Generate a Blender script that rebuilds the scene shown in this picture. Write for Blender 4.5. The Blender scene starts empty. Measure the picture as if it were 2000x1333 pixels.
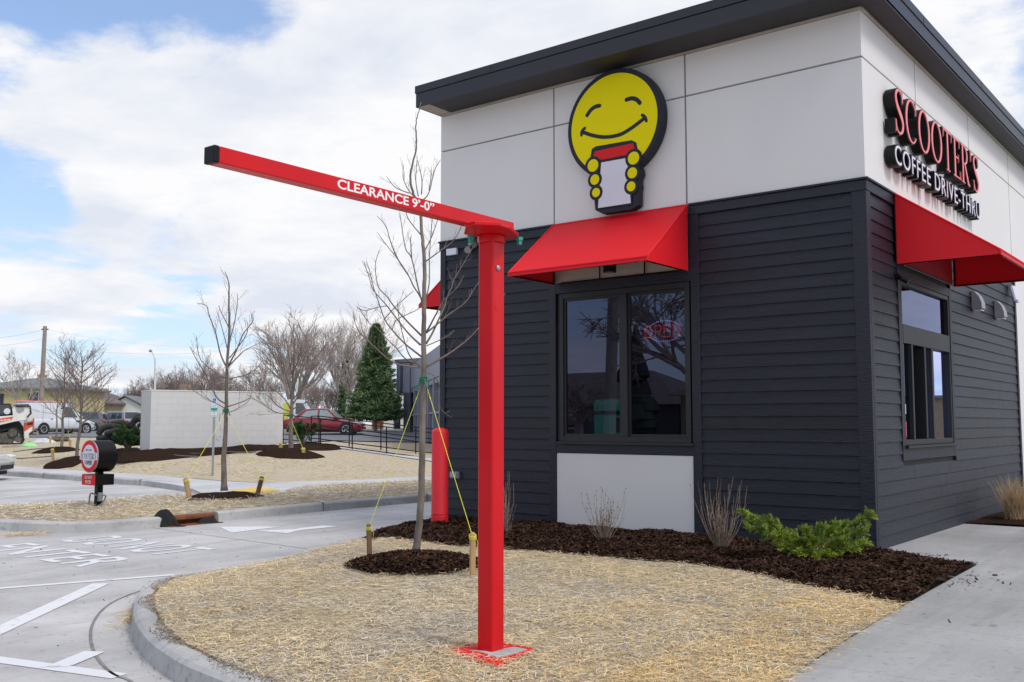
import bpy, bmesh, math, random
import numpy as np
from mathutils import Vector, Matrix
from math import sin, cos, pi, radians, sqrt, tan, atan2

# ------------------------------------------------------------------ camera, sky, sun, exposure
S = bpy.context.scene
C = S.collection
YAW, PIT, H, F, CX, CY = radians(38.06), radians(4.78), 1.55, 1915.0, 1000.0, 666.5
cd = bpy.data.cameras.new('camera'); cam = bpy.data.objects.new('camera', cd); C.objects.link(cam)
cam.location = (0, 0, H); cam.rotation_euler = (pi/2+PIT, 0, YAW)
cd.sensor_width = 36; cd.lens = F/2000*36; cd.clip_start = .1; cd.clip_end = 3000
S.camera = cam
S.view_settings.view_transform = 'Standard'; S.view_settings.look = 'None'
S.view_settings.exposure = 0.40; S.view_settings.gamma = 1
SUN_EL, SUN_AZ = radians(50), radians(92)      # azimuth clockwise from +Y

fw = np.array([-sin(YAW)*cos(PIT), cos(YAW)*cos(PIT), sin(PIT)])
rt = np.array([cos(YAW), sin(YAW), 0.]); up = np.cross(rt, fw); c0 = np.array([0, 0, H])
def ray(x, y): return fw+rt*(x-CX)/F-up*(y-CY)/F
def G(x, y, z=0.):
    d = ray(x, y); return tuple(c0+d*(z-H)/d[2])
def PY(x, y, Y): d = ray(x, y); return tuple(c0+d*Y/d[1])
def PX(x, y, X): d = ray(x, y); return tuple(c0+d*X/d[0])
def PD(x, y, D): return tuple(c0+ray(x, y)*D)

def N(nt, t, **k):
    n = nt.nodes.new(t)
    for a, b in k.items():
        if a.startswith('i_'):
            n.inputs[a[2:].replace('_', ' ')].default_value = b
        else: setattr(n, a, b)
    return n
def MATH(nt, op, a, b=None, clamp=False):
    n = nt.nodes.new('ShaderNodeMath'); n.operation = op; n.use_clamp = clamp
    for i, v in enumerate((a, b)):
        if v is None: continue
        if isinstance(v, (int, float)): n.inputs[i].default_value = v
        else: nt.links.new(v, n.inputs[i])
    return n.outputs[0]

def world():
    w = bpy.data.worlds.new('World'); S.world = w; w.use_nodes = True
    nt = w.node_tree; nt.nodes.clear(); L = nt.links.new
    out = N(nt, 'ShaderNodeOutputWorld'); bg = N(nt, 'ShaderNodeBackground')
    sky = N(nt, 'ShaderNodeTexSky'); sky.sky_type = 'NISHITA'; sky.sun_disc = False
    sky.sun_elevation = SUN_EL; sky.sun_rotation = SUN_AZ; sky.air_density = 1.0; sky.dust_density = .6; sky.ozone_density = 1.2
    tc = N(nt, 'ShaderNodeTexCoord')
    sep = N(nt, 'ShaderNodeSeparateXYZ'); L(tc.outputs['Generated'], sep.inputs[0])
    zz = MATH(nt, 'ADD', MATH(nt, 'MAXIMUM', sep.outputs[2], 0.0), .16)
    u = MATH(nt, 'DIVIDE', sep.outputs[0], zz); v = MATH(nt, 'DIVIDE', sep.outputs[1], zz)
    cmb = N(nt, 'ShaderNodeCombineXYZ'); L(u, cmb.inputs[0]); L(v, cmb.inputs[1])
    def noise(scale, detail, rough, off):
        mp = N(nt, 'ShaderNodeMapping'); mp.inputs['Location'].default_value = off; L(cmb.outputs[0], mp.inputs[0])
        n = N(nt, 'ShaderNodeTexNoise', i_Scale=scale, i_Detail=detail, i_Roughness=rough, i_Distortion=.25); L(mp.outputs[0], n.inputs['Vector'])
        return n.outputs['Fac']
    n1 = noise(1.3, 9, .58, (3.1, 7.7, .3)); n2 = noise(4.2, 7, .62, (1.1, 2.7, 5.3)); n3 = noise(2.0, 8, .58, (9.1, 4.7, 2.3))
    m = MATH(nt, 'ADD', MATH(nt, 'MULTIPLY', n1, .85), MATH(nt, 'MULTIPLY', n2, .50)); m = MATH(nt, 'SUBTRACT', m, .13)
    # broad clear or cloudy parts of the sky, by direction
    for (px, py, rad, amt) in CLOUD_BIAS:
        d = Vector(ray(px, py)).normalized()
        dt = N(nt, 'ShaderNodeVectorMath'); dt.operation = 'DOT_PRODUCT'
        nm = N(nt, 'ShaderNodeVectorMath'); nm.operation = 'NORMALIZE'; L(tc.outputs['Generated'], nm.inputs[0])
        L(nm.outputs[0], dt.inputs[0]); dt.inputs[1].default_value = d
        mr = N(nt, 'ShaderNodeMapRange'); mr.interpolation_type = 'SMOOTHSTEP'
        L(dt.outputs['Value'], mr.inputs[0]); mr.inputs[1].default_value = cos(radians(rad)); mr.inputs[2].default_value = 1
        mr.inputs[3].default_value = 0; mr.inputs[4].default_value = amt
        m = MATH(nt, 'ADD', m, mr.outputs[0])
    mk = N(nt, 'ShaderNodeMapRange'); mk.interpolation_type = 'SMOOTHSTEP'; L(m, mk.inputs[0])
    mk.inputs[1].default_value = .42; mk.inputs[2].default_value = .60
    cl = N(nt, 'ShaderNodeMapRange'); L(n3, cl.inputs[0]); cl.inputs[1].default_value = .36; cl.inputs[2].default_value = .60
    cl.inputs[3].default_value = 0; cl.inputs[4].default_value = 1
    cr = N(nt, 'ShaderNodeMix', data_type='RGBA'); L(cl.outputs[0], cr.inputs[0])
    cr.inputs[6].default_value = (.57, .605, .68, 1); cr.inputs[7].default_value = (.745, .745, .755, 1)
    sk = N(nt, 'ShaderNodeMix', data_type='RGBA', blend_type='MULTIPLY'); sk.inputs[0].default_value = 1
    L(sky.outputs[0], sk.inputs[6]); sk.inputs[7].default_value = (SKY*1.05, SKY*1.22, SKY*1.48, 1)
    # pale veil towards the horizon
    hz = N(nt, 'ShaderNodeMapRange'); L(sep.outputs[2], hz.inputs[0]); hz.inputs[1].default_value = 0; hz.inputs[2].default_value = .35
    hz.inputs[3].default_value = .8; hz.inputs[4].default_value = .25
    vl = N(nt, 'ShaderNodeMix', data_type='RGBA'); L(hz.outputs[0], vl.inputs[0]); L(sk.outputs[2], vl.inputs[6]); vl.inputs[7].default_value = (.50, .60, .71, 1)
    mx = N(nt, 'ShaderNodeMix', data_type='RGBA'); L(mk.outputs[0], mx.inputs[0]); L(vl.outputs[2], mx.inputs[6]); L(cr.outputs[2], mx.inputs[7])
    L(mx.outputs[2], bg.inputs[0]); bg.inputs[1].default_value = 1.0; L(bg.outputs[0], out.inputs[0])
SKY = .10
CLOUD_BIAS = [(300, 0, 10, -.30), (20, 290, 6.5, -.30), (30, 40, 6, -.18), (110, 130, 5, .24), (300, 230, 7, .14), (900, 150, 20, .26), (500, 330, 11, .14), (120, 420, 8, .13), (30, 190, 4, .14), (200, 250, 5, .10), (60, 560, 9, .08),
              (1960, 250, 9, -.14), (1850, 40, 7, .12), (0, 520, 7, -.1), (430, 490, 7, -.10), (700, -250, 16, -.15), (230, 600, 9, -.10), (560, 560, 8, .06)]
world()
sd = bpy.data.lights.new('sun', 'SUN'); sd.energy = 1.5; sd.angle = radians(16); sd.color = (1, .95, .88)
so = bpy.data.objects.new('sun', sd); C.objects.link(so)
sdir = Vector((sin(SUN_AZ)*cos(SUN_EL), cos(SUN_AZ)*cos(SUN_EL), sin(SUN_EL)))
so.rotation_euler = sdir.to_track_quat('Z', 'Y').to_euler(); so.location = (0, 0, 30)

# ------------------------------------------------------------------ materials
def material(name, col, rough=.6, metal=0., var=.08, vscale=3., bump=0., bscale=40., stretch=None, coords='Object', spec=.5, col2=None, coat=0., island=0., emit=None, detail=4, varlo=.35, varhi=.65):
    m = bpy.data.materials.new(name); m.use_nodes = True; nt = m.node_tree; L = nt.links.new
    b = nt.nodes['Principled BSDF']; b.inputs['Roughness'].default_value = rough; b.inputs['Metallic'].default_value = metal
    b.inputs['Specular IOR Level'].default_value = spec; b.inputs['Coat Weight'].default_value = coat; b.inputs['Coat Roughness'].default_value = .06
    tc = N(nt, 'ShaderNodeTexCoord'); mp = N(nt, 'ShaderNodeMapping'); L(tc.outputs[coords], mp.inputs[0])
    if stretch: mp.inputs['Scale'].default_value = stretch
    n = N(nt, 'ShaderNodeTexNoise', i_Scale=vscale, i_Detail=detail); L(mp.outputs[0], n.inputs['Vector'])
    mr = N(nt, 'ShaderNodeMapRange'); L(n.outputs['Fac'], mr.inputs[0]); mr.inputs[1].default_value = varlo; mr.inputs[2].default_value = varhi
    a = col; c2 = col2 or tuple(x*(1-var) for x in col)
    a = tuple(x*(1+var) for x in col) if not col2 else col
    mx = N(nt, 'ShaderNodeMix', data_type='RGBA'); L(mr.outputs[0], mx.inputs[0]); mx.inputs[6].default_value = (*c2, 1); mx.inputs[7].default_value = (*a, 1)
    res = mx.outputs[2]
    if island:
        g = N(nt, 'ShaderNodeNewGeometry'); r2 = N(nt, 'ShaderNodeMapRange'); L(g.outputs['Random Per Island'], r2.inputs[0])
        r2.inputs[3].default_value = 1-island; r2.inputs[4].default_value = 1+island
        ml = N(nt, 'ShaderNodeVectorMath'); ml.operation = 'SCALE'; L(res, ml.inputs[0]); L(r2.outputs[0], ml.inputs['Scale']); res = ml.outputs[0]
    L(res, b.inputs['Base Color'])
    if bump:
        n2 = N(nt, 'ShaderNodeTexNoise', i_Scale=bscale, i_Detail=5); L(mp.outputs[0], n2.inputs['Vector'])
        bp = N(nt, 'ShaderNodeBump', i_Strength=bump, i_Distance=.01); L(n2.outputs['Fac'], bp.inputs['Height']); L(bp.outputs[0], b.inputs['Normal'])
    if emit:
        b.inputs['Emission Color'].default_value = (*emit[:3], 1); b.inputs['Emission Strength'].default_value = emit[3]
    return m
def glass(name, tint=(.02, .025, .03), refl=.10, alpha=.5):
    m = bpy.data.materials.new(name); m.use_nodes = True; nt = m.node_tree; L = nt.links.new; nt.nodes.clear()
    out = N(nt, 'ShaderNodeOutputMaterial'); gl = N(nt, 'ShaderNodeBsdfGlossy', i_Roughness=.004); tr = N(nt, 'ShaderNodeBsdfTransparent')
    gl.inputs[0].default_value = (.62, .68, 1, 1); tr.inputs[0].default_value = (alpha, alpha, alpha*1.02, 1)
    fr = N(nt, 'ShaderNodeFresnel', i_IOR=1.5); f2 = MATH(nt, 'ADD', MATH(nt, 'MULTIPLY', fr.outputs[0], 1.3), refl, True)
    mx = N(nt, 'ShaderNodeMixShader'); L(f2, mx.inputs[0]); L(tr.outputs[0], mx.inputs[1]); L(gl.outputs[0], mx.inputs[2]); L(mx.outputs[0], out.inputs[0])
    return m
def straw_ground(name, base=(.40, .31, .17), grey=(.30, .27, .24), s=1.):
    """straw mulch over soil and a grey net: fibre-like stretched noises in several directions"""
    m = bpy.data.materials.new(name); m.use_nodes = True; nt = m.node_tree; L = nt.links.new
    b = nt.nodes['Principled BSDF']; b.inputs['Roughness'].default_value = .85; b.inputs['Specular IOR Level'].default_value = .2
    tc = N(nt, 'ShaderNodeTexCoord'); hs = []
    for k, (ang, sc) in enumerate([(.4, 55), (1.5, 48), (2.5, 60)]):
        mp = N(nt, 'ShaderNodeMapping'); mp.inputs['Rotation'].default_value = (0, 0, ang); mp.inputs['Scale'].default_value = (.16*s, 1*s, 1)
        L(tc.outputs['Object'], mp.inputs[0]); n = N(nt, 'ShaderNodeTexNoise', i_Scale=sc, i_Detail=3, i_Distortion=.6); L(mp.outputs[0], n.inputs['Vector']); hs.append(n.outputs['Fac'])
    h = MATH(nt, 'MAXIMUM', MATH(nt, 'MAXIMUM', hs[0], hs[1]), hs[2])
    r = N(nt, 'ShaderNodeValToRGB'); L(h, r.inputs[0]); e = r.color_ramp.elements
    e[0].position = .42; e[0].color = (.09, .07, .05, 1); e[1].position = .75; e[1].color = tuple(x*1.5 for x in base)+(1,)
    x = e.new(.52); x.color = (*[q*.8 for q in base], 1); x = e.new(.62); x.color = (*base, 1)
    n4 = N(nt, 'ShaderNodeTexNoise', i_Scale=.9, i_Detail=6, i_Roughness=.65); L(tc.outputs['Object'], n4.inputs['Vector'])
    mr = N(nt, 'ShaderNodeMapRange'); L(n4.outputs['Fac'], mr.inputs[0]); mr.inputs[1].default_value = .48; mr.inputs[2].default_value = .64; mr.inputs[4].default_value = .85
    mx = N(nt, 'ShaderNodeMix', data_type='RGBA'); L(mr.outputs[0], mx.inputs[0]); L(r.outputs[0], mx.inputs[6]); mx.inputs[7].default_value = (*grey, 1)
    L(mx.outputs[2], b.inputs['Base Color'])
    bp = N(nt, 'ShaderNodeBump', i_Strength=.8, i_Distance=.02); L(h, bp.inputs['Height']); L(bp.outputs[0], b.inputs['Normal'])
    return m
def concrete(name, col=(.42, .42, .43), stain=.75, s=1.):
    m = bpy.data.materials.new(name); m.use_nodes = True; nt = m.node_tree; L = nt.links.new
    b = nt.nodes['Principled BSDF']; b.inputs['Roughness'].default_value = .8; b.inputs['Specular IOR Level'].default_value = .3
    tc = N(nt, 'ShaderNodeTexCoord')
    def nz(sc, d, lo, hi, a, bb, stretch=None, rot=0):
        mp = N(nt, 'ShaderNodeMapping'); L(tc.outputs['Object'], mp.inputs[0])
        if stretch: mp.inputs['Scale'].default_value = stretch; mp.inputs['Rotation'].default_value = (0, 0, rot)
        n = N(nt, 'ShaderNodeTexNoise', i_Scale=sc, i_Detail=d, i_Roughness=.62); L(mp.outputs[0], n.inputs['Vector'])
        r = N(nt, 'ShaderNodeMapRange'); L(n.outputs['Fac'], r.inputs[0]); r.inputs[1].default_value = lo; r.inputs[2].default_value = hi; r.inputs[3].default_value = a; r.inputs[4].default_value = bb
        return r.outputs[0], n.outputs['Fac']
    a1, _ = nz(.55*s, 8, .35, .65, stain, 1.08); a2, fine = nz(130, 3, .3, .7, .88, 1.1); a3, _ = nz(2.6*s, 6, .36, .5, .86, 1.0, (1, .12, 1), .12)
    a4, _ = nz(14, 4, .30, .42, .72, 1.0)
    k = MATH(nt, 'MULTIPLY', MATH(nt, 'MULTIPLY', a1, a2), MATH(nt, 'MULTIPLY', a3, a4))
    ml = N(nt, 'ShaderNodeVectorMath'); ml.operation = 'SCALE'; ml.inputs[0].default_value = col; L(k, ml.inputs['Scale']); L(ml.outputs[0], b.inputs['Base Color'])
    bp = N(nt, 'ShaderNodeBump', i_Strength=.25, i_Distance=.004); L(fine, bp.inputs['Height']); L(bp.outputs[0], b.inputs['Normal'])
    return m

M = {}
M['panel'] = material('cement_panel', (.73, .705, .69), .55, var=.02, vscale=.8, bump=.04, bscale=120)
M['joint'] = material('panel_joint', (.10, .10, .10), .7)
M['siding'] = material('dark_siding', (.0085, .0095, .019), .46, var=.25, vscale=3, bump=.7, bscale=22, stretch=(.35, .35, 7), spec=.45, island=.22)
M['trim'] = material('dark_trim', (.0085, .0095, .021), .5, var=.12, vscale=6, bump=.8, bscale=20, stretch=(.7, .7, 5))
M['fascia'] = material('fascia_metal', (.016, .015, .023), .42, .0, var=.05, vscale=1)
M['soffit'] = material('soffit_metal', (.022, .022, .025), .6)
M['beige'] = material('beige_soffit', (.42, .38, .33), .6)
M['frame'] = material('bronze_frame', (.012, .0125, .015), .5, var=.05)
M['glass'] = glass('window_glass', refl=.05, alpha=.18)
M['awning'] = material('red_awning', (.76, .015, .024), .5, var=.02, spec=.2, vscale=.7)
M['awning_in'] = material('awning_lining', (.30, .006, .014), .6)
M['black'] = material('black_paint', (.006, .006, .007), .45, spec=.22)
M['dull_black'] = material('dull_black', (.015, .015, .016), .7)
M['red'] = material('red_gloss_paint', (.60, .005, .011), .3, var=.08, spec=.24, vscale=2.5, coat=.08, stretch=(1, 1, .35))
M['red_face'] = material('red_vinyl', (.68, .02, .02), .5, spec=.15, var=.02)
M['bollard'] = material('bollard_sleeve', (.72, .010, .022), .5, var=.05, bump=.6, bscale=60)
M['white_paint'] = material('white_lettering', (.82, .82, .82), .5, var=.02)
M['yellow_sign'] = material('sign_yellow', (.80, .68, .0), .5, var=.01, spec=.12)
M['cup_white'] = material('sign_white', (.68, .68, .74), .5, var=.02, spec=.15)
M['navy'] = material('sign_dark', (.022, .024, .035), .5, spec=.2)
M['pink'] = material('letter_red', (.90, .22, .23), .45, var=.03)
M['letter_white'] = material('letter_white', (.72, .72, .82), .45, var=.02)
M['concrete'] = concrete('concrete_drive', (.55, .535, .53), .74)
M['concrete2'] = concrete('concrete_walk', (.40, .395, .39), .80)
M['kerb'] = concrete('concrete_kerb', (.47, .465, .46), .8, 2)
M['lightwalk'] = concrete('concrete_pale', (.55, .55, .56), .9)
M['marking'] = material('road_paint', (.74, .74, .76), .6, var=.10, vscale=7, col2=(.50, .50, .50), varlo=.27, varhi=.42, detail=8)
M['crack'] = material('joint_dirt', (.22, .21, .20), .9, var=.2, vscale=9)
M['asphalt'] = material('asphalt', (.17, .175, .19), .85, var=.12, vscale=1.3, bump=.3, bscale=90)
M['ground'] = material('far_ground', (.30, .27, .19), .95, var=.2, vscale=.15)
M['straw'] = straw_ground('straw_cover', (.48, .39, .25), (.31, .28, .25))
M['strawfar'] = straw_ground('straw_cover_pale', (.54, .45, .31), (.50, .43, .33), .5)
M['blade'] = material('straw_blade', (.70, .58, .39), .6, var=.2, vscale=.8, island=.55, spec=.2, col2=(.60, .54, .45))
M['blade2'] = material('straw_blade_golden', (.74, .54, .26), .6, var=.2, vscale=.8, island=.35, spec=.25)
M['mulch'] = material('bark_mulch', (.050, .029, .020), 1., col2=(.014, .008, .006), vscale=42, bump=1., bscale=55, detail=6, spec=.02)
M['soil'] = material('loose_soil', (.27, .22, .17), .95, var=.3, vscale=20, island=.4, spec=.1)
M['chip'] = material('bark_chip', (.052, .029, .020), 1., var=.3, vscale=5, island=.8, spec=.02)
M['bark'] = material('young_bark', (.24, .20, .165), .85, col2=(.13, .11, .095), vscale=9, bump=.7, bscale=26, stretch=(1, 1, .5))
M['twig'] = material('twig_bark', (.19, .145, .13), .8, var=.2, vscale=4)
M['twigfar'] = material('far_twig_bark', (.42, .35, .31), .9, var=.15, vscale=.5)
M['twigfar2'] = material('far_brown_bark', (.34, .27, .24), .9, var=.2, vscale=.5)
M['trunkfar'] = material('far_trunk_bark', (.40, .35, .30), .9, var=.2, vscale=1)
M['strap'] = material('green_strap', (.012, .16, .09), .7, bump=.4)
M['rope'] = material('yellow_rope', (.72, .72, .05), .6, var=.1, vscale=60)
M['stake'] = material('stake_wood', (.24, .14, .075), .85, col2=(.10, .06, .04), vscale=7, stretch=(1, 1, .2), bump=.4, bscale=30)
M['stake2'] = material('pale_stake_wood', (.46, .30, .14), .85, var=.2, vscale=7, stretch=(1, 1, .2))
M['junip'] = material('juniper_bright', (.33, .40, .035), .7, col2=(.10, .18, .02), vscale=6, island=.45)
M['junipd'] = material('juniper_dark', (.035, .10, .022), .7, var=.3, vscale=6, island=.4)
M['stem'] = material('dormant_stem', (.27, .20, .155), .85, var=.2, vscale=9, island=.3)
M['dgrass'] = material('dry_grass', (.42, .29, .16), .85, var=.2, vscale=9, island=.35)
M['block'] = material('painted_block', (.60, .59, .585), .75, var=.03, vscale=1.5, bump=.2, bscale=60)
M['steel'] = material('galvanised_steel', (.33, .35, .38), .45, .5, var=.1, vscale=12)
M['conduit'] = material('grey_conduit', (.22, .235, .26), .55, var=.1)
M['sleeve'] = material('filter_sock', (.016, .016, .017), .9, col2=(.05, .045, .04), vscale=5, bump=.8, bscale=60)
M['rust'] = material('rusty_iron', (.20, .065, .028), .85, var=.3, vscale=14, bump=.5)
M['fabric'] = material('black_filter_fabric', (.010, .010, .010), .9, bump=.6, bscale=30)
M['spruce'] = material('spruce_needles', (.19, .28, .11), .75, col2=(.06, .11, .05), vscale=1.6, island=.4)
M['yhouse'] = material('yellow_clapboard', (.55, .48, .22), .7, var=.04)
M['tan'] = material('tan_brick', (.42, .34, .20), .8, var=.15, vscale=3)
M['whitewall'] = material('white_siding', (.76, .75, .70), .7, var=.03)
M['creamwall'] = material('cream_stucco', (.70, .66, .56), .8, var=.03)
M['roofgrey'] = material('grey_shingles', (.19, .20, .205), .9, var=.15, vscale=2)
M['roofbrown'] = material('brown_shingles', (.17, .14, .13), .9, var=.15, vscale=2)
M['chimney'] = material('chimney_brick', (.52, .35, .22), .85, var=.15, vscale=6)
M['orange'] = material('orange_siding', (.62, .27, .10), .8, var=.05)
M['darkglass'] = material('dark_glass', (.03, .04, .05), .08, spec=.8)
M['pole'] = material('weathered_pole', (.30, .25, .22), .9, var=.12, vscale=3)
M['wire'] = material('wire', (.55, .57, .62), .7)
M['tyre'] = material('tyre_rubber', (.015, .015, .016), .8)
M['rim'] = material('alloy_rim', (.68, .69, .70), .35, .25)
M['carglass'] = material('car_glass', (.045, .06, .065), .06, spec=.9)
M['carglass2'] = material('pale_car_glass', (.24, .33, .33), .08, spec=.9)
M['tail'] = material('tail_lamp', (.45, .02, .02), .2, coat=.5)
M['headl'] = material('head_lamp', (.60, .62, .64), .12, coat=.6)
M['amber'] = material('amber_lens', (.80, .32, .06), .2, coat=.5)
for nm, c in dict(p_red=(.25, .012, .024), p_white=(.72, .73, .76), p_grey=(.15, .145, .15), p_silver=(.30, .315, .36), p_sand=(.40, .385, .36)).items():
    M[nm] = material('car_'+nm[2:]+'_paint', c, .25, .15, var=.04, coat=.6)
M['skidwhite'] = material('machine_white', (.72, .72, .70), .45, var=.08, vscale=2)
M['skidred'] = material('machine_red', (.62, .09, .04), .4)
M['dirt'] = material('dirty_track', (.10, .092, .082), .9, var=.3, vscale=8, bump=.6)
M['sand'] = material('dried_mud', (.30, .26, .21), .95, var=.2, vscale=5)
M['lime'] = material('lime_bag', (.30, .75, .28), .6)
M['plastic'] = material('clear_plastic_bag', (.62, .62, .66), .25)
M['teal'] = material('teal_appliance', (.03, .22, .20), .4)
M['tealglow'] = material('lit_appliance', (.05, .2, .18), .4, emit=(.05, .30, .27, .35))
M['interior'] = material('interior_wall', (.06, .055, .055), .8)
M['lampglow'] = material('ceiling_lamp', (.8, .7, .4), .5, emit=(1, .72, .25, 1.6))
M['ledred'] = material('led_red', (.6, .02, .05), .4, emit=(1, .04, .10, 1.6))
M['ledblue'] = material('led_violet', (.3, .2, .8), .4, emit=(.45, .35, 1, 2.6))
M['skin'] = material('skin', (.5, .32, .24), .6); M['hair'] = material('dark_hair', (.03, .02, .015), .6)
M['shirt'] = material('blue_grey_shirt', (.22, .24, .36), .8); M['brownwall'] = material('tan_wall', (.30, .22, .12), .8)
M['signwhite'] = material('sign_sheet_white', (.70, .74, .76), .35); M['signblue'] = material('sign_blue', (.02, .05, .55), .35)
M['signgreen'] = material('sign_green', (.03, .30, .25), .35); M['yellowpad'] = material('tactile_yellow', (.72, .50, .10), .8)
M['lampw'] = material('fixture_grey', (.28, .28, .30), .4, .3); M['cable'] = material('grey_cable', (.12, .12, .13), .6)
M['ngrey'] = material('blue_grey_panels', (.25, .26, .33), .5, var=.06, vscale=2); M['ngrey2'] = material('charcoal_panels', (.08, .082, .11), .5)
M['lime2'] = material('van_graphic_lime', (.55, .75, .08), .5, col2=(.80, .45, .10), vscale=2.2); M['sticker'] = material('red_sticker', (.62, .02, .06), .5)
M['print'] = material('dark_print', (.03, .035, .05), .5)

# ------------------------------------------------------------------ helpers
random.seed(7); rng = np.random.default_rng(5)
class MB:
    def __init__(s): s.v = []; s.f = []
    def add(s, v, f):
        o = len(s.v); s.v += [tuple(map(float, q)) for q in v]; s.f += [tuple(i+o for i in q) for q in f]; return s
    def box(s, x0, x1, y0, y1, z0, z1):
        return s.add([(x0, y0, z0), (x1, y0, z0), (x1, y1, z0), (x0, y1, z0), (x0, y0, z1), (x1, y0, z1), (x1, y1, z1), (x0, y1, z1)],
                     [(0, 3, 2, 1), (4, 5, 6, 7), (0, 1, 5, 4), (1, 2, 6, 5), (2, 3, 7, 6), (3, 0, 4, 7)])
    def prism(s, poly, axis, a, b, cap=True):
        """poly 2D; axis 'x': (y,z); 'y': (x,z); 'z': (x,y)"""
        n = len(poly)
        def P(p, t): return {'x': (t, p[0], p[1]), 'y': (p[0], t, p[1]), 'z': (p[0], p[1], t)}[axis]
        v = [P(p, a) for p in poly]+[P(p, b) for p in poly]
        f = [(i, (i+1) % n, n+(i+1) % n, n+i) for i in range(n)]
        if cap: f += [tuple(range(n))[::-1], tuple(range(n, 2*n))]
        return s.add(v, f)
    def tube(s, pts, rad, n=6, cap=True):
        pts = [Vector(p) for p in pts]; m = len(pts)
        if not hasattr(rad, '__len__'): rad = [rad]*m
        v = []; f = []; ref = None
        for i, p in enumerate(pts):
            t = (pts[min(i+1, m-1)]-pts[max(i-1, 0)])
            t = t.normalized() if t.length > 1e-9 else Vector((0, 0, 1))
            if ref is None: ref = Vector((1, 0, 0)) if abs(t.x) < .8 else Vector((0, 1, 0))
            a = (ref-t*ref.dot(t)); a = a.normalized() if a.length > 1e-6 else t.orthogonal().normalized(); ref = a; b = t.cross(a)
            for k in range(n):
                an = 2*pi*k/n; v.append(p+(a*cos(an)+b*sin(an))*rad[i])
        for i in range(m-1):
            for k in range(n):
                f.append((i*n+k, i*n+(k+1) % n, (i+1)*n+(k+1) % n, (i+1)*n+k))
        if cap: f += [tuple(range(n))[::-1], tuple(range((m-1)*n, m*n))]
        return s.add(v, f)
    def cyl(s, c, r, h, n=24, axis='z', r2=None):
        r2 = r if r2 is None else r2; d = {'z': (0, 0, h), 'x': (h, 0, 0), 'y': (0, h, 0)}[axis]
        return s.tube([c, (c[0]+d[0], c[1]+d[1], c[2]+d[2])], [r, r2], n)
    def lathe(s, prof, c=(0, 0, 0), n=24, axis='z'):
        v = []; f = []
        for r, z in prof:
            for k in range(n):
                a = 2*pi*k/n; q = (r*cos(a), r*sin(a), z)
                if axis == 'y': q = (q[0], q[2], q[1])
                if axis == 'x': q = (q[2], q[0], q[1])
                v.append((c[0]+q[0], c[1]+q[1], c[2]+q[2]))
        for i in range(len(prof)-1):
            for k in range(n): f.append((i*n+k, i*n+(k+1) % n, (i+1)*n+(k+1) % n, (i+1)*n+k))
        f += [tuple(range(n))[::-1], tuple(range((len(prof)-1)*n, len(prof)*n))]
        return s.add(v, f)
    def loft(s, A, B, nb=1, zf=None):
        """sheet between polylines A and B with the same number of points"""
        v = []; f = []; n = len(A)
        for a, b in zip(A, B):
            for j in range(nb+1):
                t = j/nb; q = [a[k]*(1-t)+b[k]*t for k in range(3)]
                if zf: q[2] = zf(q[0], q[1], q[2], t)
                v.append(q)
        for i in range(n-1):
            for j in range(nb): f.append((i*(nb+1)+j, i*(nb+1)+j+1, (i+1)*(nb+1)+j+1, (i+1)*(nb+1)+j))
        return s.add(v, f)

OFF = {}
def tag(o, label=None, cat=None, group=None, kind=None):
    if label: o['label'] = label
    if cat: o['category'] = cat
    if group: o['group'] = group
    if kind: o['kind'] = kind
    return o
def empty(name, loc, label, cat, rz=0, group=None):
    o = bpy.data.objects.new(name, None); C.objects.link(o); o.location = loc; o.rotation_euler = (0, 0, rz)
    o.empty_display_size = .2; OFF[o.name] = Vector(loc); return tag(o, label, cat, group)
def obj(name, mb, mat, parent=None, local=False, bevel=0, smooth=False, subs=0, seg=2):
    """link as ONE mesh object; coordinates are world ones unless local"""
    me = bpy.data.meshes.new(name); off = Vector((0, 0, 0))
    if parent is not None and not local: off = OFF.get(parent.name, off)
    vs = mb.v if off.length == 0 else [(x-off.x, y-off.y, z-off.z) for x, y, z in mb.v]
    me.from_pydata(vs, [], mb.f); me.update()
    bm = bmesh.new(); bm.from_mesh(me); bmesh.ops.recalc_face_normals(bm, faces=bm.faces); bm.to_mesh(me); bm.free()
    me.materials.append(M[mat] if isinstance(mat, str) else mat)
    o = bpy.data.objects.new(name, me); C.objects.link(o)
    if parent is not None: o.parent = parent; OFF[o.name] = off
    if smooth:
        for p in me.polygons: p.use_smooth = True
    if bevel:
        b = o.modifiers.new('bevel', 'BEVEL'); b.width = bevel; b.segments = seg; b.limit_method = 'ANGLE'; b.angle_limit = radians(35); b.harden_normals = False
    if subs:
        b = o.modifiers.new('subsurf', 'SUBSURF'); b.levels = subs; b.render_levels = subs
    return o
def fastobj(name, V, Fc, k, mat, parent=None):
    """V (n,3) array, faces array (m,k)"""
    me = bpy.data.meshes.new(name); V = np.asarray(V, dtype=np.float32)
    if parent is not None:
        o_ = OFF.get(parent.name, Vector((0, 0, 0))); V = V-np.array([o_.x, o_.y, o_.z], dtype=np.float32)
    me.vertices.add(len(V)); me.vertices.foreach_set('co', V.ravel())
    Fc = np.asarray(Fc, dtype=np.int32); me.loops.add(Fc.size); me.loops.foreach_set('vertex_index', Fc.ravel())
    me.polygons.add(len(Fc)); me.polygons.foreach_set('loop_start', np.arange(0, Fc.size, k, dtype=np.int32)); me.polygons.foreach_set('loop_total', np.full(len(Fc), k, dtype=np.int32))
    me.update(calc_edges=True); me.materials.append(M[mat]); o = bpy.data.objects.new(name, me); C.objects.link(o)
    if parent is not None: o.parent = parent; OFF[o.name] = OFF.get(parent.name, Vector((0, 0, 0)))
    return o
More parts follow.
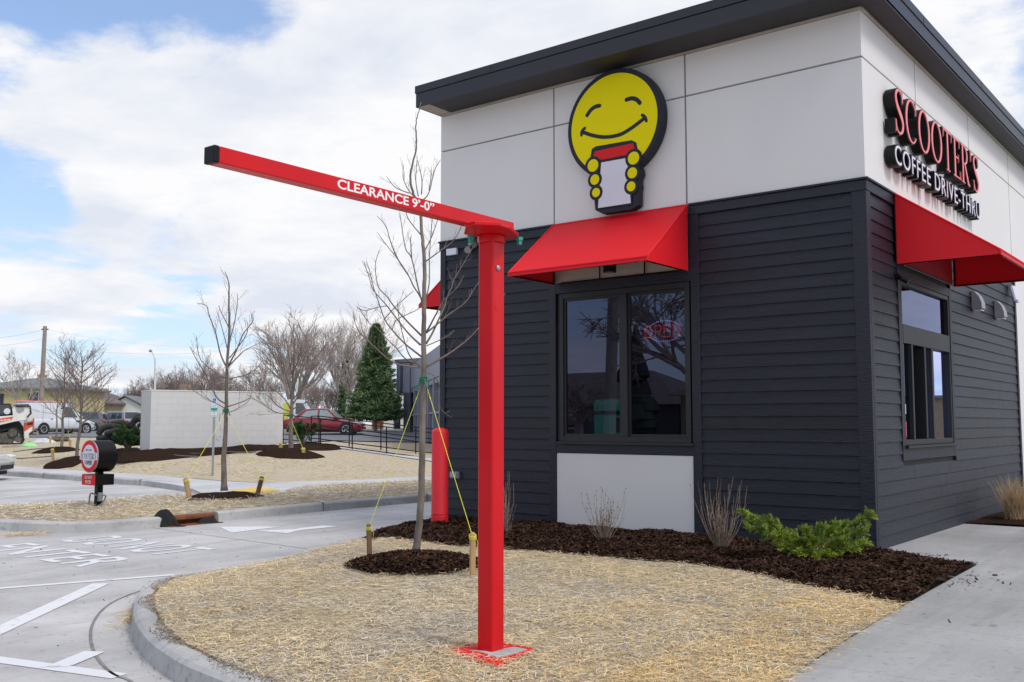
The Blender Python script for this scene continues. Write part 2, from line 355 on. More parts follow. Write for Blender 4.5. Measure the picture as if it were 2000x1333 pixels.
def struct(name, mb, mat, **k): return tag(obj(name, mb, mat, **k), kind='structure')
def copy_thing(o, label=None, loc=None, rz=None, group=None):
    def cp(a, par):
        c = a.copy(); C.objects.link(c); c.parent = par
        for ch in list(a.children): cp(ch, c)
        return c
    c = cp(o, None)
    if label: c['label'] = label
    if loc is not None: c.location = loc
    if rz is not None: c.rotation_euler = (0, 0, rz)
    if group: c['group'] = group
    return c
def smoothpts(P, n=6):
    P = [np.array(p, float) for p in P]; out = []
    for i in range(len(P)-1):
        p0, p1, p2, p3 = P[max(i-1, 0)], P[i], P[i+1], P[min(i+2, len(P)-1)]
        for j in range(n):
            t = j/n; out.append(.5*((2*p1)+(-p0+p2)*t+(2*p0-5*p1+4*p2-p3)*t*t+(-p0+3*p1-3*p2+p3)*t**3))
    out.append(P[-1]); return [tuple(q) for q in out]
def text_mesh(body, size=1., extrude=0., offset=0., spacing=1., align='LEFT'):
    """returns (verts, faces) of the built-in sans font; x right, y up"""
    cu = bpy.data.curves.new('t', 'FONT'); cu.body = body; cu.size = size; cu.extrude = extrude; cu.offset = offset
    cu.space_character = spacing; cu.align_x = align; cu.resolution_u = 5
    o = bpy.data.objects.new('t', cu); C.objects.link(o); dg = bpy.context.evaluated_depsgraph_get(); dg.update()
    me = o.evaluated_get(dg).to_mesh(); v = [tuple(q.co) for q in me.vertices]; f = [tuple(p.vertices) for p in me.polygons]
    o.evaluated_get(dg).to_mesh_clear(); bpy.data.objects.remove(o); bpy.data.curves.remove(cu)
    return v, f
def place_text(mb, vf, org, ux, uy, un, w=None, h=None):
    """map text verts: fitted to w x h, placed at org along ux, uy with depth un"""
    v, f = vf; xs = [q[0] for q in v]; ys = [q[1] for q in v]; x0, y0 = min(xs), min(ys)
    sx = (w/(max(xs)-x0)) if w else 1; sy = (h/(max(ys)-y0)) if h else sx
    o, ux, uy, un = map(Vector, (org, ux, uy, un))
    mb.add([o+ux*(q[0]-x0)*sx+uy*(q[1]-y0)*sy+un*q[2] for q in v], f)
    return sx

# ---- serif capitals as strokes (unit height), used for the shop's lettering
def strokes(ch):
    """list of strokes; each a list of (x, y, width) along a centre line"""
    t, k = .045, .125
    if ch == 'O':
        w = .72; return [[(w/2+(w/2-.06)*cos(a), .5+.47*sin(a), t+(k-t)*abs(cos(a))**1.3) for a in np.linspace(0, 2*pi, 41)]], w
    if ch == 'C':
        w = .66; return [[(.36+.30*cos(a), .5+.47*sin(a), t+(k-t)*max(0, -cos(a))**1.2) for a in np.linspace(radians(42), radians(318), 31)],
                         [(.60, .98, .03), (.60, .70, .05)]], w
    if ch == 'S':
        w = .50; P = [(.42, .74, .05), (.40, .88, .05), (.30, .965, .05), (.19, .95, .07), (.10, .86, .10), (.085, .74, .12), (.15, .61, .14), (.26, .50, .15), (.38, .38, .14), (.43, .25, .12), (.39, .12, .09), (.29, .04, .06), (.18, .035, .05), (.09, .12, .05), (.06, .27, .05)]
        return [smoothpts(P, 5), [(.43, .98, .03), (.43, .72, .04)], [(.05, .29, .04), (.05, .02, .03)]], w
    if ch == 'T':
        w = .62; return [[(.31, 0, k), (.31, 1, k)], [(.02, .975, t), (.60, .975, t)], [(.035, 1, .05), (.035, .78, .02)], [(.585, 1, .05), (.585, .78, .02)], [(.20, .02, .035), (.42, .02, .035)]], w
    if ch == 'E':
        w = .52; return [[(.14, 0, k), (.14, 1, k)], [(.02, .975, t), (.48, .975, t)], [(.02, .025, t), (.50, .025, t)], [(.15, .52, t), (.38, .52, t)], [(.47, 1, .05), (.47, .80, .02)], [(.49, 0, .05), (.49, .22, .02)], [(.375, .62, .02), (.375, .42, .02)]], w
    if ch == 'F':
        w = .48; return [[(.14, 0, k), (.14, 1, k)], [(.02, .975, t), (.46, .975, t)], [(.02, .02, .035), (.28, .02, .035)], [(.15, .52, t), (.36, .52, t)], [(.45, 1, .05), (.45, .80, .02)], [(.355, .62, .02), (.355, .42, .02)]], w
    if ch == 'R':
        w = .64; return [[(.14, 0, k), (.14, 1, k)], [(.02, .02, .035), (.26, .02, .035)], smoothpts([(.02, .975, t), (.28, .975, t), (.42, .90, .08), (.46, .75, .115), (.41, .60, .08), (.27, .52, t), (.15, .52, t)], 4), [(.27, .52, .10), (.50, .06, .13), (.62, .02, .04)]], w
    if ch == "'":
        w = .16; return [[(.08, 1, .09), (.07, .72, .03)]], w
    return [], .3
def serif(mb, txt, org, ux, uy, un, h, w, depth, grow=0., lift=0., per=None):
    """extruded serif capitals on a plane; returns per-letter meshes when per is a list"""
    tot = 0; lay = []; gap = .07
    for ch in txt:
        st, cw = strokes(ch); lay.append((ch, st, tot)); tot += cw+gap
    tot -= gap; sx = w/tot; o, ux, uy, un = map(Vector, (org, ux, uy, un))
    for ch, st, x0 in lay:
        m = MB()
        for si, s_ in enumerate(st):
            P = [np.array((((x0+p[0])*sx), p[1]*h)) for p in s_]; W = [p[2]*h*.92+grow for p in s_]; n = len(P); Lp = []; Rp = []
            closed = np.linalg.norm(P[0]-P[-1]) < 1e-4
            if not closed:   # lengthen the ends a little for the rim
                d = (P[1]-P[0]); P[0] = P[0]-d/np.linalg.norm(d)*grow*.5; d = (P[-1]-P[-2]); P[-1] = P[-1]+d/np.linalg.norm(d)*grow*.5
            for i in range(n):
                if closed and i in (0, n-1): d = P[1]-P[-2]
                else: d = P[min(i+1, n-1)]-P[max(i-1, 0)]
                d = d/np.linalg.norm(d); nn = np.array((-d[1], d[0])); Lp.append(P[i]+nn*W[i]/2); Rp.append(P[i]-nn*W[i]/2)
            top = lift+depth+si*.0012
            v = []; f = []
            for a, b in zip(Lp, Rp):
                for q in (a, b):
                    base = o+ux*q[0]+uy*q[1]; v += [base+un*lift, base+un*top]
            for i in range(n-1):
                a = i*4; b = a+4
                f += [(a+1, a+3, b+3, b+1), (a, b, b+2, a+2), (a, a+1, b+1, b), (a+2, b+2, b+3, a+3)]
            if not closed: f += [(0, 2, 3, 1), (4*n-4, 4*n-3, 4*n-1, 4*n-2)]
            m.add(v, f)
        if per is not None: per.append((ch, m))
        else: mb.add(m.v, m.f)

# ------------------------------------------------------------------ terrain: flat by the building, a low rise to the west lot
def flatpt(px, D):
    d = ray(px, 826.0); d = d/(d@fw)*1.0; p = c0+d*D; return p[0], p[1]
CT = [(-60, 15.5, .12), (-34, 15.6, .12), (-29, 15.5, .12), (-25, 15.4, .12), (-22, 15.3, .12), (-19.4, 15.2, .12), (-18.6, 16.8, .12), (-18, 19.4, .12), (-18, 25, .10), (-18, 32, .05), (-17, 45, .05), (-14, 80, .05), (-14, 20, .08), (-13.6, 13, .12), (-15, 9, .12), (0, 20, .05), (0, 60, .05)]
for px, py, D in [(292, 883, 30), (552, 873, 32.3), (568, 887, 29), (626, 871, 39.4), (688, 879, 39), (755, 888, 38.5), (850, 897, 38), (640, 848, 57), (711, 846, 57), (560, 850, 56), (110, 849, 68), (20, 868, 51), (225, 844, 75), (160, 846, 72), (850, 861, 52), (780, 858, 54), (110, 880, 36), (140, 903, 31), (230, 890, 31), (330, 884, 30), (250, 850, 60), (340, 848, 62), (450, 848, 60), (780, 838, 75), (850, 838, 80), (400, 843, 90), (100, 841, 95), (700, 842, 90), (-60, 868, 50), (-60, 846, 80), (500, 905, 27.5), (690, 900, 32), (780, 905, 33)]:
    p = PD(px, py, D); CT.append((p[0], p[1], p[2]))
CT = np.array(CT); _n = len(CT)
_A = np.ones((_n+1, _n+1)); _A[-1, -1] = 0; _A[:_n, :_n] = np.hypot(CT[:, 0][:, None]-CT[:, 0][None], CT[:, 1][:, None]-CT[:, 1][None])
_w = np.linalg.lstsq(_A, np.r_[CT[:, 2], 0], rcond=None)[0]
def terr(x, y):
    r = np.hypot(CT[:, 0]-x, CT[:, 1]-y); z = float(r@_w[:_n]+_w[-1]); return min(max(z, .03), 1.02)
def hit(px, py, lo=14., hi=110.):
    """where the line of sight through a photo point meets the terrain"""
    d = ray(px, py); t = lo
    while t < hi:
        p = c0+d*t
        if p[2] <= terr(p[0], p[1]): break
        t += .25
    return (p[0], p[1], terr(p[0], p[1]))
def gp(px, D):
    x, y = flatpt(px, D); return (x, y, terr(x, y))
def resample(P, n):
    P = np.array([p[:3] for p in P], float); s = np.r_[0, np.cumsum(np.linalg.norm(np.diff(P, axis=0), axis=1))]; t = np.linspace(0, s[-1], n)
    return [tuple(np.interp(q, s, P[:, k]) for k in range(3)) for q in t]

# ------------------------------------------------------------------ the setting
mb = MB(); xs = sorted(set(list(np.linspace(-110, 20, 53))+[-400, -250, -160, 60, 140, 300])); ys = sorted(set(list(np.linspace(-20, 110, 53))+[-300, -120, -60, 160, 300, 500]))
V = [(x, y, (terr(x, y)-.22) if (y > 13 and x < 5) else -.12) for x in xs for y in ys]; ny = len(ys)
mb.add(V, [(i*ny+j, (i+1)*ny+j, (i+1)*ny+j+1, i*ny+j+1) for i in range(len(xs)-1) for j in range(ny-1)])
struct('ground', mb, 'ground')
mb = MB(); mb.add([(-60, -22, 0), (18, -22, 0), (18, 60, 0), (-60, 60, 0)], [(0, 1, 2, 3)]); struct('driveway', mb, 'concrete')

# near island: kerb with a falling height, gutter joint, straw-covered soil
KP = [(-2.2, 3.24, .15), (-3.3, 3.28, .15), (-4.2, 3.34, .15), (-4.7, 3.39, .15), (-5.2, 3.47, .15), (-5.6, 3.58, .15), (-5.92, 3.69, .15), (-6.28, 3.84, .15), (-6.73, 4.06, .15), G(256, 1215)[:2]+(.145,), G(258, 1193)[:2]+(.12,), G(265, 1174)[:2]+(.085,), G(284, 1155)[:2]+(.05,), G(325, 1132)[:2]+(.035,),  (-9.0, 6.9, .03), (-9.4, 7.9, .03), (-9.75, 8.9, .03), (-10.05, 9.9, .03), (-10.3, 11.2, .03), (-10.45, 13, .03), (-10.5, 20, .03)]
KP = smoothpts(KP, 5)
def kerb_mesh(P, side=1, wid=.17, bat=.03):
    """kerb along P (x, y, height) at the road edge; the body lies to the given side"""
    m = MB(); v = []; f = []; n = len(P)
    for i in range(n):
        a = np.array(P[max(i-1, 0)][:2]); b = np.array(P[min(i+1, n-1)][:2]); d = (b-a)/np.linalg.norm(b-a); nn = np.array((d[1], -d[0]))*side; p = np.array(P[i][:2]); h = P[i][2]; r = min(.03, h*.4)
        for off, z in ((0, -.03), (bat*.6, h-r), (bat+r*.5, h-r*.25), (bat+r*1.4, h), (wid, h), (wid, -.03)):
            q = p+nn*off; v.append((q[0], q[1], z))
    for i in range(n-1):
        for k in range(5): f.append((i*6+k, i*6+k+1, (i+1)*6+k+1, (i+1)*6+k))
    f += [tuple(range(6)), tuple(range((n-1)*6, n*6))]
    m.add(v, f); return m
struct('kerb', kerb_mesh(KP, 1), 'kerb', smooth=False)
def offs(P, d):
    out = []
    for i in range(len(P)):
        a = np.array(P[max(i-1, 0)][:2]); b = np.array(P[min(i+1, len(P)-1)][:2]); t = (b-a)/np.linalg.norm(b-a); out.append((P[i][0]+t[1]*d, P[i][1]-t[0]*d, P[i][2]))
    return out
inner = offs(KP, .16)
def edge_x(y): return np.interp(y, [3, 5.2, 7.7, 10.6, 11.04], [-2.2, -2.22, -2.37, -2.46, -2.46])
L1 = [(p[0], p[1], max(p[2]-.02, .014)) for p in inner]; L1 = resample(L1, 60)
R1 = resample([(-2.0, 3.2, .135), (-2.2, 4.2, .135), (-2.22, 5.2, .135), (-2.3, 6.5, .135), (-2.37, 7.9, .135), (-2.6, 9.5, .13), (-3.3, 11.5, .13), (-4.2, 13, .12), (-5, 20, .12)], 60)
def lawn_z(x, y, z, t):
    hump = .02*min(1, t*8)*min(1, (1-t)*8); return z+hump+.010*math.sin(x*2.3+y*1.1)*min(1, t*6)*min(1, (1-t)*8)+(.10*min(1, t*3) if y > 6.3 and z < .1 else 0)*(1-t)
# soil surface as a height function for scattering
def iz(x, y):
    e = 99.
    for i in range(0, len(KP)-1, 2):
        d = math.hypot(KP[i][0]-x, KP[i][1]-y)
        if d < e: e = d; hk = KP[i][2]
    k = min(1, max(0, e-.16)/.9); return (max(hk-.02, .014))*(1-k)+.15*k+.008*math.sin(x*2.3+y*1.1)*k
mb = MB(); nb = 26; v = []
for a, b in zip(L1, R1):
    for j in range(nb+1):
        t = j/nb; x = a[0]*(1-t)+b[0]*t; y = a[1]*(1-t)+b[1]*t; v.append((x, y, iz(x, y) if 0 < j else a[2]))
mb.add(v, [(i*(nb+1)+j, i*(nb+1)+j+1, (i+1)*(nb+1)+j+1, (i+1)*(nb+1)+j) for i in range(59) for j in range(nb)])
o = struct('straw_lawn', mb, 'straw', smooth=True)
gut = smoothpts([G(275, 1155), G(228, 1174), G(200, 1195), G(184, 1220), G(180, 1243), G(184, 1265), G(193, 1285), G(213, 1308), G(230, 1320), G(262, 1334), (-4.9, 3.1, 0), (-4.2, 2.95, 0)], 5)
mb = MB(); mb.loft([(p[0], p[1], .004) for p in gut], [(p[0], p[1], .004) for p in offs(gut, .022)])
# saw joints across the drive
for a, b in [((-13.3, 8.3), (-9.5, 8.1)), ((-13.4, 12.1), (-10.5, 12.0)), ((-13.4, 16.2), (-10.6, 16.2))]:
    mb.loft([(a[0], a[1], .004), (b[0], b[1], .004)], [(a[0]+.012, a[1]+.012, .004), (b[0]+.012, b[1]+.012, .004)])
struct('paving_joints', mb, 'crack')

# right-hand walk in slabs, with open joints
mb = MB(); yj = [1.2, 2.7, 4.2, 5.7, 7.2, 8.7, 10.64, 12.3, 14.8]
for a, b in zip(yj[:-1], yj[1:]):
    for (xa, xb) in ((None, -.7), (-.7, .9), (.9, 2.5)):
        x0a = edge_x(a) if xa is None else xa; x0b = edge_x(b) if xa is None else xa
        P = [(x0a+(.004 if xa else 0), a+.004), (xb-.004, a+.004), (xb-.004, b-.004), (x0b+(.004 if xa else 0), b-.004)]; mb.prism(P, 'z', .0, .15)
for a, b in ((10.66, 12.3), (12.3, 14.8)): mb.prism([(-3.57, a+.004 if a > 11 else 11.06), (-2.468, a+.004), (-2.468, b-.004), (-3.57, b-.004)], 'z', 0, .15)
mb.prism([(-2.46, 14.808), (2.5, 14.808), (2.5, 30), (-2.46, 30)], 'z', 0, .15)
struct('sidewalk', mb, 'concrete2', bevel=.004, seg=1)
mb = MB().box(-4.2, 2.6, 1.2, 14.7, .02, .12); struct('walk_bed', mb, 'crack') if False else None

# mulch beds along the building
def lump(x, y, a=.018):
    return a*(math.sin(x*7.1+math.sin(y*5.3)*2)+math.sin(y*8.7+x*3.1)+math.sin(x*19+y*13)*.5)*.6
bedF = resample([(-9.65, 9.15, .02), (-9.11, 8.74, .12), (-8.4, 8.62, .15), (-7.6, 8.60, .15), (-6.82, 8.62, .16), (-6.1, 8.68, .16), (-5.55, 8.80, .16), (-4.78, 8.93, .16), (-4.2, 8.75, .16), (-3.74, 8.53, .16), (-3.12, 8.18, .16), (-2.37, 7.90, .155)], 70)
bedB = resample([(-10.15, 10.4, .02), (-10.15, 11.3, .10), (-9.5, 11.12, .17), (-6, 11.12, .17), (-3.6, 11.06, .17), (-3.3, 10.92, .165), (-2.46, 10.64, .155)], 70)
def bz(x, y, z, t): return z+(lump(x, y)+.05*math.sin(pi*t)**.6*(1 if x < -3 else .6))*min(1, t*14)*min(1, (1-t)*(14 if x > -3.6 else 60))
mb = MB().loft(bedF, bedB, 34, bz); tag(obj('mulch_bed', mb, 'mulch', smooth=True), 'long dark bark mulch bed along the foot of the dark shop wall', 'mulch bed', kind='stuff')
mb = MB().loft(resample([(-3.56, 14.83, .15), (-3.56, 24, .15)], 20), resample([(-2.48, 14.83, .152), (-2.48, 24, .152)], 20), 8, lambda x, y, z, t: z+abs(lump(x, y))*.8+.02*math.sin(pi*t))
tag(obj('mulch_bed', mb, 'mulch', smooth=True), 'small mulch patch behind the walk at the right edge, under the dry grass', 'mulch bed', kind='stuff')
def mound(cx, cy, cz, r, h, label, seed, ell=1., dz=0):
    rr = random.Random(seed); ph = [rr.uniform(0, 6.28) for _ in range(4)]; m = MB(); v = [(cx, cy, cz+h)]; f = []; nr, na = 14, 48
    for i in range(1, nr+1):
        for k in range(na):
            a = 2*pi*k/na; R = r*(1+.07*sin(2*a+ph[0])+.05*sin(3*a+ph[1])+.03*sin(7*a+ph[2])); q = i/nr*R; x = cx+q*cos(a)*ell; y = cy+q*sin(a)
            z = h*(1-(i/nr)**2.4)+lump(x, y, .012)*min(1, (1-i/nr)*4); v.append((x, y, (cz if dz == 0 else terr(x, y))+z-(.03 if i == nr else 0)))
    f += [(0, 1+k, 1+(k+1) % na) for k in range(na)]
    for i in range(nr-1): f += [(1+i*na+k, 1+(i+1)*na+k, 1+(i+1)*na+(k+1) % na, 1+i*na+(k+1) % na) for k in range(na)]
    m.add(v, f); return tag(obj('mulch_ring', m, 'mulch', smooth=True), label, 'mulch', 'mulch rings under the young trees')
T1 = (-7.29, 7.66); mound(-6.82, 7.17, .15, .66, .10, 'large dark mulch ring under the nearest young tree, beside the red pole', 1)

# far island kerb along the drive, soil and parking kerb
KF = smoothpts([(-24, 5.6, .15), (-19, 5.9, .15), (-16.2, 6.25, .15), (-14.66, 6.73, .15), (-13.9, 6.98, .15), (-13.45, 7.35, .15), (-13.28, 7.9, .15), (-13.27, 8.5, .15), (-13.33, 9.5, .15), (-13.38, 11, .15), (-13.4, 14.2, .15), (-13.4, 20, .15), (-13.4, 34, .15)], 6)
gap = [p for p in KF if not (8.45 < p[1] < 9.45 and p[0] > -14)]
k1 = [p for p in KF if not (p[1] > 8.47 and p[0] > -14)]; k2 = [p for p in KF if p[1] > 9.4 and p[0] > -14]
KW = k1+[(-13.27, 8.47, .15)]
struct('kerb', kerb_mesh(KW, -1, .18), 'kerb')
struct('kerb', kerb_mesh(k2, -1, .18), 'kerb')
mb = MB()      # thin dark control joints on the far kerb
for (x, y) in [(-13.385, 11.7), (-13.4, 14.4), (-13.4, 17.6)]: mb.box(x-.16, x+.004, y, y+.014, .0, .154)
struct('kerb_joints', mb, 'crack')
back = resample([(-24, 7.2, .12), (-17.12, 7.84, .12), (-17.15, 8.74, .12), (-17.48, 10.4, .12), (-17.4, 11.6, .12), (-16.9, 11.95, .12), (-16.2, 12.6, .12), (-16.3, 13.2, .12), (-17.1, 14.2, .12), (-17.5, 15.2, .12), (-17.2, 16.6, .12), (-16.9, 18.2, .12), (-16.9, 24, .11), (-16.9, 34, .1)], 80)
frnt = resample([(p[0], p[1], .13) for p in offs(KF, -.17)], 80)
mb = MB().loft(frnt, back, 14, lambda x, y, z, t: z+.03*math.sin(pi*t)+.006*math.sin(x*3+y*2)); struct('straw_strip', mb, 'straw', smooth=True)
# sidewalk slab: along the parking bay, round the corner, then north beside the drive
swF = resample([(-60, 17, .13), G(-60, 905, .13), G(21, 909, .13), G(153, 917.6, .13), G(210, 921, .13), G(412, 934, .13), G(480, 938, .13), G(536, 941.5, .13), G(640, 939, .13), G(835, 931, .13), (-18.0, 26, .12), (-18.1, 34, .1)], 90)
swN = resample([(-60, 14.9, .13), G(-60, 916, .13), G(0, 920, .13), G(147, 930, .13), G(273, 937.6, .13), G(344, 947, .13), G(376, 955, .09), G(392, 962, .05), (-16.95, 11.95, .05), (-16.0, 12.7, .09), (-17.05, 14.2, .13), (-17.4, 15.2, .13), (-16.85, 18.2, .13), (-16.85, 26, .12), (-16.85, 34, .1)], 90)
mb = MB().loft(swF, swN, 6); struct('sidewalk', mb, 'lightwalk')
mb = MB().loft([(p[0], p[1], p[2]+.0) for p in swN], [(p[0], p[1], -.03) for p in swN]); struct('sidewalk_edge', mb, 'kerb')
KB = smoothpts([(-60, 14.75, .15), G(-60, 922)[:2]+(.15,), G(0, 929)[:2]+(.15,), G(73, 934)[:2]+(.15,), G(150, 940)[:2]+(.15,), G(273, 949)[:2]+(.15,), G(320, 952)[:2]+(.14,), G(352, 955.5)[:2]+(.09,), G(385, 959)[:2]+(.03,)], 4)
struct('kerb', kerb_mesh(KB, -1, .2), 'kerb')
mb = MB()
for px, py in [(62, 933), (84, 935), (140, 939), (200, 943.5), (273, 949)]:
    p = G(px, py); mb.box(p[0]-.01, p[0]+.01, p[1]-.006, p[1]+.15, .0, .153)
struct('kerb_joints', mb, 'crack')
pad = [G(453, 960, .13), G(500, 953.5, .13), G(546, 958.5, .13), G(500, 963, .13)]
mb = MB()
for i in range(12):
    for j in range(8):
        u, v_ = (i+.5)/12, (j+.5)/8; q = [pad[0][k]*(1-u)*(1-v_)+pad[1][k]*u*(1-v_)+pad[2][k]*u*v_+pad[3][k]*(1-u)*v_ for k in range(2)]
        mb.lathe([(.028, 0), (.018, .008)], (q[0], q[1], .146), 6)
mb.prism([(p[0], p[1]) for p in pad], 'z', .10, .146); tag(obj('tactile_pad', mb, 'yellowpad'), 'yellow bumpy tactile paving pad set in the pale walk beyond the staked tree', 'tactile pad')
# the west rise: straw lawn from the walk up to the lot, draped on the terrain
def drape(name, P, Q, n, nb, mat, dz, kind='structure', **k):
    A = resample(P, n); B = resample(Q, n); m = MB().loft(A, B, nb, lambda x, y, z, t: .128+(max(terr(x, y)+dz, .128)-.128)*min(1, t*22))
    return struct(name, m, mat, smooth=True)
lotN = [hit(-150, 866), hit(0, 869), hit(100, 866), hit(200, 868), hit(270, 872)]
far_edge = [hit(-150, 853), hit(60, 853), hit(240, 853), hit(330, 853), hit(560, 858), hit(620, 857), (hit(860, 858)), (-24, 43, .1), (-19, 50, .06)]
drape('straw_slope', [(p[0]*.85+q_[0]*.15, p[1]*.85+q_[1]*.15, p[2]) for p, q_ in zip(swF, swN)], far_edge, 110, 44, 'strawfar', .004)
struct('asphalt_lot', MB().loft(resample([hit(-200, 855.5), hit(60, 855.5), hit(240, 856), hit(330, 856), hit(540, 868), hit(620, 861.5), hit(700, 864), hit(860, 866), (-20, 45, 0)], 60), resample([hit(-300, 838), (-120, 60, 1), (-80, 80, 1.0), (-50, 90, .8), (-14, 80, .2)], 60), 30, lambda x, y, z, t: terr(x, y)+.05), 'asphalt', smooth=True)
# straw strip beyond the railings, and the ramp slab they stand on
rampA = [hit(560, 866), hit(614, 867), hit(688, 876), hit(755, 885), hit(860, 898)]; rampB = [hit(560, 872), hit(625, 872.5), hit(688, 881), hit(755, 890), hit(860, 905)]
mb = MB().loft(resample(rampA, 20), resample(rampB, 20), 2, lambda x, y, z, t: terr(x, y)+.03); struct('ramp_slab', mb, 'lightwalk')
# mulch strips by the block wall
def mstrip(P, Q, label, w=.012):
    m = MB().loft(resample([hit(*p) for p in P], 40), resample([hit(*p) for p in Q], 40), 10, lambda x, y, z, t: terr(x, y)+w+.07*math.sin(pi*t)+abs(lump(x, y, .02)))
    return tag(obj('mulch_bed', m, 'mulch', smooth=True), label, 'mulch bed', kind='stuff')
mstrip([(236, 906), (300, 903), (350, 898), (450, 888), (560, 881), (668, 879)], [(236, 886), (290, 882), (330, 880), (450, 876), (552, 871), (600, 866), (640, 870)], 'narrow dark mulch strip along the foot of the grey block wall')
mstrip([(205, 902), (222, 905), (240, 905), (262, 904)], [(212, 880), (240, 876), (262, 876), (290, 878)], 'mulch patch between the shop sign and the left end of the block wall')
# road paint
mb = MB()
def line(p, q, w, z=.004):
    a, b = np.array(p[:2]), np.array(q[:2]); d = (b-a)/np.linalg.norm(b-a); n = np.array((-d[1], d[0]))*w/2; mb.add([(*(a+n), z), (*(b+n), z), (*(b-n), z), (*(a-n), z)], [(0, 1, 2, 3)])
a, b = G(0, 1150), G(340, 1123.5); d = np.array(a)-np.array(b); line(b, np.array(a)+d*1.5, .10)
line(G(197, 1141), np.array(G(0, 1232))*1.25-np.array(G(197, 1141))*.25, .16, .0055)
line(G(0, 1290), G(234, 1322), .13); line(G(185, 1274), G(112, 1304), .15, .0055); line(G(0, 1290), np.array(G(0, 1290))*1.6-np.array(G(234, 1322))*.6, .13)
for p, q in [((0, 952), (131, 942)), ((0, 972.5), (255, 949.5)), ((0, 990), (90, 988)), ((195, 978), (300, 966)), ((-140, 985), (0, 972.5)), ((-60, 957), (0, 952))]: line(G(*p), G(*q), .11)
for poly in ([(428, 1029.5), (549, 1029.5), (452, 1041.5)], [(497, 1037.5), (530, 1040), (560, 1042.5), (588, 1036), (622, 1033), (664, 1028.8), (632, 1027.2), (592, 1031.5), (575, 1034.5)]):
    P = [G(*p) for p in poly]; mb.add([(p[0], p[1], .0045) for p in P], [tuple(range(len(P)))])
for txt, x0, x1, y0, y1 in (('DO NOT', -12.76, -10.42, 6.62, 7.42), ('ENTER', -12.85, -10.28, 5.58, 6.28)):
    place_text(mb, text_mesh(txt, 1, 0, .012, 1.1), (x0, y0, .0045), (1, 0, 0), (0, 1, 0), (0, 0, 1), x1-x0, y1-y0)
struct('road_markings', mb, 'marking')

# ------------------------------------------------------------------ scattered straw and bark chips
def blades(name, pts, zs, lens, wid, lift, mat, label, cat):
    n = len(pts); a = rng.uniform(0, 2*pi, n); bend = rng.uniform(-.7, .7, n); el = np.abs(rng.normal(0, .16, n)); l = lens*rng.uniform(.45, 1.3, n)
    if lift > .01: k = rng.random(n) < .035; el[k] += rng.uniform(.2, .8, k.sum())
    x, y = pts[:, 0], pts[:, 1]; z = zs+rng.uniform(.001, lift, n)
    d1 = np.c_[np.cos(a)*np.cos(el), np.sin(a)*np.cos(el), np.sin(el)]*l[:, None]/2; a2 = a+bend
    d2 = np.c_[np.cos(a2)*np.cos(el), np.sin(a2)*np.cos(el), -.3*np.sin(el)]*l[:, None]/2
    w1 = np.c_[-np.sin(a), np.cos(a), rng.uniform(-.5, .5, n)]*wid/2
    p0 = np.c_[x, y, z]; p1 = p0+d1; p2 = p1+d2; V = np.stack([p0-w1, p0+w1, p1+w1, p1-w1, p2+w1*.5, p2-w1*.5], 1).reshape(-1, 3)
    i = np.arange(n)[:, None]*6; Fc = np.concatenate([i+np.array([[0, 1, 2, 3]]), i+np.array([[3, 2, 4, 5]])]); o = fastobj(name, V, Fc, 4, mat); return tag(o, label, cat, kind='stuff')
def in_bed(x, y):
    yb = np.interp(x, [p[0] for p in bedF], [p[1] for p in bedF]); return (y > yb-.01) & (x > -10.2)
KPx = np.array([p[:2] for p in KP])
def island_pts(n):
    out = []
    u = rng.random(n*2); v_ = rng.random(n*2)
    i = u*(len(L1)-12); i0 = i.astype(int); fr = (i-i0)[:, None]; A = np.array(L1)[:, :2]; B = np.array(R1)[:, :2]
    a = A[i0]*(1-fr)+A[i0+1]*fr; b = B[i0]*(1-fr)+B[i0+1]*fr; p = a*(1-v_[:, None])+b*v_[:, None]
    keep = (p[:, 1] < 9.2) & ~in_bed(p[:, 0], p[:, 1]) & (((p[:, 0]+6.82)**2+(p[:, 1]-7.17)**2) > .38) & ~((abs(p[:, 0]+3.86) < .15) & (abs(p[:, 1]-4.72) < .15))
    p = p[keep]; dist = np.hypot(p[:, 0], p[:, 1]); pr = np.clip(7.5/dist, .35, 1)**1.6
    return p[rng.random(len(p)) < pr][:n]
def izv(P):
    K = KPx[::2]; hk = np.array([p[2] for p in KP])[::2]; d = np.hypot(P[:, 0][:, None]-K[:, 0], P[:, 1][:, None]-K[:, 1]); j = d.argmin(1); e = d.min(1); k = np.clip((e-.16)/.9, 0, 1)
    return np.maximum(hk[j]-.02, .014)*(1-k)+.15*k+.008*np.sin(P[:, 0]*2.3+P[:, 1]*1.1)*k
def clump(P, s=1.2):
    return .5+.5*np.sin(P[:, 0]*s*2.1+1.3*np.sin(P[:, 1]*s*1.7))*np.sin(P[:, 1]*s*2.6+1.1*np.sin(P[:, 0]*s*2.2+1))
P = island_pts(230000); P = P[rng.random(len(P)) < .22+.78*clump(P)]; zs = izv(P)
blades('straw', P, zs, .086, .0028, .024, 'blade', 'pale straw strewn over the near island around the red pole', 'straw')
P = island_pts(38000); w = (P[:, 0] > -4.2) | (P[:, 1] > 7.0) | (P[:, 0] < -6.2); P = P[w | (rng.random(len(P)) < .25)]
e = P[np.abs(P[:, 0]-edge_x(P[:, 1])) < .75]
blades('straw', np.r_[P, e+rng.normal(0, .05, e.shape), e+rng.normal(0, .07, e.shape)], izv(np.r_[P, e, e])+.004, .085, .0034, .028, 'blade2', 'golden straw along the walk and the drive edge of the near island', 'straw')
P = np.c_[rng.normal(-7.22, .10, 700), rng.normal(4.55, .20, 700)]; P = P@np.array([[.8, -.6], [.6, .8]])*0+P; P[:, 0] += (P[:, 1]-4.55)*-.75-.16
blades('straw_heap', P, np.full(700, .003), .09, .004, .035, 'blade2', 'small heap of straw in the gutter against the near kerb', 'straw')
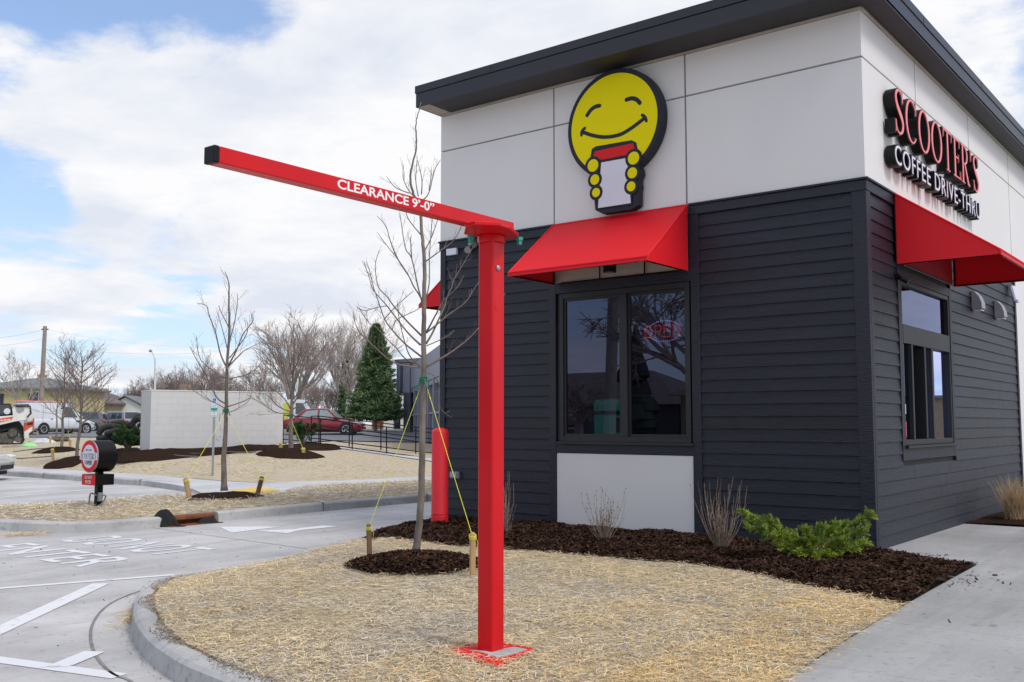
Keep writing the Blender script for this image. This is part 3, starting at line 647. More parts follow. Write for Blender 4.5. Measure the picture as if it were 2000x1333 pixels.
p = G(50, 1045); P = np.c_[rng.normal(p[0], .13, 350), rng.normal(p[1], .22, 350)]
blades('straw_heap', P, np.full(350, .003), .09, .005, .03, 'blade2', 'small heap of straw at the foot of the far kerb, left edge', 'straw')
A = np.array(frnt)[:, :2]; B = np.array(back)[:, :2]; n = 42000; i = rng.random(n)*62+4; i0 = i.astype(int); fr = (i-i0)[:, None]; v_ = rng.random(n)[:, None]
P = (A[i0]*(1-fr)+A[i0+1]*fr)*(1-v_)+(B[i0]*(1-fr)+B[i0+1]*fr)*v_
blades('straw', P, .13+.03*np.sin(pi*v_[:, 0]), .12, .007, .03, 'blade', 'straw on the far island between the drive and the parking bay', 'straw')
def chips(name, P, zs, s, label, mat='chip', cat='bark chips'):
    n = len(P); a = rng.uniform(0, 2*pi, n); l = s*rng.uniform(.4, 1.6, n); w = l*rng.uniform(.15, .45, n); ti = rng.normal(0, .35, (n, 2))
    u = np.c_[np.cos(a), np.sin(a), ti[:, 0]]*l[:, None]/2; t = np.c_[-np.sin(a), np.cos(a), ti[:, 1]]*w[:, None]/2; c = np.c_[P, zs]; up_ = np.array([0, 0, .004])
    V = np.stack([c-u-t, c+u-t, c+u+t, c-u+t+up_], 1).reshape(-1, 3); Fc = np.arange(n*4).reshape(-1, 4)
    return tag(fastobj(name, V, Fc, 4, mat), label, cat, kind='stuff')
A = np.array(bedF)[:, :2]; B = np.array(bedB)[:, :2]; n = 42000; i = rng.random(n)*68.9; i0 = i.astype(int); fr = (i-i0)[:, None]; v_ = rng.random(n)[:, None]
P = (A[i0]*(1-fr)+A[i0+1]*fr)*(1-v_)+(B[i0]*(1-fr)+B[i0+1]*fr)*v_; P += rng.normal(0, .02, P.shape)
Az = np.array(bedF)[:, 2]; Bz = np.array(bedB)[:, 2]; z0 = ((Az[i0]*(1-fr[:, 0])+Az[i0+1]*fr[:, 0])*(1-v_[:, 0])+(Bz[i0]*(1-fr[:, 0])+Bz[i0+1]*fr[:, 0])*v_[:, 0])
z = np.array([bz(x, y, q, t) for (x, y), q, t in zip(P, z0, v_[:, 0])])
chips('bark_chips', P, z+.008, .034, 'loose bark chips over the long mulch bed by the building')
n = 5500; a = rng.uniform(0, 2*pi, n); r = np.sqrt(rng.random(n)); P = np.c_[-6.82+r*.70*np.cos(a), 7.17+r*.70*np.sin(a)]
chips('bark_chips', P, .155+.10*np.clip(1-r**2.4, 0, 1)+.012, .034, 'loose bark chips on the mulch ring of the nearest tree')
P = np.r_[np.c_[rng.normal(-2.28, .12, 60), rng.normal(9.5, .45, 60)], np.c_[rng.normal(-3.1, .14, 25), rng.normal(11.05, .06, 25)], np.c_[rng.uniform(-2, -.4, 16), rng.uniform(7, 11, 16)]]
chips('bark_chips', P, np.full(len(P), .157), .032, 'stray bark chips spilled on the walk right of the mulch bed')
P = np.c_[rng.uniform(-13, -4.9, 330), rng.uniform(1.5, 13, 330)]; P = P[(P[:, 0] < np.interp(P[:, 1], [p[1] for p in KP], [p[0] for p in KP])-.05)]
chips('debris_crumbs', P, np.full(len(P), .004), .022, 'small dark crumbs of dirt scattered on the concrete drive')
# soil and dirt spilled over the kerb top
K = np.array([p for p in KP if -9.2 < p[0] < -2.5]); n = 5200; i = rng.integers(0, len(K)-1, n); f_ = rng.random(n)[:, None]; Q = K[i]*(1-f_)+K[i+1]*f_; T = K[i+1]-K[i]; T = T[:, :2]/np.linalg.norm(T[:, :2], axis=1)[:, None]; o_ = .175-np.abs(rng.normal(0, .035, n))*(1+np.sin(Q[:, 0]*5)*.9); P = Q[:, :2]+np.c_[T[:, 1], -T[:, 0]]*np.clip(o_, .05, .22)[:, None]
chips('soil_crumbs', P, Q[:, 2]+.003, .011, 'brown soil crumbs spilled along the top of the near kerb', 'soil', 'soil')
n = 350; i = rng.integers(0, len(K)-1, n); P = K[i][:, :2]+rng.normal(0, .03, (n, 2))-np.c_[K[i+1][:, 1]-K[i][:, 1], -(K[i+1][:, 0]-K[i][:, 0])]*.3
chips('soil_crumbs', P, np.full(n, .004), .010, 'fine dirt lying in the gutter at the foot of the near kerb', 'soil', 'soil')

# ------------------------------------------------------------------ the coffee kiosk
XL, XR, YF, YB = -10.03, -3.58, 11.04, 25.0
ZS, ZT, ZG = 4.30, 6.31, .10
B = empty('coffee_building', (-6.8, 11.04, .12), 'drive-thru coffee kiosk with dark lap siding below and pale grey panels above', 'building')
# core walls with openings, a few cm behind the cladding
W1 = (-7.80, -5.80, 1.30, 3.33); W2 = (12.20, 14.40, 1.28, 3.30)
mb = MB(); t0, t1 = YF+.035, YF+.20
mb.box(XL+.03, W1[0], t0, t1, ZG, ZT); mb.box(W1[1], XR-.035, t0, t1, ZG, ZT); mb.box(W1[0], W1[1], t0, t1, ZG, W1[2]); mb.box(W1[0], W1[1], t0, t1, W1[3], ZT)
s0, s1 = XR-.20, XR-.035
mb.box(s0, s1, t1, W2[0], ZG, ZT); mb.box(s0, s1, W2[1], YB, ZG, ZT); mb.box(s0, s1, W2[0], W2[1], ZG, W2[2]); mb.box(s0, s1, W2[0], W2[1], W2[3], ZT)
mb.box(XL+.03, XL+.2, t1, YB, ZG, ZT); mb.box(XL+.2, s0, YB-.2, YB, ZG, ZT)
obj('wall', mb, 'interior', B)
def boards(mb, a, b, z0, z1, axis, face, n0, holes=(), exp=.149, seed=1):
    """lap siding between a and b along the axis; face is the plane, sgn the outward side"""
    rr = random.Random(seed); k = 0; z = z0
    while z < z1-.01:
        zt = min(z+exp, z1); segs = [(a, b)]
        for (h0, h1, hz0, hz1) in holes:
            if zt > hz0+.02 and z < hz1-.02:
                ns = []
                for (p, q) in segs:
                    if h0 > p: ns.append((p, min(q, h0)))
                    if h1 < q: ns.append((max(p, h1), q))
                segs = [s_ for s_ in ns if s_[1]-s_[0] > .02]
        out = []
        for (p, q) in segs:
            c = p
            while q-c > 2.2:
                d = c+rr.uniform(1.0, 3.6)
                if q-d < .4: break
                out.append((c, d-.0025)); c = d+.0025
            out.append((c, q))
        for (p, q) in out:
            if axis == 'x': prof = [(face+.03, z), (face-.014, z), (face-.014, z+.004), (face+.003, zt+.006), (face+.03, zt+.006)]; mb.prism(prof, 'x', p, q)
            else: prof = [(face-.03, z), (face+.014, z), (face+.014, z+.004), (face-.003, zt+.006), (face-.03, zt+.006)]; mb.prism(prof, 'y', p, q)
        z = zt
        k += 1
mb = MB(); boards(mb, XL+.11, -7.97, .14, 4.17, 'x', YF, 0, seed=3); obj('front_siding', mb, 'siding', B)
mb = MB(); boards(mb, -5.66, XR-.14, .14, 4.17, 'x', YF, 0, seed=4); obj('front_siding', mb, 'siding', B)
mb = MB(); boards(mb, YF+.10, 18.72, .14, 4.17, 'y', XR, 0, holes=[(12.10, 14.52, 1.14, 3.9)], seed=9); obj('side_siding', mb, 'siding', B)
mb = MB(); mb.box(XL+.01, XL+.115, YF-.022, YF+.03, .13, 4.17); mb.box(-7.975, -7.86, YF-.022, YF+.03, .13, 4.17); mb.box(-5.775, -5.655, YF-.022, YF+.03, .13, 4.17); mb.box(XR-.145, XR+.022, YF-.024, YF+.03, .13, 4.17)
mb.box(XR-.03, XR+.024, YF+.032, YF+.105, .13, 4.17)
mb.box(XL-.01, -7.86, YF-.03, YF+.03, 4.172, 4.29); mb.box(-5.775, XR+.03, YF-.03, YF+.03, 4.172, 4.29); mb.box(XL-.02, -7.86, YF-.05, YF+.03, 4.292, 4.318); mb.box(-5.775, XR+.05, YF-.05, YF+.03, 4.292, 4.318)
mb.box(XR-.03, XR+.028, YF+.032, 18.72, 4.172, 4.29); mb.box(XR-.03, XR+.05, YF+.032, 18.74, 4.292, 4.318)
mb.box(-7.86, -5.775, YF-.018, YF+.03, 1.145, 1.30); mb.box(-7.86, -5.775, YF-.02, YF+.03, 3.335, 3.62)
mb.box(XR-.03, XR+.02, 12.09, 12.195, 1.10, 3.42); mb.box(XR-.03, XR+.02, 14.405, 14.515, 1.10, 3.42); mb.box(XR-.03, XR+.018, 12.197, 14.403, 1.10, 1.26); mb.box(XR-.03, XR+.018, 12.197, 14.403, 3.305, 3.42)
mb.box(XR-.03, XR+.026, 18.72, 18.83, .13, 4.17)
obj('trim', mb, 'trim', B, bevel=.003, seg=1)
mb = MB(); mb.box(XL, XR+.0, YF-.004, YF+.03, .06, .128); mb.box(XR-.03, XR+.006, YF+.032, 18.8, .06, .128); obj('base_flashing', mb, 'soffit', B)
# panels with double-line joints
mb = MB(); xs_ = [XL, -7.885, -5.815, XR+.012]; g = .011
for a, b in zip(xs_[:-1], xs_[1:]):
    for z0, z1 in ((4.32, 5.715), (5.735, 6.27)): mb.box(a+(g if a > XL else 0), b-(g if b < XR else 0), YF-.012, YF+.02, z0, z1)
obj('panel', MB().box(-7.855, -5.78, YF-.008, YF+.02, .13, 1.14), 'panel', B, bevel=.002, seg=1)
obj('panel', mb, 'panel', B, bevel=.002, seg=1); mb = MB()
ys_ = [YF+.022, 13.13, 15.9, 18.68, 21.4, YB]
for a, b in zip(ys_[:-1], ys_[1:]):
    z00 = 4.32
    for z0, z1 in ((z00, 5.715), (5.735, 6.27)): mb.box(XR-.02, XR+.012, a+(g if a > YF+.1 else 0), b-g, z0, z1)
mb.box(XR-.02, XR+.02, 18.84, 21.4, .13, 4.30); mb.box(XR-.02, XR+.02, 21.42, YB, .13, 4.30)
obj('panel', mb, 'panel', B, bevel=.002, seg=1)
mb = MB(); mb.box(XL, XR-.012, YF-.0145, YF-.0125, 5.7215, 5.7285)
for x in (-7.885, -5.815): mb.box(x-.003, x+.003, YF-.0145, YF-.0125, 4.33, 5.714); mb.box(x-.003, x+.003, YF-.0145, YF-.0125, 5.736, 6.26)
mb.box(XR+.0125, XR+.0145, YF+.03, 24.9, 5.7215, 5.7285)
for y in ys_[1:-1]: mb.box(XR+.0125, XR+.0145, y-.003, y+.003, 4.33, 5.714); mb.box(XR+.0125, XR+.0145, y-.003, y+.003, 5.736, 6.26)
obj('joint_strip', mb, 'beige', B)
mb = MB(); mb.box(XL, XR, YF+.021, YF+.034, 4.2, 6.28); mb.box(XR-.034, XR-.021, YF+.03, YB, 4.2, 6.28); mb.box(-7.86, -5.77, YF+.0205, YF+.034, .13, 1.16); obj('joint_shadow_gap', mb, 'joint', B)
# roof with two-step fascia, soffit
X0, X1, Y0 = -10.07, -3.28, 10.50; Yb = YB+.4
mb = MB(); mb.box(X0, X1, Y0, Y0+.02, 6.30, 6.508); mb.box(X0-.012, X1+.012, Y0-.012, Y0+.02, 6.514, 6.63)
mb.box(X1-.02, X1, Y0+.021, Yb, 6.30, 6.508); mb.box(X1-.02, X1+.012, Y0+.021, Yb, 6.514, 6.63); mb.box(X0, X0+.02, Y0+.021, Yb, 6.30, 6.508); mb.box(X0-.012, X0+.02, Y0+.021, Yb, 6.514, 6.63)
mb.box(X0+.021, X1-.021, Y0+.021, Yb, 6.56, 6.60)
roof = obj('roof', mb, 'fascia', B, bevel=.003, seg=1)
for x in (-8.6, -6.2, -4.0): obj('fascia_joint', MB().box(x, x+.004, Y0-.0145, Y0-.012, 6.52, 6.625), 'black', roof)
for y in (12.5, 15.5, 18.5): obj('fascia_joint', MB().box(X1+.012, X1+.0145, y, y+.004, 6.52, 6.625), 'black', roof)
mb = MB(); mb.box(X0+.26, X1-.021, Y0+.021, YF-.02, 6.302, 6.33); mb.box(XR+.02, X1-.021, YF-.018, Yb, 6.302, 6.33); mb.box(X0+.021, X1, YF, YB, 6.31, 6.34); obj('soffit', mb, 'soffit', roof)
mb = MB().box(X0+.021, X0+.258, Y0+.021, YF-.02, 6.302, 6.33); obj('soffit_end', mb, 'beige', roof)
mb = MB(); mb.box(XL+.01, XR+.03, YF-.04, YF-.014, 6.272, 6.30); mb.box(XR+.014, XR+.04, YF-.012, YB, 6.272, 6.30); obj('soffit_trim', mb, 'beige', roof)
# front window
def window(parent, x0, x1, z0, z1, cuts):
    m = MB(); y0, y1 = YF-.016, YF+.10
    m.box(x0, x0+.06, y0, y1, z0, z1); m.box(x1-.06, x1, y0, y1, z0, z1); m.box(x0+.06, x1-.06, y0, y1, z0, z0+.07); m.box(x0+.06, x1-.06, y0, y1, z1-.075, z1)
    for c in cuts: m.box(c-.045, c+.045, y0+.004, y1, z0+.07, z1-.075)
    w = obj('window', m, 'frame', parent, bevel=.004, seg=1)
    e = [x0+.06]+[c for c in cuts]+[x1-.06]
    for i in range(len(e)-1):
        a = e[i]+(.045 if i else 0); b = e[i+1]-(.045 if i < len(e)-2 else 0); s = MB(); y = y0+.022+.02*i
        s.box(a, a+.032, y, y+.05, z0+.07, z1-.075); s.box(b-.032, b, y, y+.05, z0+.07, z1-.075); s.box(a+.032, b-.032, y, y+.05, z0+.07, z0+.105); s.box(a+.032, b-.032, y, y+.05, z1-.108, z1-.075)
        sh = obj('sash', s, 'frame', w)
        g_ = MB(); g_.add([(a+.03, y+.02, z0+.1), (b-.03, y+.02, z0+.1), (b-.03, y+.02, z1-.1), (a+.03, y+.02, z1-.1)], [(0, 1, 2, 3)]); obj('pane', g_, 'glass', w)
    return w
window(B, W1[0], W1[1], W1[2], W1[3], [-6.77])
obj('window_sill', MB().box(-7.83, -5.76, YF-.045, YF-.018, 1.262, 1.298), 'frame', B, bevel=.003)
# serving window on the side wall
m = MB(); xo, xi = XR+.012, XR-.12; fy = [12.20, 14.40]; zt = 2.72
m.box(xi, xo, 12.20, 12.25, 1.28, 3.30); m.box(xi, xo, 14.35, 14.40, 1.28, 3.30); m.box(xi, xo, 12.25, 14.35, 3.245, 3.30); m.box(xi, xo, 12.25, 14.35, 1.28, 1.35)
m.box(xi, xo+.003, 12.25, 14.35, 2.52, 2.75)
m.box(xi, xo+.006, 12.56, 12.62, 1.35, 2.52); m.box(xi, xo+.004, 13.12, 13.18, 1.35, 2.52); m.box(xi, xo+.006, 13.44, 13.52, 1.35, 2.52)
sw = obj('service_window', m, 'frame', B, bevel=.004, seg=1)
m = MB(); m.box(xi+.04, xi+.075, 12.63, 12.70, 1.36, 2.51); m.box(xi+.04, xi+.075, 12.76, 12.80, 1.42, 2.45); obj('sash', m, 'frame', sw)
for (a, b, c, d, x) in ((12.25, 14.35, 2.75, 3.245, -.04), (12.25, 12.56, 1.35, 2.52, -.03), (13.18, 13.44, 1.35, 2.52, -.035), (13.52, 14.35, 1.35, 2.52, -.045)):
    obj('pane', MB().add([(XR+x, a, c), (XR+x, b, c), (XR+x, b, d), (XR+x, a, d)], [(0, 1, 2, 3)]), 'glass', sw)
m = MB(); m.box(XR-.028, XR-.026, 12.27, 12.40, 1.38, 1.57); st = obj('sticker', m, 'sticker', sw); st['label'] = 'red service notice sticker'
m = MB(); 
for i in range(6): m.box(XR-.0255, XR-.0245, 12.285, 12.285+(.10 if i else .07), 1.40+i*.028, 1.406+i*.028)
obj('sticker_print', m, 'letter_white', st)
m = MB(); m.box(XR-.028, XR-.026, 12.34, 12.40, 1.66, 1.78); m.box(XR-.028, XR-.026, 12.27, 12.31, 1.67, 1.71); m.box(XR-.028, XR-.026, 12.27, 12.31, 1.73, 1.77); s2 = obj('sticker', m, 'signwhite', sw); s2['label'] = 'small white payment stickers'
obj('window_sill', MB().box(XR+.02, XR+.06, 12.18, 14.42, 1.245, 1.278), 'frame', B, bevel=.003)
# awnings: closed sloped fabric with triangular ends
def awning(parent, name, P, lining=True, val=.05):
    """P: wall-top A,B ; wall-bottom C,D ; front-bottom E,F"""
    A, Bq, Cc, D, E_, F_ = [Vector(p) for p in P]; m = MB(); dn = Vector((0, 0, -val))
    th = .012
    def sheet(q, t):
        q = [Vector(a) for a in q]; n = (q[1]-q[0]).cross(q[2]-q[0]).normalized()*t; k = len(q)
        m.add(q+[a+n for a in q], [tuple(range(k)), tuple(range(k, 2*k))[::-1]]+[(i, (i+1) % k, k+(i+1) % k, k+i) for i in range(k)])
    sheet([A, Bq, F_, E_], th); sheet([A, E_, E_+dn, Cc], th); sheet([Bq, D, F_+dn, F_], th); sheet([E_, F_, F_+dn, E_+dn], th)
    for p, q in ((A, E_), (Bq, F_), (E_, F_), (E_, E_+dn), (F_, F_+dn), (A, Bq)): m.tube([p, q], .0135, 6)
    a = obj(name, m, 'awning', parent)
    fr = MB(); h = Vector((0, 0, .03)); CN = (Cc+D+E_+F_)/4
    for p, q in ((Cc, E_+dn), (D, F_+dn), (E_+dn, F_+dn), (Cc, D)): fr.tube([p*.96+q*.04+h*.2+(CN-p)*.04, q*.96+p*.04+h*.2+(CN-q)*.04], .012, 4)
    for t in ((0., .36, .72, 1.0) if E_.y < 11 else (0., 1.0)):
        p = Cc.lerp(D, t); q = A.lerp(Bq, t); e = E_.lerp(F_, t); i = (e-p).normalized()*.03+(D-Cc).normalized()*(.03 if t < .5 else -.03); fr.tube([p+i, q+i-h], .012, 4); 
    obj('awning_frame', fr, 'black', a)
    return a, m
a1, _ = awning(B, 'awning', [(-7.87, YF-.05, 4.30), (-5.79, YF-.05, 4.30), (-7.87, YF-.05, 3.46), (-5.79, YF-.05, 3.46), (-7.87, 9.98, 3.51), (-5.79, 9.98, 3.51)])
obj('awning_backing', MB().box(-7.85, -5.80, YF-.046, YF-.03, 3.48, 4.29), 'beige', a1)
obj('awning_backing', MB().box(-5.775, -5.66, YF-.04, YF-.028, 3.0, 4.16), 'trim', a1) if False else None
m = MB(); m.lathe([(.085, 0), (.085, .17), (.07, .18)], (-6.78, 10.72, 3.50), 20); dl = obj('awning_light', m, 'black', a1); obj('lens', MB().lathe([(.06, 0), (.06, .004)], (-6.78, 10.72, 3.495), 16), 'lampw', dl)
a2, _ = awning(B, 'awning', [(XR+.05, 11.99, 4.30), (XR+.05, 14.55, 4.30), (XR+.05, 11.99, 3.45), (XR+.05, 14.55, 3.45), (-2.40, 11.99, 3.50), (-2.40, 14.55, 3.50)])
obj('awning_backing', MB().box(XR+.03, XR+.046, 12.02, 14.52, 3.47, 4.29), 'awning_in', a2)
a3, _ = awning(B, 'awning', [(XL-.05, 13.2, 4.30), (XL-.05, 11.75, 4.30), (XL-.05, 13.2, 3.45), (XL-.05, 11.75, 3.45), (-11.15, 13.2, 3.50), (-11.15, 11.75, 3.50)])
# wall lights, camera, outlets
for y in (15.80, 17.29):
    m = MB(); P = [(XR+.012, 3.24), (XR+.03, 3.235), (XR+.16, 3.25), (XR+.155, 3.34), (XR+.12, 3.44), (XR+.06, 3.515), (XR+.012, 3.52)]; m.prism(P, 'y', y-.11, y+.11)
    w = obj('wall_light', m, 'lampw', B, bevel=.008); obj('lens', MB().box(XR+.03, XR+.14, y-.09, y+.09, 3.225, 3.236), 'letter_white', w)
m = MB(); m.box(XR+.012, XR+.07, 18.28, 18.42, 3.84, 3.9); fl = obj('flood_light', m, 'lampw', B)
m = MB(); m.tube([(XR+.07, 18.3, 3.86), (XR+.13, 18.25, 3.62)], [.05, .035], 10); m.tube([(XR+.07, 18.42, 3.86), (XR+.13, 18.42, 3.60)], [.05, .035], 10); obj('lamp_head', m, 'letter_white', fl)
m = MB(); m.lathe([(.035, 0), (.04, .05)], (XR+.012, 12.02, 3.30), 12, 'x'); m.tube([(XR+.05, 12.02, 3.30), (XR+.10, 11.98, 3.26), (XR+.17, 11.99, 3.22)], [.018, .028, .03], 10); obj('camera', m, 'black', B)
p = PY(886, 493, YF); m = MB(); m.box(p[0]-.10, p[0]+.10, YF-.06, YF-.011, p[2]-.05, p[2]+.05); fl = obj('flood_light', m, 'letter_white', B, bevel=.006)
p = PY(925, 487, YF); m = MB(); m.tube([(p[0]-.06, YF-.03, p[2]+.02), (p[0]-.02, YF-.12, p[2]-.03)], [.04, .05], 10); m.tube([(p[0]+.06, YF-.03, p[2]+.04), (p[0]+.04, YF-.12, p[2]+.08)], [.04, .05], 10); obj('lamp_head', m, 'lampw', fl)
p = PY(892, 928, YF); m = MB(); m.box(p[0]-.085, p[0]+.085, YF-.06, YF-.01, p[2]-.05, p[2]+.05); ob = obj('outlet_box', m, 'lampw', B, bevel=.008); obj('cover', MB().box(p[0]-.075, p[0]+.06, YF-.075, YF-.061, p[2]-.04, p[2]+.04), 'steel', ob, bevel=.008)
# interior seen through the glass
m = MB(); m.box(XL+.25, XR-.25, 11.3, 24.7, .14, .16); m.box(XL+.25, XR-.25, 15.2, 15.3, .2, 4.2); m.box(XL+.25, XR-.25, 11.25, 24.7, 3.75, 3.8); obj('interior_wall', m, 'interior', B)
m = MB(); m.box(-7.75, -7.05, 11.7, 12.3, .2, 1.95); eq = obj('cooler', m, 'teal', B, bevel=.02)
m = MB(); m.box(-7.67, -7.13, 11.685, 11.695, 1.72, 1.88); m.box(-7.67, -7.13, 11.685, 11.695, 1.1, 1.66); obj('cooler_front', m, 'tealglow', eq)
m = MB(); m.box(-7.30, -7.12, 11.668, 11.683, 1.42, 1.62); obj('notice', m, 'cup_white', eq)
m = MB(); m.box(-6.6, -5.7, 11.9, 12.5, .2, 1.35); m.box(-6.5, -6.3, 12.0, 12.3, 1.36, 1.75); m.box(-6.1, -5.95, 12.0, 12.2, 1.36, 1.6); m.box(-5.8, -4.2, 12.9, 13.5, .2, 1.1); m.box(-4.9, -4.7, 15.1, 15.18, .2, 3.0); obj('counter', m, 'black', B, bevel=.01)
m = MB(); m.box(-7.3, -6.85, 12.2, 13.6, 3.60, 3.66); obj('ceiling_lamp', m, 'lampglow', B); m = MB(); m.box(-6.0, -5.0, 12.6, 13.3, 3.60, 3.66); obj('ceiling_lamp', m, 'lampglow', B)
# OPEN sign of small lamps, hung inside
cy_ = YF+.14; _o = PY(1297, 647, YF+.14); cx, cz = _o[0], _o[2]
osn = empty('open_sign', (cx, cy_, cz), 'small oval sign of red and violet dots reading OPEN, hanging inside the front window', 'open sign')
obj('backing', MB().box(cx-.30, cx+.30, cy_+.012, cy_+.02, cz-.15, cz+.16), glass('sign_acrylic', alpha=.9, refl=.0), osn)
m = MB()
for k in range(46):
    a = 2*pi*k/46
    if abs(sin(a)) > .42: m.lathe([(.0052, 0), (.0052, .006)], (cx+.26*cos(a)*.95, cy_, cz+.135*sin(a)), 6, 'y')
obj('oval_dots', m, 'ledblue', osn)
m = MB()
def dots(P, st=.021):
    P = [np.array(p) for p in P]
    for a, b in zip(P[:-1], P[1:]):
        n = max(1, int(round(np.linalg.norm(b-a)/st)))
        for i in range(n+1): q = a+(b-a)*i/n; m.lathe([(.0052, 0), (.0052, .006)], (cx+q[0], cy_-.003, cz+q[1]), 6, 'y')
h = .075; dots([(-.235+.052*cos(t), .075*sin(t)) for t in np.linspace(0, 2*pi, 17)], .03)
dots([(-.13, -h), (-.13, h), (-.06, h), (-.04, h/2), (-.06, 0), (-.13, 0)]); dots([(.08, h), (.0, h), (.0, -h), (.08, -h)]); dots([(.0, 0), (.06, 0)]); dots([(.13, -h), (.13, h), (.23, -h), (.23, h)])
obj('letter_dots', m, 'ledred', osn)

# ---- round face-and-cup logo cabinet on the front wall
lg = empty('logo_sign', (-6.82, YF-.02, 4.3), 'big round yellow smiling face holding a red and white cup, sign on the front wall', 'sign')
LF = 10.86
def lp(x, y, Y=LF):
    p = PY(1080+x/4.165, 120+y/4.165, Y); return (p[0], p[2])
CXL, CZL, RX, RZ = -6.795, 5.52, .735, .735
def circ(c, r, n=40, rz=None): return [(c[0]+r*cos(2*pi*k/n), c[1]+(rz or r)*sin(2*pi*k/n)) for k in range(n)]
fing = [(lp(330, 850), .118, .085), (lp(345, 965), .11, .070), (lp(355, 1070), .105, .062), (lp(660, 790), .118, .085), (lp(650, 910), .11, .072), (lp(640, 1020), .105, .065)]
m = MB(); yb = YF-.03
m.prism(circ((CXL, CZL), RX, 72, RZ), 'y', LF, yb)
for i, (c, ro, ri) in enumerate(fing): m.prism(circ(c, ro, 28), 'y', LF+.001+.001*i, yb-.002*i-.002)
cupo = [lp(318, 715), lp(348, 690), lp(640, 640), lp(690, 665), lp(700, 740), lp(690, 1170), lp(640, 1205), lp(400, 1240), lp(340, 1210), lp(320, 1000), lp(305, 790)]
m.prism(cupo, 'y', LF+.008, yb-.02); obj('cabinet', m, 'navy', lg, bevel=.006, seg=1)
m = MB(); m.prism(circ((CXL, CZL), RX-.065, 72, RZ-.065), 'y', LF-.004, LF+.01); obj('face', m, 'yellow_sign', lg)
def band(m, P, ws, y0, y1):
    P = [np.array(p) for p in P]; n = len(P); l = []; r = []
    for i in range(n):
        d = P[min(i+1, n-1)]-P[max(i-1, 0)]; d = d/np.linalg.norm(d); nn = np.array((-d[1], d[0])); w = ws[i] if hasattr(ws, '__len__') else ws; l.append(tuple(P[i]+nn*w/2)); r.append(tuple(P[i]-nn*w/2))
    for i in range(n-1): m.prism([l[i], l[i+1], r[i+1], r[i]], 'y', y0, y1, True)
m = MB()
for pts in ([(280, 440), (310, 398), (345, 372), (380, 363)], [(600, 314), (640, 303), (680, 312), (708, 340)]):
    Q = smoothpts([lp(*p)+(0,) for p in pts], 5); band(m, [q[:2] for q in Q], .056, LF-.0075, LF-.003)
    for e in (Q[0], Q[-1]): m.prism(circ(e[:2], .028, 14), 'y', LF-.008, LF-.003)
Q = smoothpts([lp(*p)+(0,) for p in [(246, 578), (320, 603), (420, 618), (540, 600), (640, 545), (745, 465)]], 6); band(m, [q[:2] for q in Q], .05, LF-.0075, LF-.003)
for pts in ([(262, 545), (238, 570), (234, 604)], [(726, 438), (750, 455), (762, 488)]):
    Q = smoothpts([lp(*p)+(0,) for p in pts], 4); band(m, [q[:2] for q in Q], .042, LF-.0085, LF-.003)
    for e in (Q[0], Q[-1]): m.prism(circ(e[:2], .018, 12), 'y', LF-.0088, LF-.003)
cupd = [lp(318, 715), lp(348, 694), lp(640, 643), lp(680, 662), lp(700, 760), lp(650, 1000), lp(640, 1170), lp(360, 1200), lp(330, 1000), lp(305, 790)]
m.prism(cupd, 'y', LF-.007, LF-.003); obj('face_lines', m, 'navy', lg)
m = MB(); m.prism([lp(345, 735), lp(655, 668), lp(668, 720), lp(600, 762), lp(400, 803), lp(330, 775)], 'y', LF-.011, LF-.0075); obj('cup_lid', m, 'red_face', lg)
m = MB(); m.prism([lp(396, 826), lp(606, 788), lp(636, 1155), lp(370, 1196)], 'y', LF-.011, LF-.0075); obj('cup', m, 'cup_white', lg)
for fi, (c, ro, ri) in enumerate(fing):
    m = MB(); m.prism(circ(c, ri+.042, 26), 'y', LF-.013+fi % 3*.0005, LF-.0113); fb = obj('finger', m, 'navy', lg)
    m = MB(); m.prism(circ(c, ri, 26), 'y', LF-.0155, LF-.0132); obj('finger_face', m, 'yellow_sign', fb)

# ---- channel letters on the side wall
ls = empty('letter_sign', (XR+.02, 11.7, 4.97), 'long letter sign on the side wall reading SCOOTER\'S over COFFEE DRIVE-THRU', 'sign')
U_, Z_, Nn = (0, 1, 0), (0, 0, 1), (1, 0, 0)
big, fc = [], []
serif(None, "SCOOTER'S", (XR+.03, 11.72, 4.985), U_, Z_, Nn, .565, 4.12, .115, grow=.022, per=big)
serif(None, "SCOOTER'S", (XR+.03, 11.72, 4.985), U_, Z_, Nn, .565, 4.12, .006, grow=-.004, lift=.124, per=fc)
for (ch, a), (_, b) in zip(big, fc): lt = obj('letter', a, 'black', ls); obj('letter_face', b, 'pink', lt)
def sans_row(txt, y0, y1, z0, h):
    full = text_mesh(txt, 1, 0, 0, 1.12); xs = [q[0] for q in full[0]]; sx = (y1-y0)/(max(xs)-min(xs)); hh = max(q[1] for q in full[0])-min(q[1] for q in full[0]); x = min(xs)
    for i, ch in enumerate(txt):
        if ch == ' ': continue
        pre = text_mesh(txt[:i+1], 1, 0, 0, 1.12)[0]; gl = text_mesh(ch, 1, 0, 0)[0]; gw = max(q[0] for q in gl)-min(q[0] for q in gl); xe = max(q[0] for q in pre); st_ = y0+(xe-gw-x)*sx; gh = (max(q[1] for q in gl)-min(q[1] for q in gl))/.73*h; gz = z0+(min(q[1] for q in gl))/.73*h
        m = MB(); place_text(m, text_mesh(ch, 1, .055, .045), (XR+.085, st_-.014, gz-.015), U_, Z_, Nn, gw*sx+.026, gh+.030); lt = obj('letter', m, 'black', ls)
        m = MB(); place_text(m, text_mesh(ch, 1, .003, -.006), (XR+.145, st_+.004, gz+.004), U_, Z_, Nn, gw*sx-.008, gh-.008); obj('letter_face', m, 'letter_white', lt)
sans_row('COFFEE DRIVE-THRU', 11.72, 15.86, 4.61, .25)
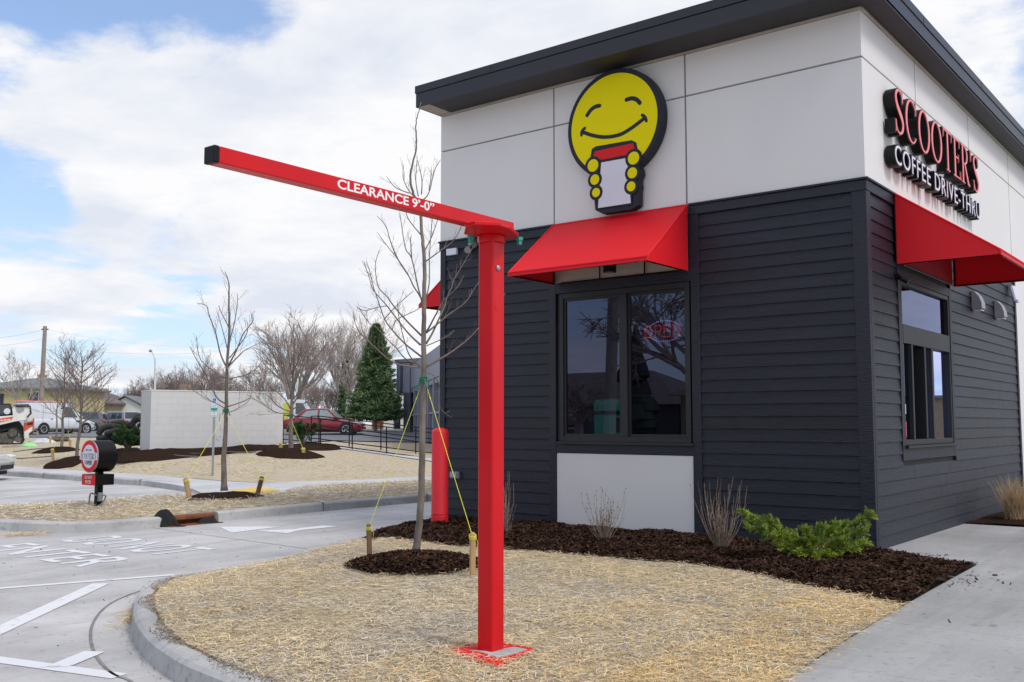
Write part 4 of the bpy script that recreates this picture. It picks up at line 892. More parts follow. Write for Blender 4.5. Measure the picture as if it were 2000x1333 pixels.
m = MB(); m.box(XR+.013, XR+.028, 11.75, 15.8, 5.18, 5.24); m.box(XR+.013, XR+.028, 11.75, 15.8, 4.71, 4.76); obj('raceway', m, 'black', ls) if False else None
m = MB()
for y in (11.76, 13.2, 13.7, 14.6): m.box(XR+.09, XR+.125, y, y+.03, 4.955, 4.962)
# service clerk seen through the serving window
def person(loc, rz, label, shirt, hair):
    root = empty('person', loc, label, 'person', rz)
    V_ = [(0, 0, .95), (0, 0, 1.12), (0, 0, 1.32), (0, 0, 1.46), (0, .01, 1.53), (0, .02, 1.60), (0, .02, 1.68), (0, .01, 1.75),
          (.17, 0, 1.40), (.22, .06, 1.15), (.16, .26, 1.06), (-.17, 0, 1.40), (-.22, .06, 1.15), (-.12, .26, 1.08), (.09, 0, .86), (.10, .02, .48), (.10, 0, .08), (-.09, 0, .86), (-.10, .02, .48), (-.10, 0, .08), (.12, .34, 1.05), (-.08, .34, 1.07), (.10, .10, .05), (-.10, .10, .05)]
    E_ = [(0, 1), (1, 2), (2, 3), (3, 4), (4, 5), (5, 6), (6, 7), (3, 8), (8, 9), (9, 10), (10, 20), (3, 11), (11, 12), (12, 13), (13, 21), (0, 14), (14, 15), (15, 16), (16, 22), (0, 17), (17, 18), (18, 19), (19, 23)]
    R_ = [.15, .13, .16, .11, .05, .07, .088, .06, .065, .045, .035, .065, .045, .035, .10, .07, .045, .10, .07, .045, .025, .025, .04, .04]
    me = bpy.data.meshes.new('body'); me.from_pydata(V_, E_, []); me.materials.append(M['skin']); me.materials.append(M[shirt]); o = bpy.data.objects.new('body', me); C.objects.link(o); o.parent = root
    o.modifiers.new('skin', 'SKIN'); sv = me.skin_vertices[0].data if me.skin_vertices else None
    if sv is None:
        bm = bmesh.new(); bm.from_mesh(me); bm.verts.layers.skin.verify(); bm.to_mesh(me); bm.free(); sv = me.skin_vertices[0].data
    for i, r in enumerate(R_): sv[i].radius = (r, r*.8 if i < 4 else r); sv[i].use_root = (i == 0)
    s_ = o.modifiers.new('s', 'SUBSURF'); s_.levels = 2; s_.render_levels = 2
    m = MB(); m.lathe([(.165, .93), (.175, 1.05), (.19, 1.25), (.20, 1.38), (.15, 1.45), (.07, 1.49)], (0, 0, 0), 16); v = [(x, y*.72, z) for x, y, z in m.v]; m.v = v; obj('shirt', m, shirt, root, local=True, smooth=True)
    m = MB(); m.lathe([(.06, 1.56), (.105, 1.62), (.112, 1.70), (.085, 1.78), (.03, 1.81)], (0, -.01, 0), 14); obj('hair', m, hair, root, local=True, smooth=True)
    return root
q = PX(1832, 830, -4.15); person((-4.10, q[1]-.15, -.05), radians(-30), 'person in a blue-grey shirt with dark hair, leaning behind the serving window', 'shirt', 'hair')

# ------------------------------------------------------------------ clearance bar
cb = empty('clearance_bar', (-3.86, 4.72, .14), 'red steel post and long arm lettered CLEARANCE 9\'-0" with a black end cap', 'clearance bar')
pw = .060; bx0, bx1 = -3.93, -3.80
obj('post', MB().box(-3.86-pw, -3.86+pw, 4.72-pw, 4.72+pw, .13, 2.70), 'red', cb, bevel=.014, seg=4)
obj('arm', MB().box(-3.875, -3.795, 2.66, 4.87, 2.745, 2.825), 'red', cb, bevel=.005, seg=2)
obj('end_cap', MB().box(-3.876, -3.794, 2.63, 2.659, 2.744, 2.826), 'black', cb, bevel=.006)
m = MB(); oc = [(-3.96, 4.57), (-3.80, 4.40), (-3.71, 4.38), (-3.61, 4.50), (-3.62, 4.60), (-3.73, 4.83), (-3.80, 4.87), (-3.94, 4.78)]; m.prism(oc, 'z', 2.722, 2.744); obj('cap_plate', m, 'red', cb, bevel=.003)
m = MB(); m.lathe([(.083, 2.675), (.087, 2.68), (.087, 2.721)], (-3.86, 4.72, 0), 36); obj('collar', m, 'red', cb, smooth=False, bevel=.004)
for (x, y) in ((-3.945, 4.62), (-3.745, 4.86)):
    m = MB(); m.lathe([(.017, 2.675), (.017, 2.70), (.024, 2.701), (.024, 2.7215)], (x, y, 0), 6); obj('bolt', m, 'signgreen', cb)
p = PX(972, 524, -3.80); m = MB(); m.lathe([(.017, 0), (.017, .008), (.010, .013)], (-3.80, p[1], p[2]), 12, 'x'); obj('bolt', m, 'steel', cb)
p = PX(971, 599, -3.80); m = MB(); m.lathe([(.025, 0), (.024, .002)], (-3.80, p[1], p[2]), 20, 'x'); obj('plug', m, 'red', cb)
a, b = PX(659, 362, -3.794), PX(848, 408, -3.794)
m = MB(); place_text(m, text_mesh('CLEARANCE 9\u2019-0\u201d', 1, .0004, .022, 1.0), (-3.7935, a[1], 2.762), (0, 1, 0), (0, 0, 1), (1, 0, 0), b[1]-a[1], .052); obj('lettering', m, 'white_paint', cb)
# painted concrete footing, slightly askew, with a bare grout patch
m = MB(); P = [G(868, 1268, .17), G(893, 1282, .17), G(972, 1302, .17), G(1043, 1268, .17), G(985, 1257, .17), G(925, 1258, .17)]; P = [(p[0], p[1]) for p in P]; m.prism(P, 'z', .05, .178)
fo = obj('footing', m, 'red_face', cb, bevel=.012); fo['label'] = 'painted concrete footing'
m = MB(); P = [G(916, 1270.5, .18), G(940, 1274, .18), G(974, 1285, .18), G(1004, 1277, .18), G(1030, 1269, .18), G(1005, 1264, .18), G(985, 1267, .18), G(950, 1272, .18)]; m.prism([(p[0], p[1]) for p in P], 'z', .17, .1815); obj('grout', m, 'kerb', fo)
# red bollard
bl = empty('bollard', (-9.06, 9.98, .12), 'thick red bollard with a domed sleeve in the mulch by the corner of the shop', 'bollard')
m = MB(); r_ = .114; m.lathe([(r_, .10), (r_, .32), (r_+.002, .325), (r_, .33), (r_, 1.42), (r_-.006, 1.445), (r_*.75, 1.47), (r_*.3, 1.485), (.01, 1.487)], (-9.06, 9.98, 0), 40); obj('sleeve', m, 'bollard', bl, smooth=True)
obj('collar', MB().lathe([(r_+.004, .12), (r_+.004, .30), (r_+.001, .305)], (-9.06, 9.98, 0), 40), 'bollard', bl)

# ------------------------------------------------------------------ trees
def limb_tube(m, pts, r0, r1, n=5):
    k = len(pts); m.tube(pts, [r0+(r1-r0)*(i/(k-1))**.8 for i in range(k)], n)
def twigs(m, rr, pts, r, dens, ln, sub=1, up_=.5, nmin=0, bud=.0):
    """short side shoots along a limb, opposite pairs, turning upward"""
    L = [Vector(p) for p in pts]; s = [0]
    for a, b in zip(L[:-1], L[1:]): s.append(s[-1]+(b-a).length)
    tot = s[-1]; n = max(nmin, int(tot*dens))
    for q in range(n):
        t = tot*(.22+.76*(q+rr.random()*.6)/max(n, 1)); t = min(t, tot*.995)
        i = max(j for j in range(len(s)) if s[j] <= t); i = min(i, len(L)-2); p = L[i].lerp(L[i+1], (t-s[i])/max(s[i+1]-s[i], 1e-6)); d = (L[i+1]-L[i]).normalized()
        side = Vector((rr.gauss(0, 1), rr.gauss(0, 1), rr.gauss(0, .5))); side = (side-d*side.dot(d)).normalized(); fr = 1-t/tot*.5
        l = ln*rr.uniform(.4, 1.25)*fr; v = (d*.65+side*.75+Vector((0, 0, up_*.5))).normalized(); P = [p]; c = p
        for k in range(3): v = (v+Vector((rr.gauss(0, .09), rr.gauss(0, .09), up_*.20))).normalized(); c = c+v*l/3; P.append(c)
        rad = r*rr.uniform(.7, 1.0); m.tube(P, [rad, rad*.85, rad*.7, rad*.5], 3)
        if bud: m.tube([P[-1], P[-1]+v*bud*1.6, P[-1]+v*bud*2.8], [rad*.6, bud*.5, .0006], 4)
        if bud and rr.random() < .7:
            mm = P[2]; m.tube([mm, mm+side*bud+Vector((0, 0, bud))], [rad, bud*.45], 3)
        if sub: twigs(m, rr, P, rad*.7, dens*1.3, ln*.45, sub-1, up_, 1 if rr.random() < .6 else 0, bud)
def pix_tree(base, D, trunk, tr, limbs, label, seed, dens=5., ln=.28, rt=.0035, group=None, bud=.007, cat='tree', extra=0, barkm='bark', twm='twig', sub=1):
    """a tree whose trunk and main limbs follow measured points, at its own distance, limbs spread in depth"""
    rr = random.Random(seed); T = [np.array(PD(x, y, D)) for x, y in trunk]; root = empty('young_tree', base, label, cat, group=group)
    T[0] = np.array(base); m = MB(); Q = smoothpts(T, 4); n = len(Q); m.tube([(q[0]+rr.gauss(0, .002), q[1]+rr.gauss(0, .002), q[2]) for q in Q], [tr[0]+(tr[1]-tr[0])*(i/(n-1))**.75+(.012*tr[0]/.05*max(0, 1-i*.8)) for i in range(n)], 12)
    obj('trunk', m, barkm, root, smooth=True)
    m = MB(); fine = MB()
    dv = Vector(fw).normalized()
    for li in limbs:
        r0 = li[0]; pts = li[1]; slope = rr.uniform(-.75, .75) if len(li) < 3 else li[2]; P = []; x0, y0 = pts[0]; acc = 0
        for i, (x, y) in enumerate(pts):
            if i: acc += math.hypot(x-pts[i-1][0], y-pts[i-1][1])/F*D
            P.append(PD(x, y, D+acc*slope))
        Q = smoothpts(P, 4); limb_tube(m, Q, r0, rt*1.1, 6)
        twigs(fine, rr, Q, rt, dens, ln, sub, .55, 2, bud)
        e = Vector(Q[-1]); v = (e-Vector(Q[-3])).normalized(); fine.tube([e, e+v*bud*2, e+v*bud*4], [rt, bud*.5, .0006], 4)
    twigs(fine, rr, Q if False else smoothpts(T[len(T)//2:], 3), rt*1.1, dens*.8, ln*.8, 1, .6, 2, bud)
    obj('limbs', m, twm, root, smooth=True); obj('twigs', fine, twm, root)
    return root
def strap(parent, p, r, D, ropes):
    """green strap round a trunk with loose ends"""
    m = MB(); p = Vector(p)
    for k in range(3):
        z = p.z-.015+k*.016; m.tube([(p.x+(r+.006)*cos(a), p.y+(r+.006)*sin(a), z+.012*sin(a*1+k)) for a in np.linspace(0, 2*pi, 15)], .008, 5)
    for e in ropes:
        v = (Vector(e)-p); v = v.normalized(); s = p+Vector((v.x, v.y, 0)).normalized()*r; m.tube([s+Vector((0, 0, .01)), s+v*.06, s+v*.13], [.009, .011, .008], 5)
    return obj('strap', m, 'strap', parent)
def stake(base, top, r, mat, label, rope_to=None, group='tree stakes', knot=True):
    st = empty('tree_stake', base, label, 'stake', group=group); b, t = Vector(base), Vector(top); d = (t-b).normalized(); x = d.orthogonal().normalized(); y = d.cross(x)
    m = MB(); v = []
    prof = [(-.1, .75), (.02, 1), ((t-b).length*.93, 1), ((t-b).length*.965, .93), ((t-b).length, .5)]
    for s_, k in prof:
        for j in range(8): a = 2*pi*j/8+.3; rr_ = r*k*(1.05 if j % 2 else 1); v.append(b+d*s_+x*cos(a)*rr_+y*sin(a)*rr_)
    f = [(i*8+j, i*8+(j+1) % 8, (i+1)*8+(j+1) % 8, (i+1)*8+j) for i in range(4) for j in range(8)]+[tuple(range(8))[::-1], tuple(range(32, 40))]
    m.add(v, f); obj('post', m, mat, st)
    if rope_to is not None:
        m = MB(); k = b+d*(t-b).length*.9; e = Vector(rope_to); rr_ = min(.0052, max(.0028, r*.11))
        c0_ = [k+d*.012*q for q in (-1, 0, 1)]
        for c in c0_: m.tube([c+x*(r+rr_)*cos(a)+y*(r+rr_)*sin(a)+d*.01*sin(a) for a in np.linspace(0, 2*pi, 13)], rr_*1.1, 5)
        mid = k.lerp(e, .5)-Vector((0, 0, (e-k).length*.004)); m.tube([k, mid, e], rr_, 6)
        if knot: m.tube([k+x*r, k+x*(r+.02)-d*.06, k+x*(r+.012)-d*.12], rr_, 4); q = e.lerp(k, .07); m.tube([q-(e-k)*.008, q, q+(e-k)*.008], [rr_*1.2, rr_*2.4, rr_*1.2], 6)
        obj('rope', m, 'rope', st)
    return st
D1 = 10.35; base1 = (-7.29, 7.66, .18)
trunk1 = [(819, 1085), (821, 1000), (824, 900), (826, 800), (827.5, 735), (828, 700), (827, 660), (828, 620), (828, 580), (829, 545), (828, 500), (825, 470), (822, 430), (820, 400), (808, 381), (801, 351), (804, 327), (812, 297), (813, 267), (812, 246), (816, 224), (823, 200)]
L_ = [(.011, [(823, 697), (806, 684), (790, 671), (766, 645), (751, 623), (738, 586), (729, 560), (722, 530), (716, 512)]),
      (.012, [(821, 674), (802, 656), (784, 635), (756, 598), (730, 568), (722, 545), (712, 515)]),
      (.012, [(823, 656), (797, 630), (772, 602), (756, 580), (739, 560), (733, 520), (740, 491)]),
      (.011, [(825, 588), (818, 575), (808, 560), (797, 537), (778, 508), (754, 478), (738, 456)], .3),
      (.009, [(797, 537), (778, 508), (762, 470), (754, 443), (738, 424)], .2),
      (.010, [(827, 600), (816, 559), (804, 505), (792, 486), (785, 445), (781, 416)]),
      (.007, [(804, 505), (802, 470), (803, 462)]),
      (.007, [(822, 459), (800, 432), (792, 413), (790, 400)]),
      (.012, [(832, 672), (844, 652), (856, 626), (868, 600), (873, 582), (883, 560), (886, 548), (900, 524), (924, 483)], .2),
      (.012, [(832, 649), (838, 640), (850, 617), (866, 588), (872, 582), (895, 560), (905, 540)], -.3),
      (.010, [(832, 651), (856, 632), (880, 612), (901, 598), (915, 583), (927, 563), (940, 545)], .1),
      (.013, [(832, 717), (859, 702), (880, 689), (906, 670), (927, 650), (950, 620), (985, 575)], .15),
      (.011, [(820, 718), (805, 717), (772, 710), (750, 695), (727, 674), (709, 657), (697, 640), (690, 618)]),
      (.009, [(820, 716), (805, 702), (796, 686), (788, 660), (779, 620), (776, 590)]),
      (.008, [(818, 712), (792, 701), (772, 678), (757, 664), (735, 640), (722, 632), (702, 604)]),
      (.006, [(835, 729), (847, 734), (858, 752), (859, 792), (866, 805), (880, 815)]),
      (.006, [(833, 676), (856, 666), (874, 657), (886, 648)]),
      (.008, [(827, 494), (840, 470), (854, 432), (858, 415)]), (.008, [(830, 512), (859, 491), (886, 470), (902, 440)]),
      (.007, [(817, 384), (812, 351), (815, 308)]), (.007, [(823, 380), (824, 351), (816, 316)]), (.008, [(822, 392), (832, 386), (840, 370), (848, 335), (859, 315)]), (.006, [(838, 372), (842, 345), (842, 328)]),
      (.007, [(812, 386), (800, 375), (788, 350), (788, 324)]), (.006, [(800, 378), (773, 367), (757, 348)]), (.008, [(829, 590), (838, 556), (839, 497), (843, 443), (846, 405)]),
      (.006, [(756, 598), (740, 600), (712, 607), (698, 600)]), (.006, [(766, 645), (775, 625), (810, 608), (822, 600)], -.6), (.006, [(751, 623), (772, 600), (800, 575), (806, 570)], -.5),
      (.006, [(727, 674), (712, 655), (706, 640), (702, 618)]), (.005, [(729, 560), (724, 540), (717, 530)])]
t1 = pix_tree(base1, D1, trunk1, (.041, .0035), L_, 'nearest bare young tree, tied with green straps and yellow ropes, left of the red post', 11, dens=8.5, ln=.20, rt=.0028, group='staked young trees', bud=.0055, sub=1)
sp1 = PD(827, 742, D1)
s1t, s1b = G(719, 1024, .72), (-7.58, 7.25, .16)
b1 = Vector(G(722, 1090, .17)); tp = Vector(PD(720, 1024, (b1-Vector(c0))@Vector(fw)))
b2 = Vector(G(923, 1122, .17)); tp2 = Vector(PD(923, 1040, (b2-Vector(c0))@Vector(fw)))
strap(t1, sp1, .030, D1, [tp, tp2])
stake(b1, tp, .027, 'stake', 'dark wooden stake with yellow rope at the left edge of the nearest mulch ring', Vector(sp1)+Vector((-.05, 0, -.1)))
stake(b2, tp2, .029, 'stake2', 'pale wooden stake tied with yellow rope just left of the red post', Vector(sp1)+Vector((.06, 0, -.1)))
# second tree, across the drive
b = G(438, 966, .15); D2 = 19.4
trunk2 = [(438, 965), (437, 900), (440, 850), (442, 793), (443, 722), (448, 646), (447, 590), (447, 554), (439, 531)]
L2 = [(.017, [(441, 715), (430, 690), (421, 650), (408, 615), (404, 598), (388, 593)]), (.018, [(441, 789), (422, 775), (401, 730), (385, 705), (372, 680)]), (.016, [(445, 717), (468, 694), (479, 684), (506, 671)], .4),
      (.017, [(447, 713), (464, 680), (474, 654), (493, 630), (494, 618)]), (.015, [(448, 740), (481, 732), (506, 715), (517, 690)]), (.013, [(444, 795), (485, 780), (491, 765)]), (.014, [(441, 740), (393, 705), (384, 659)]),
      (.014, [(441, 762), (410, 745), (385, 735)]), (.012, [(446, 690), (436, 650), (424, 610)]), (.012, [(448, 668), (458, 630), (464, 590), (463, 575)]), (.012, [(447, 640), (432, 610), (428, 600)]), (.012, [(448, 700), (478, 660), (484, 640), (482, 628)]),
      (.011, [(443, 800), (425, 790), (402, 778), (380, 765), (365, 755)]), (.010, [(442, 800), (450, 805), (478, 790), (490, 778)])]
mound(*[G(442, 975, .13)[i] for i in (0, 1)], .13, .80, .13, 'dark mulch ring under the staked tree between the drive and the parking bay', 2, ell=1.0)
t2 = pix_tree((b[0], b[1], .22), D2, trunk2, (.062, .006), L2, 'bare young staked tree on the straw strip, in front of the block wall', 12, dens=6.0, ln=.48, rt=.0046, group='staked young trees', bud=.010)
sp2 = PD(441, 802, D2); q1 = Vector(G(371, 978, .14)); q2 = Vector(G(502, 969, .16)); e1 = Vector(PD(362, 934, (q1-Vector(c0))@Vector(fw))); e2 = Vector(PD(512, 931, (q2-Vector(c0))@Vector(fw)))
strap(t2, sp2, .05, D2, [e1, e2])
stake(q1, e1, .045, 'stake2', 'leaning wooden stake left of the mulch ring of the second tree', Vector(sp2)+Vector((-.05, 0, -.1)))
stake(q2, e2, .045, 'stake', 'dark leaning stake right of the mulch ring of the second tree', Vector(sp2)+Vector((.05, 0, -.1)))
# third tree, at the right end of the block wall
h3 = hit(568, 887); D3 = (Vector(h3)-Vector(c0))@Vector(fw); mound(h3[0], h3[1], h3[2], 1.05, .18, 'mulch ring of the tree at the right end of the block wall', 3, dz=1)
trunk3 = [(568, 885), (568, 850), (569, 812), (571, 770), (573, 720), (575, 680), (577, 660)]
L3 = [(.024, [(568, 800), (556, 780), (540, 765), (520, 750), (506, 742)]), (.03, [(569, 795), (585, 770), (600, 745), (612, 722)]), (.025, [(570, 780), (560, 740), (550, 700), (540, 680)]), (.025, [(571, 770), (582, 730), (594, 700), (598, 684)]), (.02, [(568, 805), (545, 795), (525, 775), (512, 768)]),
      (.02, [(570, 800), (600, 785), (618, 765)]), (.02, [(572, 740), (566, 710), (562, 672)]), (.02, [(573, 730), (586, 690), (590, 668)]), (.02, [(568, 808), (540, 806), (515, 790), (500, 772)])]
t3 = pix_tree(h3, D3, trunk3, (.085, .012), L3, 'bare multi-branched young tree tied with a green strap, right of the block wall', 13, dens=6.5, ln=.9, rt=.0075, group='staked young trees', bud=.012, sub=2, barkm='twig')
sp3 = PD(568, 812, D3); strap(t3, sp3, .09, D3, [])
for px, py, top, mt, lb in ((592, 893, 875, 'stake2', 'short stake in the mulch ring at the right end of the block wall'), (548, 884, 865, 'stake2', 'short pale stake just off the right end of the block wall')):
    hb = hit(px, py); dd = (Vector(hb)-Vector(c0))@Vector(fw); stake(hb, PD(px, top, dd), .05, mt, lb, Vector(sp3)+Vector((0, 0, -.1)))
# two more at the left, in their mulch rings
def free_tree(px, py, top, spread, seed, label, tr=.05, nl=13, rt=.008, ln=.6, low=.28, mat='twig', group='staked young trees', name='young_tree', dens=2.6, sub=2, hb=None, up_=.5):
    hb = hb or hit(px, py); D = (Vector(hb)-Vector(c0))@Vector(fw); Ht = Vector(PD(px, top, D)).z-hb[2]; rr = random.Random(seed); root = empty(name, hb, label, 'tree', group=group)
    P = [(hb[0], hb[1], hb[2]-.05)]; x, y = hb[0], hb[1]
    for i in range(1, 8): x += rr.gauss(0, Ht*.008); y += rr.gauss(0, Ht*.008); P.append((x, y, hb[2]+Ht*i/7))
    Q = smoothpts(P, 3); n = len(Q); m = MB(); m.tube(Q, [tr*(1-.88*i/(n-1)) for i in range(n)], 8); obj('trunk', m, 'bark' if mat == 'twig' else 'trunkfar', root, smooth=True)
    m = MB(); fine = MB(); s_ = spread/F*D
    for k in range(nl):
        t = low+(.93-low)*(k+rr.random()*.5)/nl; z = hb[2]+Ht*t; i = min(int(t*(n-1)), n-1); a = k*2.4+rr.uniform(-.4, .4); l = s_*(1-(t-low)/(1-low)*.62)*rr.uniform(.8, 1.15); c = Vector(Q[i]); pts = [c]; el = .35+.5*t
        v = Vector((cos(a), sin(a), tan(el)*.8)).normalized()
        for j in range(5): v = (v+Vector((rr.gauss(0, .07), rr.gauss(0, .07), .10*up_*2))).normalized(); c = c+v*l/4.2; pts.append(c)
        limb_tube(m, pts, tr*(.40-.24*t), rt*1.2, 5); twigs(fine, rr, pts, rt, dens, ln, sub, up_, 3)
    obj('limbs', m, mat, root); obj('twigs', fine, mat, root); return root, hb, D
for px, py, lb, sd_ in ((110, 881, 'mulch ring of the farther of two bare trees at the left, behind the shop sign', 4), (139, 903, 'mulch ring of the nearer of two bare trees at the left, behind the shop sign', 5)):
    hb = hit(px, py); mound(hb[0], hb[1], hb[2], .85, .14, lb, sd_, dz=1)
ta, ha, Da = free_tree(119, 878, 672, 42, 21, 'bare tree with an upright dark crown, farther of the two at the left', tr=.06, nl=26, rt=.009, ln=1.0, dens=5.5)
tb, hb_, Db = free_tree(150, 900, 688, 72, 22, 'bare tree with a wide spreading crown, just behind the shop direction sign', tr=.06, nl=30, rt=.0085, ln=.95, low=.33, dens=5.5)
spa = Vector(ha)+Vector((0, 0, 1.55)); spb = Vector(hb_)+Vector((0, 0, 1.25)); strap(ta, spa, .05, Da, []); strap(tb, spb, .05, Db, [])
for px, py, top, sp_, lb, mt in ((104, 902, 876, spb, 'stake at the left edge of the nearer left-hand mulch ring', 'stake2'), (98, 866, 853, spa, 'stake behind the farther left-hand mulch ring', 'stake2'), (137, 877, 857, spa, 'pale stake right of the farther left-hand mulch ring', 'stake2'), (73, 853, 842, None, 'small lone stake by the track machine', 'stake2'), (147, 855, 845, None, 'small stake in front of the white van', 'stake2')):
    q = hit(px, py); dd = (Vector(q)-Vector(c0))@Vector(fw); stake(q, PD(px-(2 if px == 104 else 0), top, dd), .045, mt, lb, sp_)
free_tree(110, 861, 760, 6, 23, 'thin grey sapling trunk in front of the white van', tr=.06, nl=4, rt=.012, ln=.5, low=.6)

# dormant shrubs, junipers, dry grass
def shrub(loc, h, w, n, seed, label, rt=.0028, name='dormant_shrub', cat='shrub', group='bare shrubs in the mulch', mat='stem', buds=True, spread=.32):
    rr = random.Random(seed); root = empty(name, loc, label, cat, group=group); m = MB(); b = MB()
    for k in range(n):
        a = rr.uniform(0, 2*pi); l = h*rr.uniform(.45, 1.05) if k % 3 else h*rr.uniform(.3, .6); o_ = rr.uniform(.1, 1)*spread; c = Vector((loc[0]+rr.gauss(0, .018), loc[1]+rr.gauss(0, .018), loc[2]-.01)); v = Vector((cos(a)*o_*4.2, sin(a)*o_*4.2, 1)).normalized(); P = [c]
        for j in range(6): v = (v+Vector((rr.gauss(0, .09)-cos(a)*.03, rr.gauss(0, .09)-sin(a)*.03, .24))).normalized(); c = c+v*l/6; P.append(c)
        m.tube(P, [rt*1.4, rt*1.2, rt, rt*.9, rt*.8, rt*.7, rt*.5], 4)
        for j in range(2, 7):
            if buds and rr.random() < .75:
                q = P[j]; s_ = .0065; b.tube([q, q+Vector((rr.gauss(0, .008), rr.gauss(0, .008), s_*1.6)), q+Vector((0, 0, s_*2.8))], [.002, s_*.75, .001], 4)
        if rr.random() < .6:
            q = P[rr.randrange(1, 4)]; v = Vector((rr.gauss(0, .5), rr.gauss(0, .5), .8)).normalized(); m.tube([q, q+v*l*.14, q+(v+Vector((0, 0, .4)))*l*.26], [rt*.8, rt*.7, rt*.4], 3)
    obj('stems', m, mat, root); 
    if b.v: obj('buds', b, 'chip', root)
    return root
shrub(G(988, 1042, .18), .80, .3, 46, 31, 'bare shrub half hidden behind the red post')
shrub(G(1182, 1062, .18), .70, .3, 46, 32, 'bare shrub with dark buds in front of the pale wall panel')
shrub(G(1408, 1074, .18), .78, .3, 84, 33, 'fullest bare shrub, at the right edge of the pale wall panel', spread=.36)
for px, py, hh, lb, s_ in ((310, 880, 1.15, 'bare grey shrub at the left end of the block wall', 34), (428, 876, 1.2, 'bare shrub in front of the block wall beside the parking sign', 35), (531, 872, 1.3, 'bare shrub at the right end of the block wall', 36)):
    shrub(hit(px, py), hh, .4, 26, s_, lb, rt=.009, buds=False, spread=.16)
def juniper(loc, arms, seed, label, mat, s=1., nl=5200, blob=.22, name='juniper_shrub', leaf=.035):
    """arching sprays carrying small scale-leaf blades"""
    r_ = np.random.default_rng(seed); root = empty(name, loc, label, 'shrub', group='juniper shrubs'); m = MB(); V = []; Fc = []; k = 0
    for (dx, dy, dz, wt) in arms:
        P = smoothpts([(0, 0, .02), (dx*.35, dy*.35, dz*.30+.05*s), (dx*.72, dy*.72, dz*.72+.04*s), (dx, dy, dz)], 6); P = [(loc[0]+p[0], loc[1]+p[1], loc[2]+p[2]) for p in P]; m.tube(P, list(np.linspace(.010*s, .0025*s, len(P))), 4); A = np.array(P); n = int(nl*wt)
        sub_n = max(6, int(n/60)); L = np.linalg.norm(A[-1]-A[0]); dirm = (A[-1]-A[0])/L
        for q in range(sub_n):
            t = r_.uniform(.18, 1.0)**.8; i = min(int(t*(len(A)-1)), len(A)-2); c = A[i]+(A[i+1]-A[i])*(t*(len(A)-1)-i); dd = dirm*1.0+r_.normal(0, .33, 3)+np.array([0, 0, .10-.35*(r_.random() < .3)]); dd /= np.linalg.norm(dd); ls = blob*s*r_.uniform(.45, 1.1)*(1.15-t*.55)
            nn_ = 60; tt = r_.random(nn_)**.8; cc = c+dd*ls*tt[:, None]+r_.normal(0, .006*s, (nn_, 3)); cc[:, 2] -= .10*ls*tt**2
            ld = dd+r_.normal(0, .55, (nn_, 3)); ld /= np.linalg.norm(ld, axis=1)[:, None]; sd_ = np.cross(ld, r_.normal(0, 1, (nn_, 3))); sd_ /= np.linalg.norm(sd_, axis=1)[:, None]; ll = leaf*s*r_.uniform(.5, 1.2, (nn_, 1)); ww = leaf*.11*s
            quad = np.stack([cc-sd_*ww, cc+sd_*ww, cc+ld*ll+sd_*ww*.3, cc+ld*ll-sd_*ww*.3], 1).reshape(-1, 3); V.append(quad); Fc.append(np.arange(nn_*4).reshape(-1, 4)+k); k += nn_*4
    obj('stems', m, 'twig', root); fastobj('foliage', np.concatenate(V), np.concatenate(Fc), 4, mat, root); return root
jl = G(1590, 1093, .17); jx = lambda px, py, D=None: None
def armto(px, py, dd=0., wt=.1):
    D = (Vector(jl)-Vector(c0))@Vector(fw)+dd; p = PD(px, py, D); return (p[0]-jl[0], p[1]-jl[1], p[2]-jl[2], wt)
arms = [armto(1450, 1003, -.05, .13), armto(1462, 1030, .1, .09), armto(1498, 1020, -.15, .08), armto(1520, 1045, -.2, .08), armto(1548, 1048, .1, .08), armto(1575, 1040, -.15, .08), armto(1604, 1036, .1, .08), armto(1632, 1030, -.1, .08), armto(1650, 1028, .15, .08), armto(1698, 1006, 0, .12), armto(1685, 1040, -.1, .08), armto(1690, 1062, .1, .07), armto(1660, 1075, -.25, .08),
        armto(1560, 1085, -.3, .06), armto(1620, 1088, -.32, .07), armto(1530, 1070, -.2, .06), armto(1590, 1060, -.3, .08), armto(1640, 1060, -.2, .08), armto(1600, 1092, -.36, .05), armto(1560, 1062, -.1, .07)]
juniper(jl, arms, 41, 'bright green spreading juniper at the shop corner, with one long arm reaching left', 'junip', 1., 26000, .17, leaf=.026)
for px, py, lb, s_, sc in ((250, 884, 'dark green juniper by the left end of the block wall', 42, 2.3), (592, 872, 'dark green juniper beyond the right end of the block wall', 43, 2.3)):
    h = hit(px, py); rr = random.Random(s_); A = [(cos(a)*.5*r, sin(a)*.5*r, .75*q, .07) for a, r, q in [(rr.uniform(0, 6.28), rr.uniform(.5, 1.2), rr.uniform(.5, 1.2)) for _ in range(18)]]; juniper(h, A, s_, lb, 'junipd', sc, 2600, .12, leaf=.04)
def grass(loc, h, n, seed, label):
    rr = random.Random(seed); root = empty('dry_grass', loc, label, 'grass tuft'); m = MB()
    for k in range(n):
        a = rr.uniform(0, 2*pi); o_ = rr.uniform(.05, .55)*(1 if k % 2 else .4); l = h*rr.uniform(.5, 1.1); c = Vector((loc[0]+rr.gauss(0, .06), loc[1]+rr.gauss(0, .06), loc[2])); v = Vector((cos(a)*o_, sin(a)*o_, 1)).normalized(); P = [c]
        for j in range(5): v = (v+Vector((cos(a)*.05+rr.gauss(0, .04), sin(a)*.05+rr.gauss(0, .04), -.02))).normalized(); c = c+v*l/5; P.append(c)
        m.tube(P, [.0035, .003, .0026, .002, .0015, .0008], 3)
    obj('blades', m, 'dgrass', root); return root
g0 = (-3.10, 15.75, .16); grass(g0, .62, 420, 51, 'tawny dry ornamental grass at the right edge, beyond the walk')

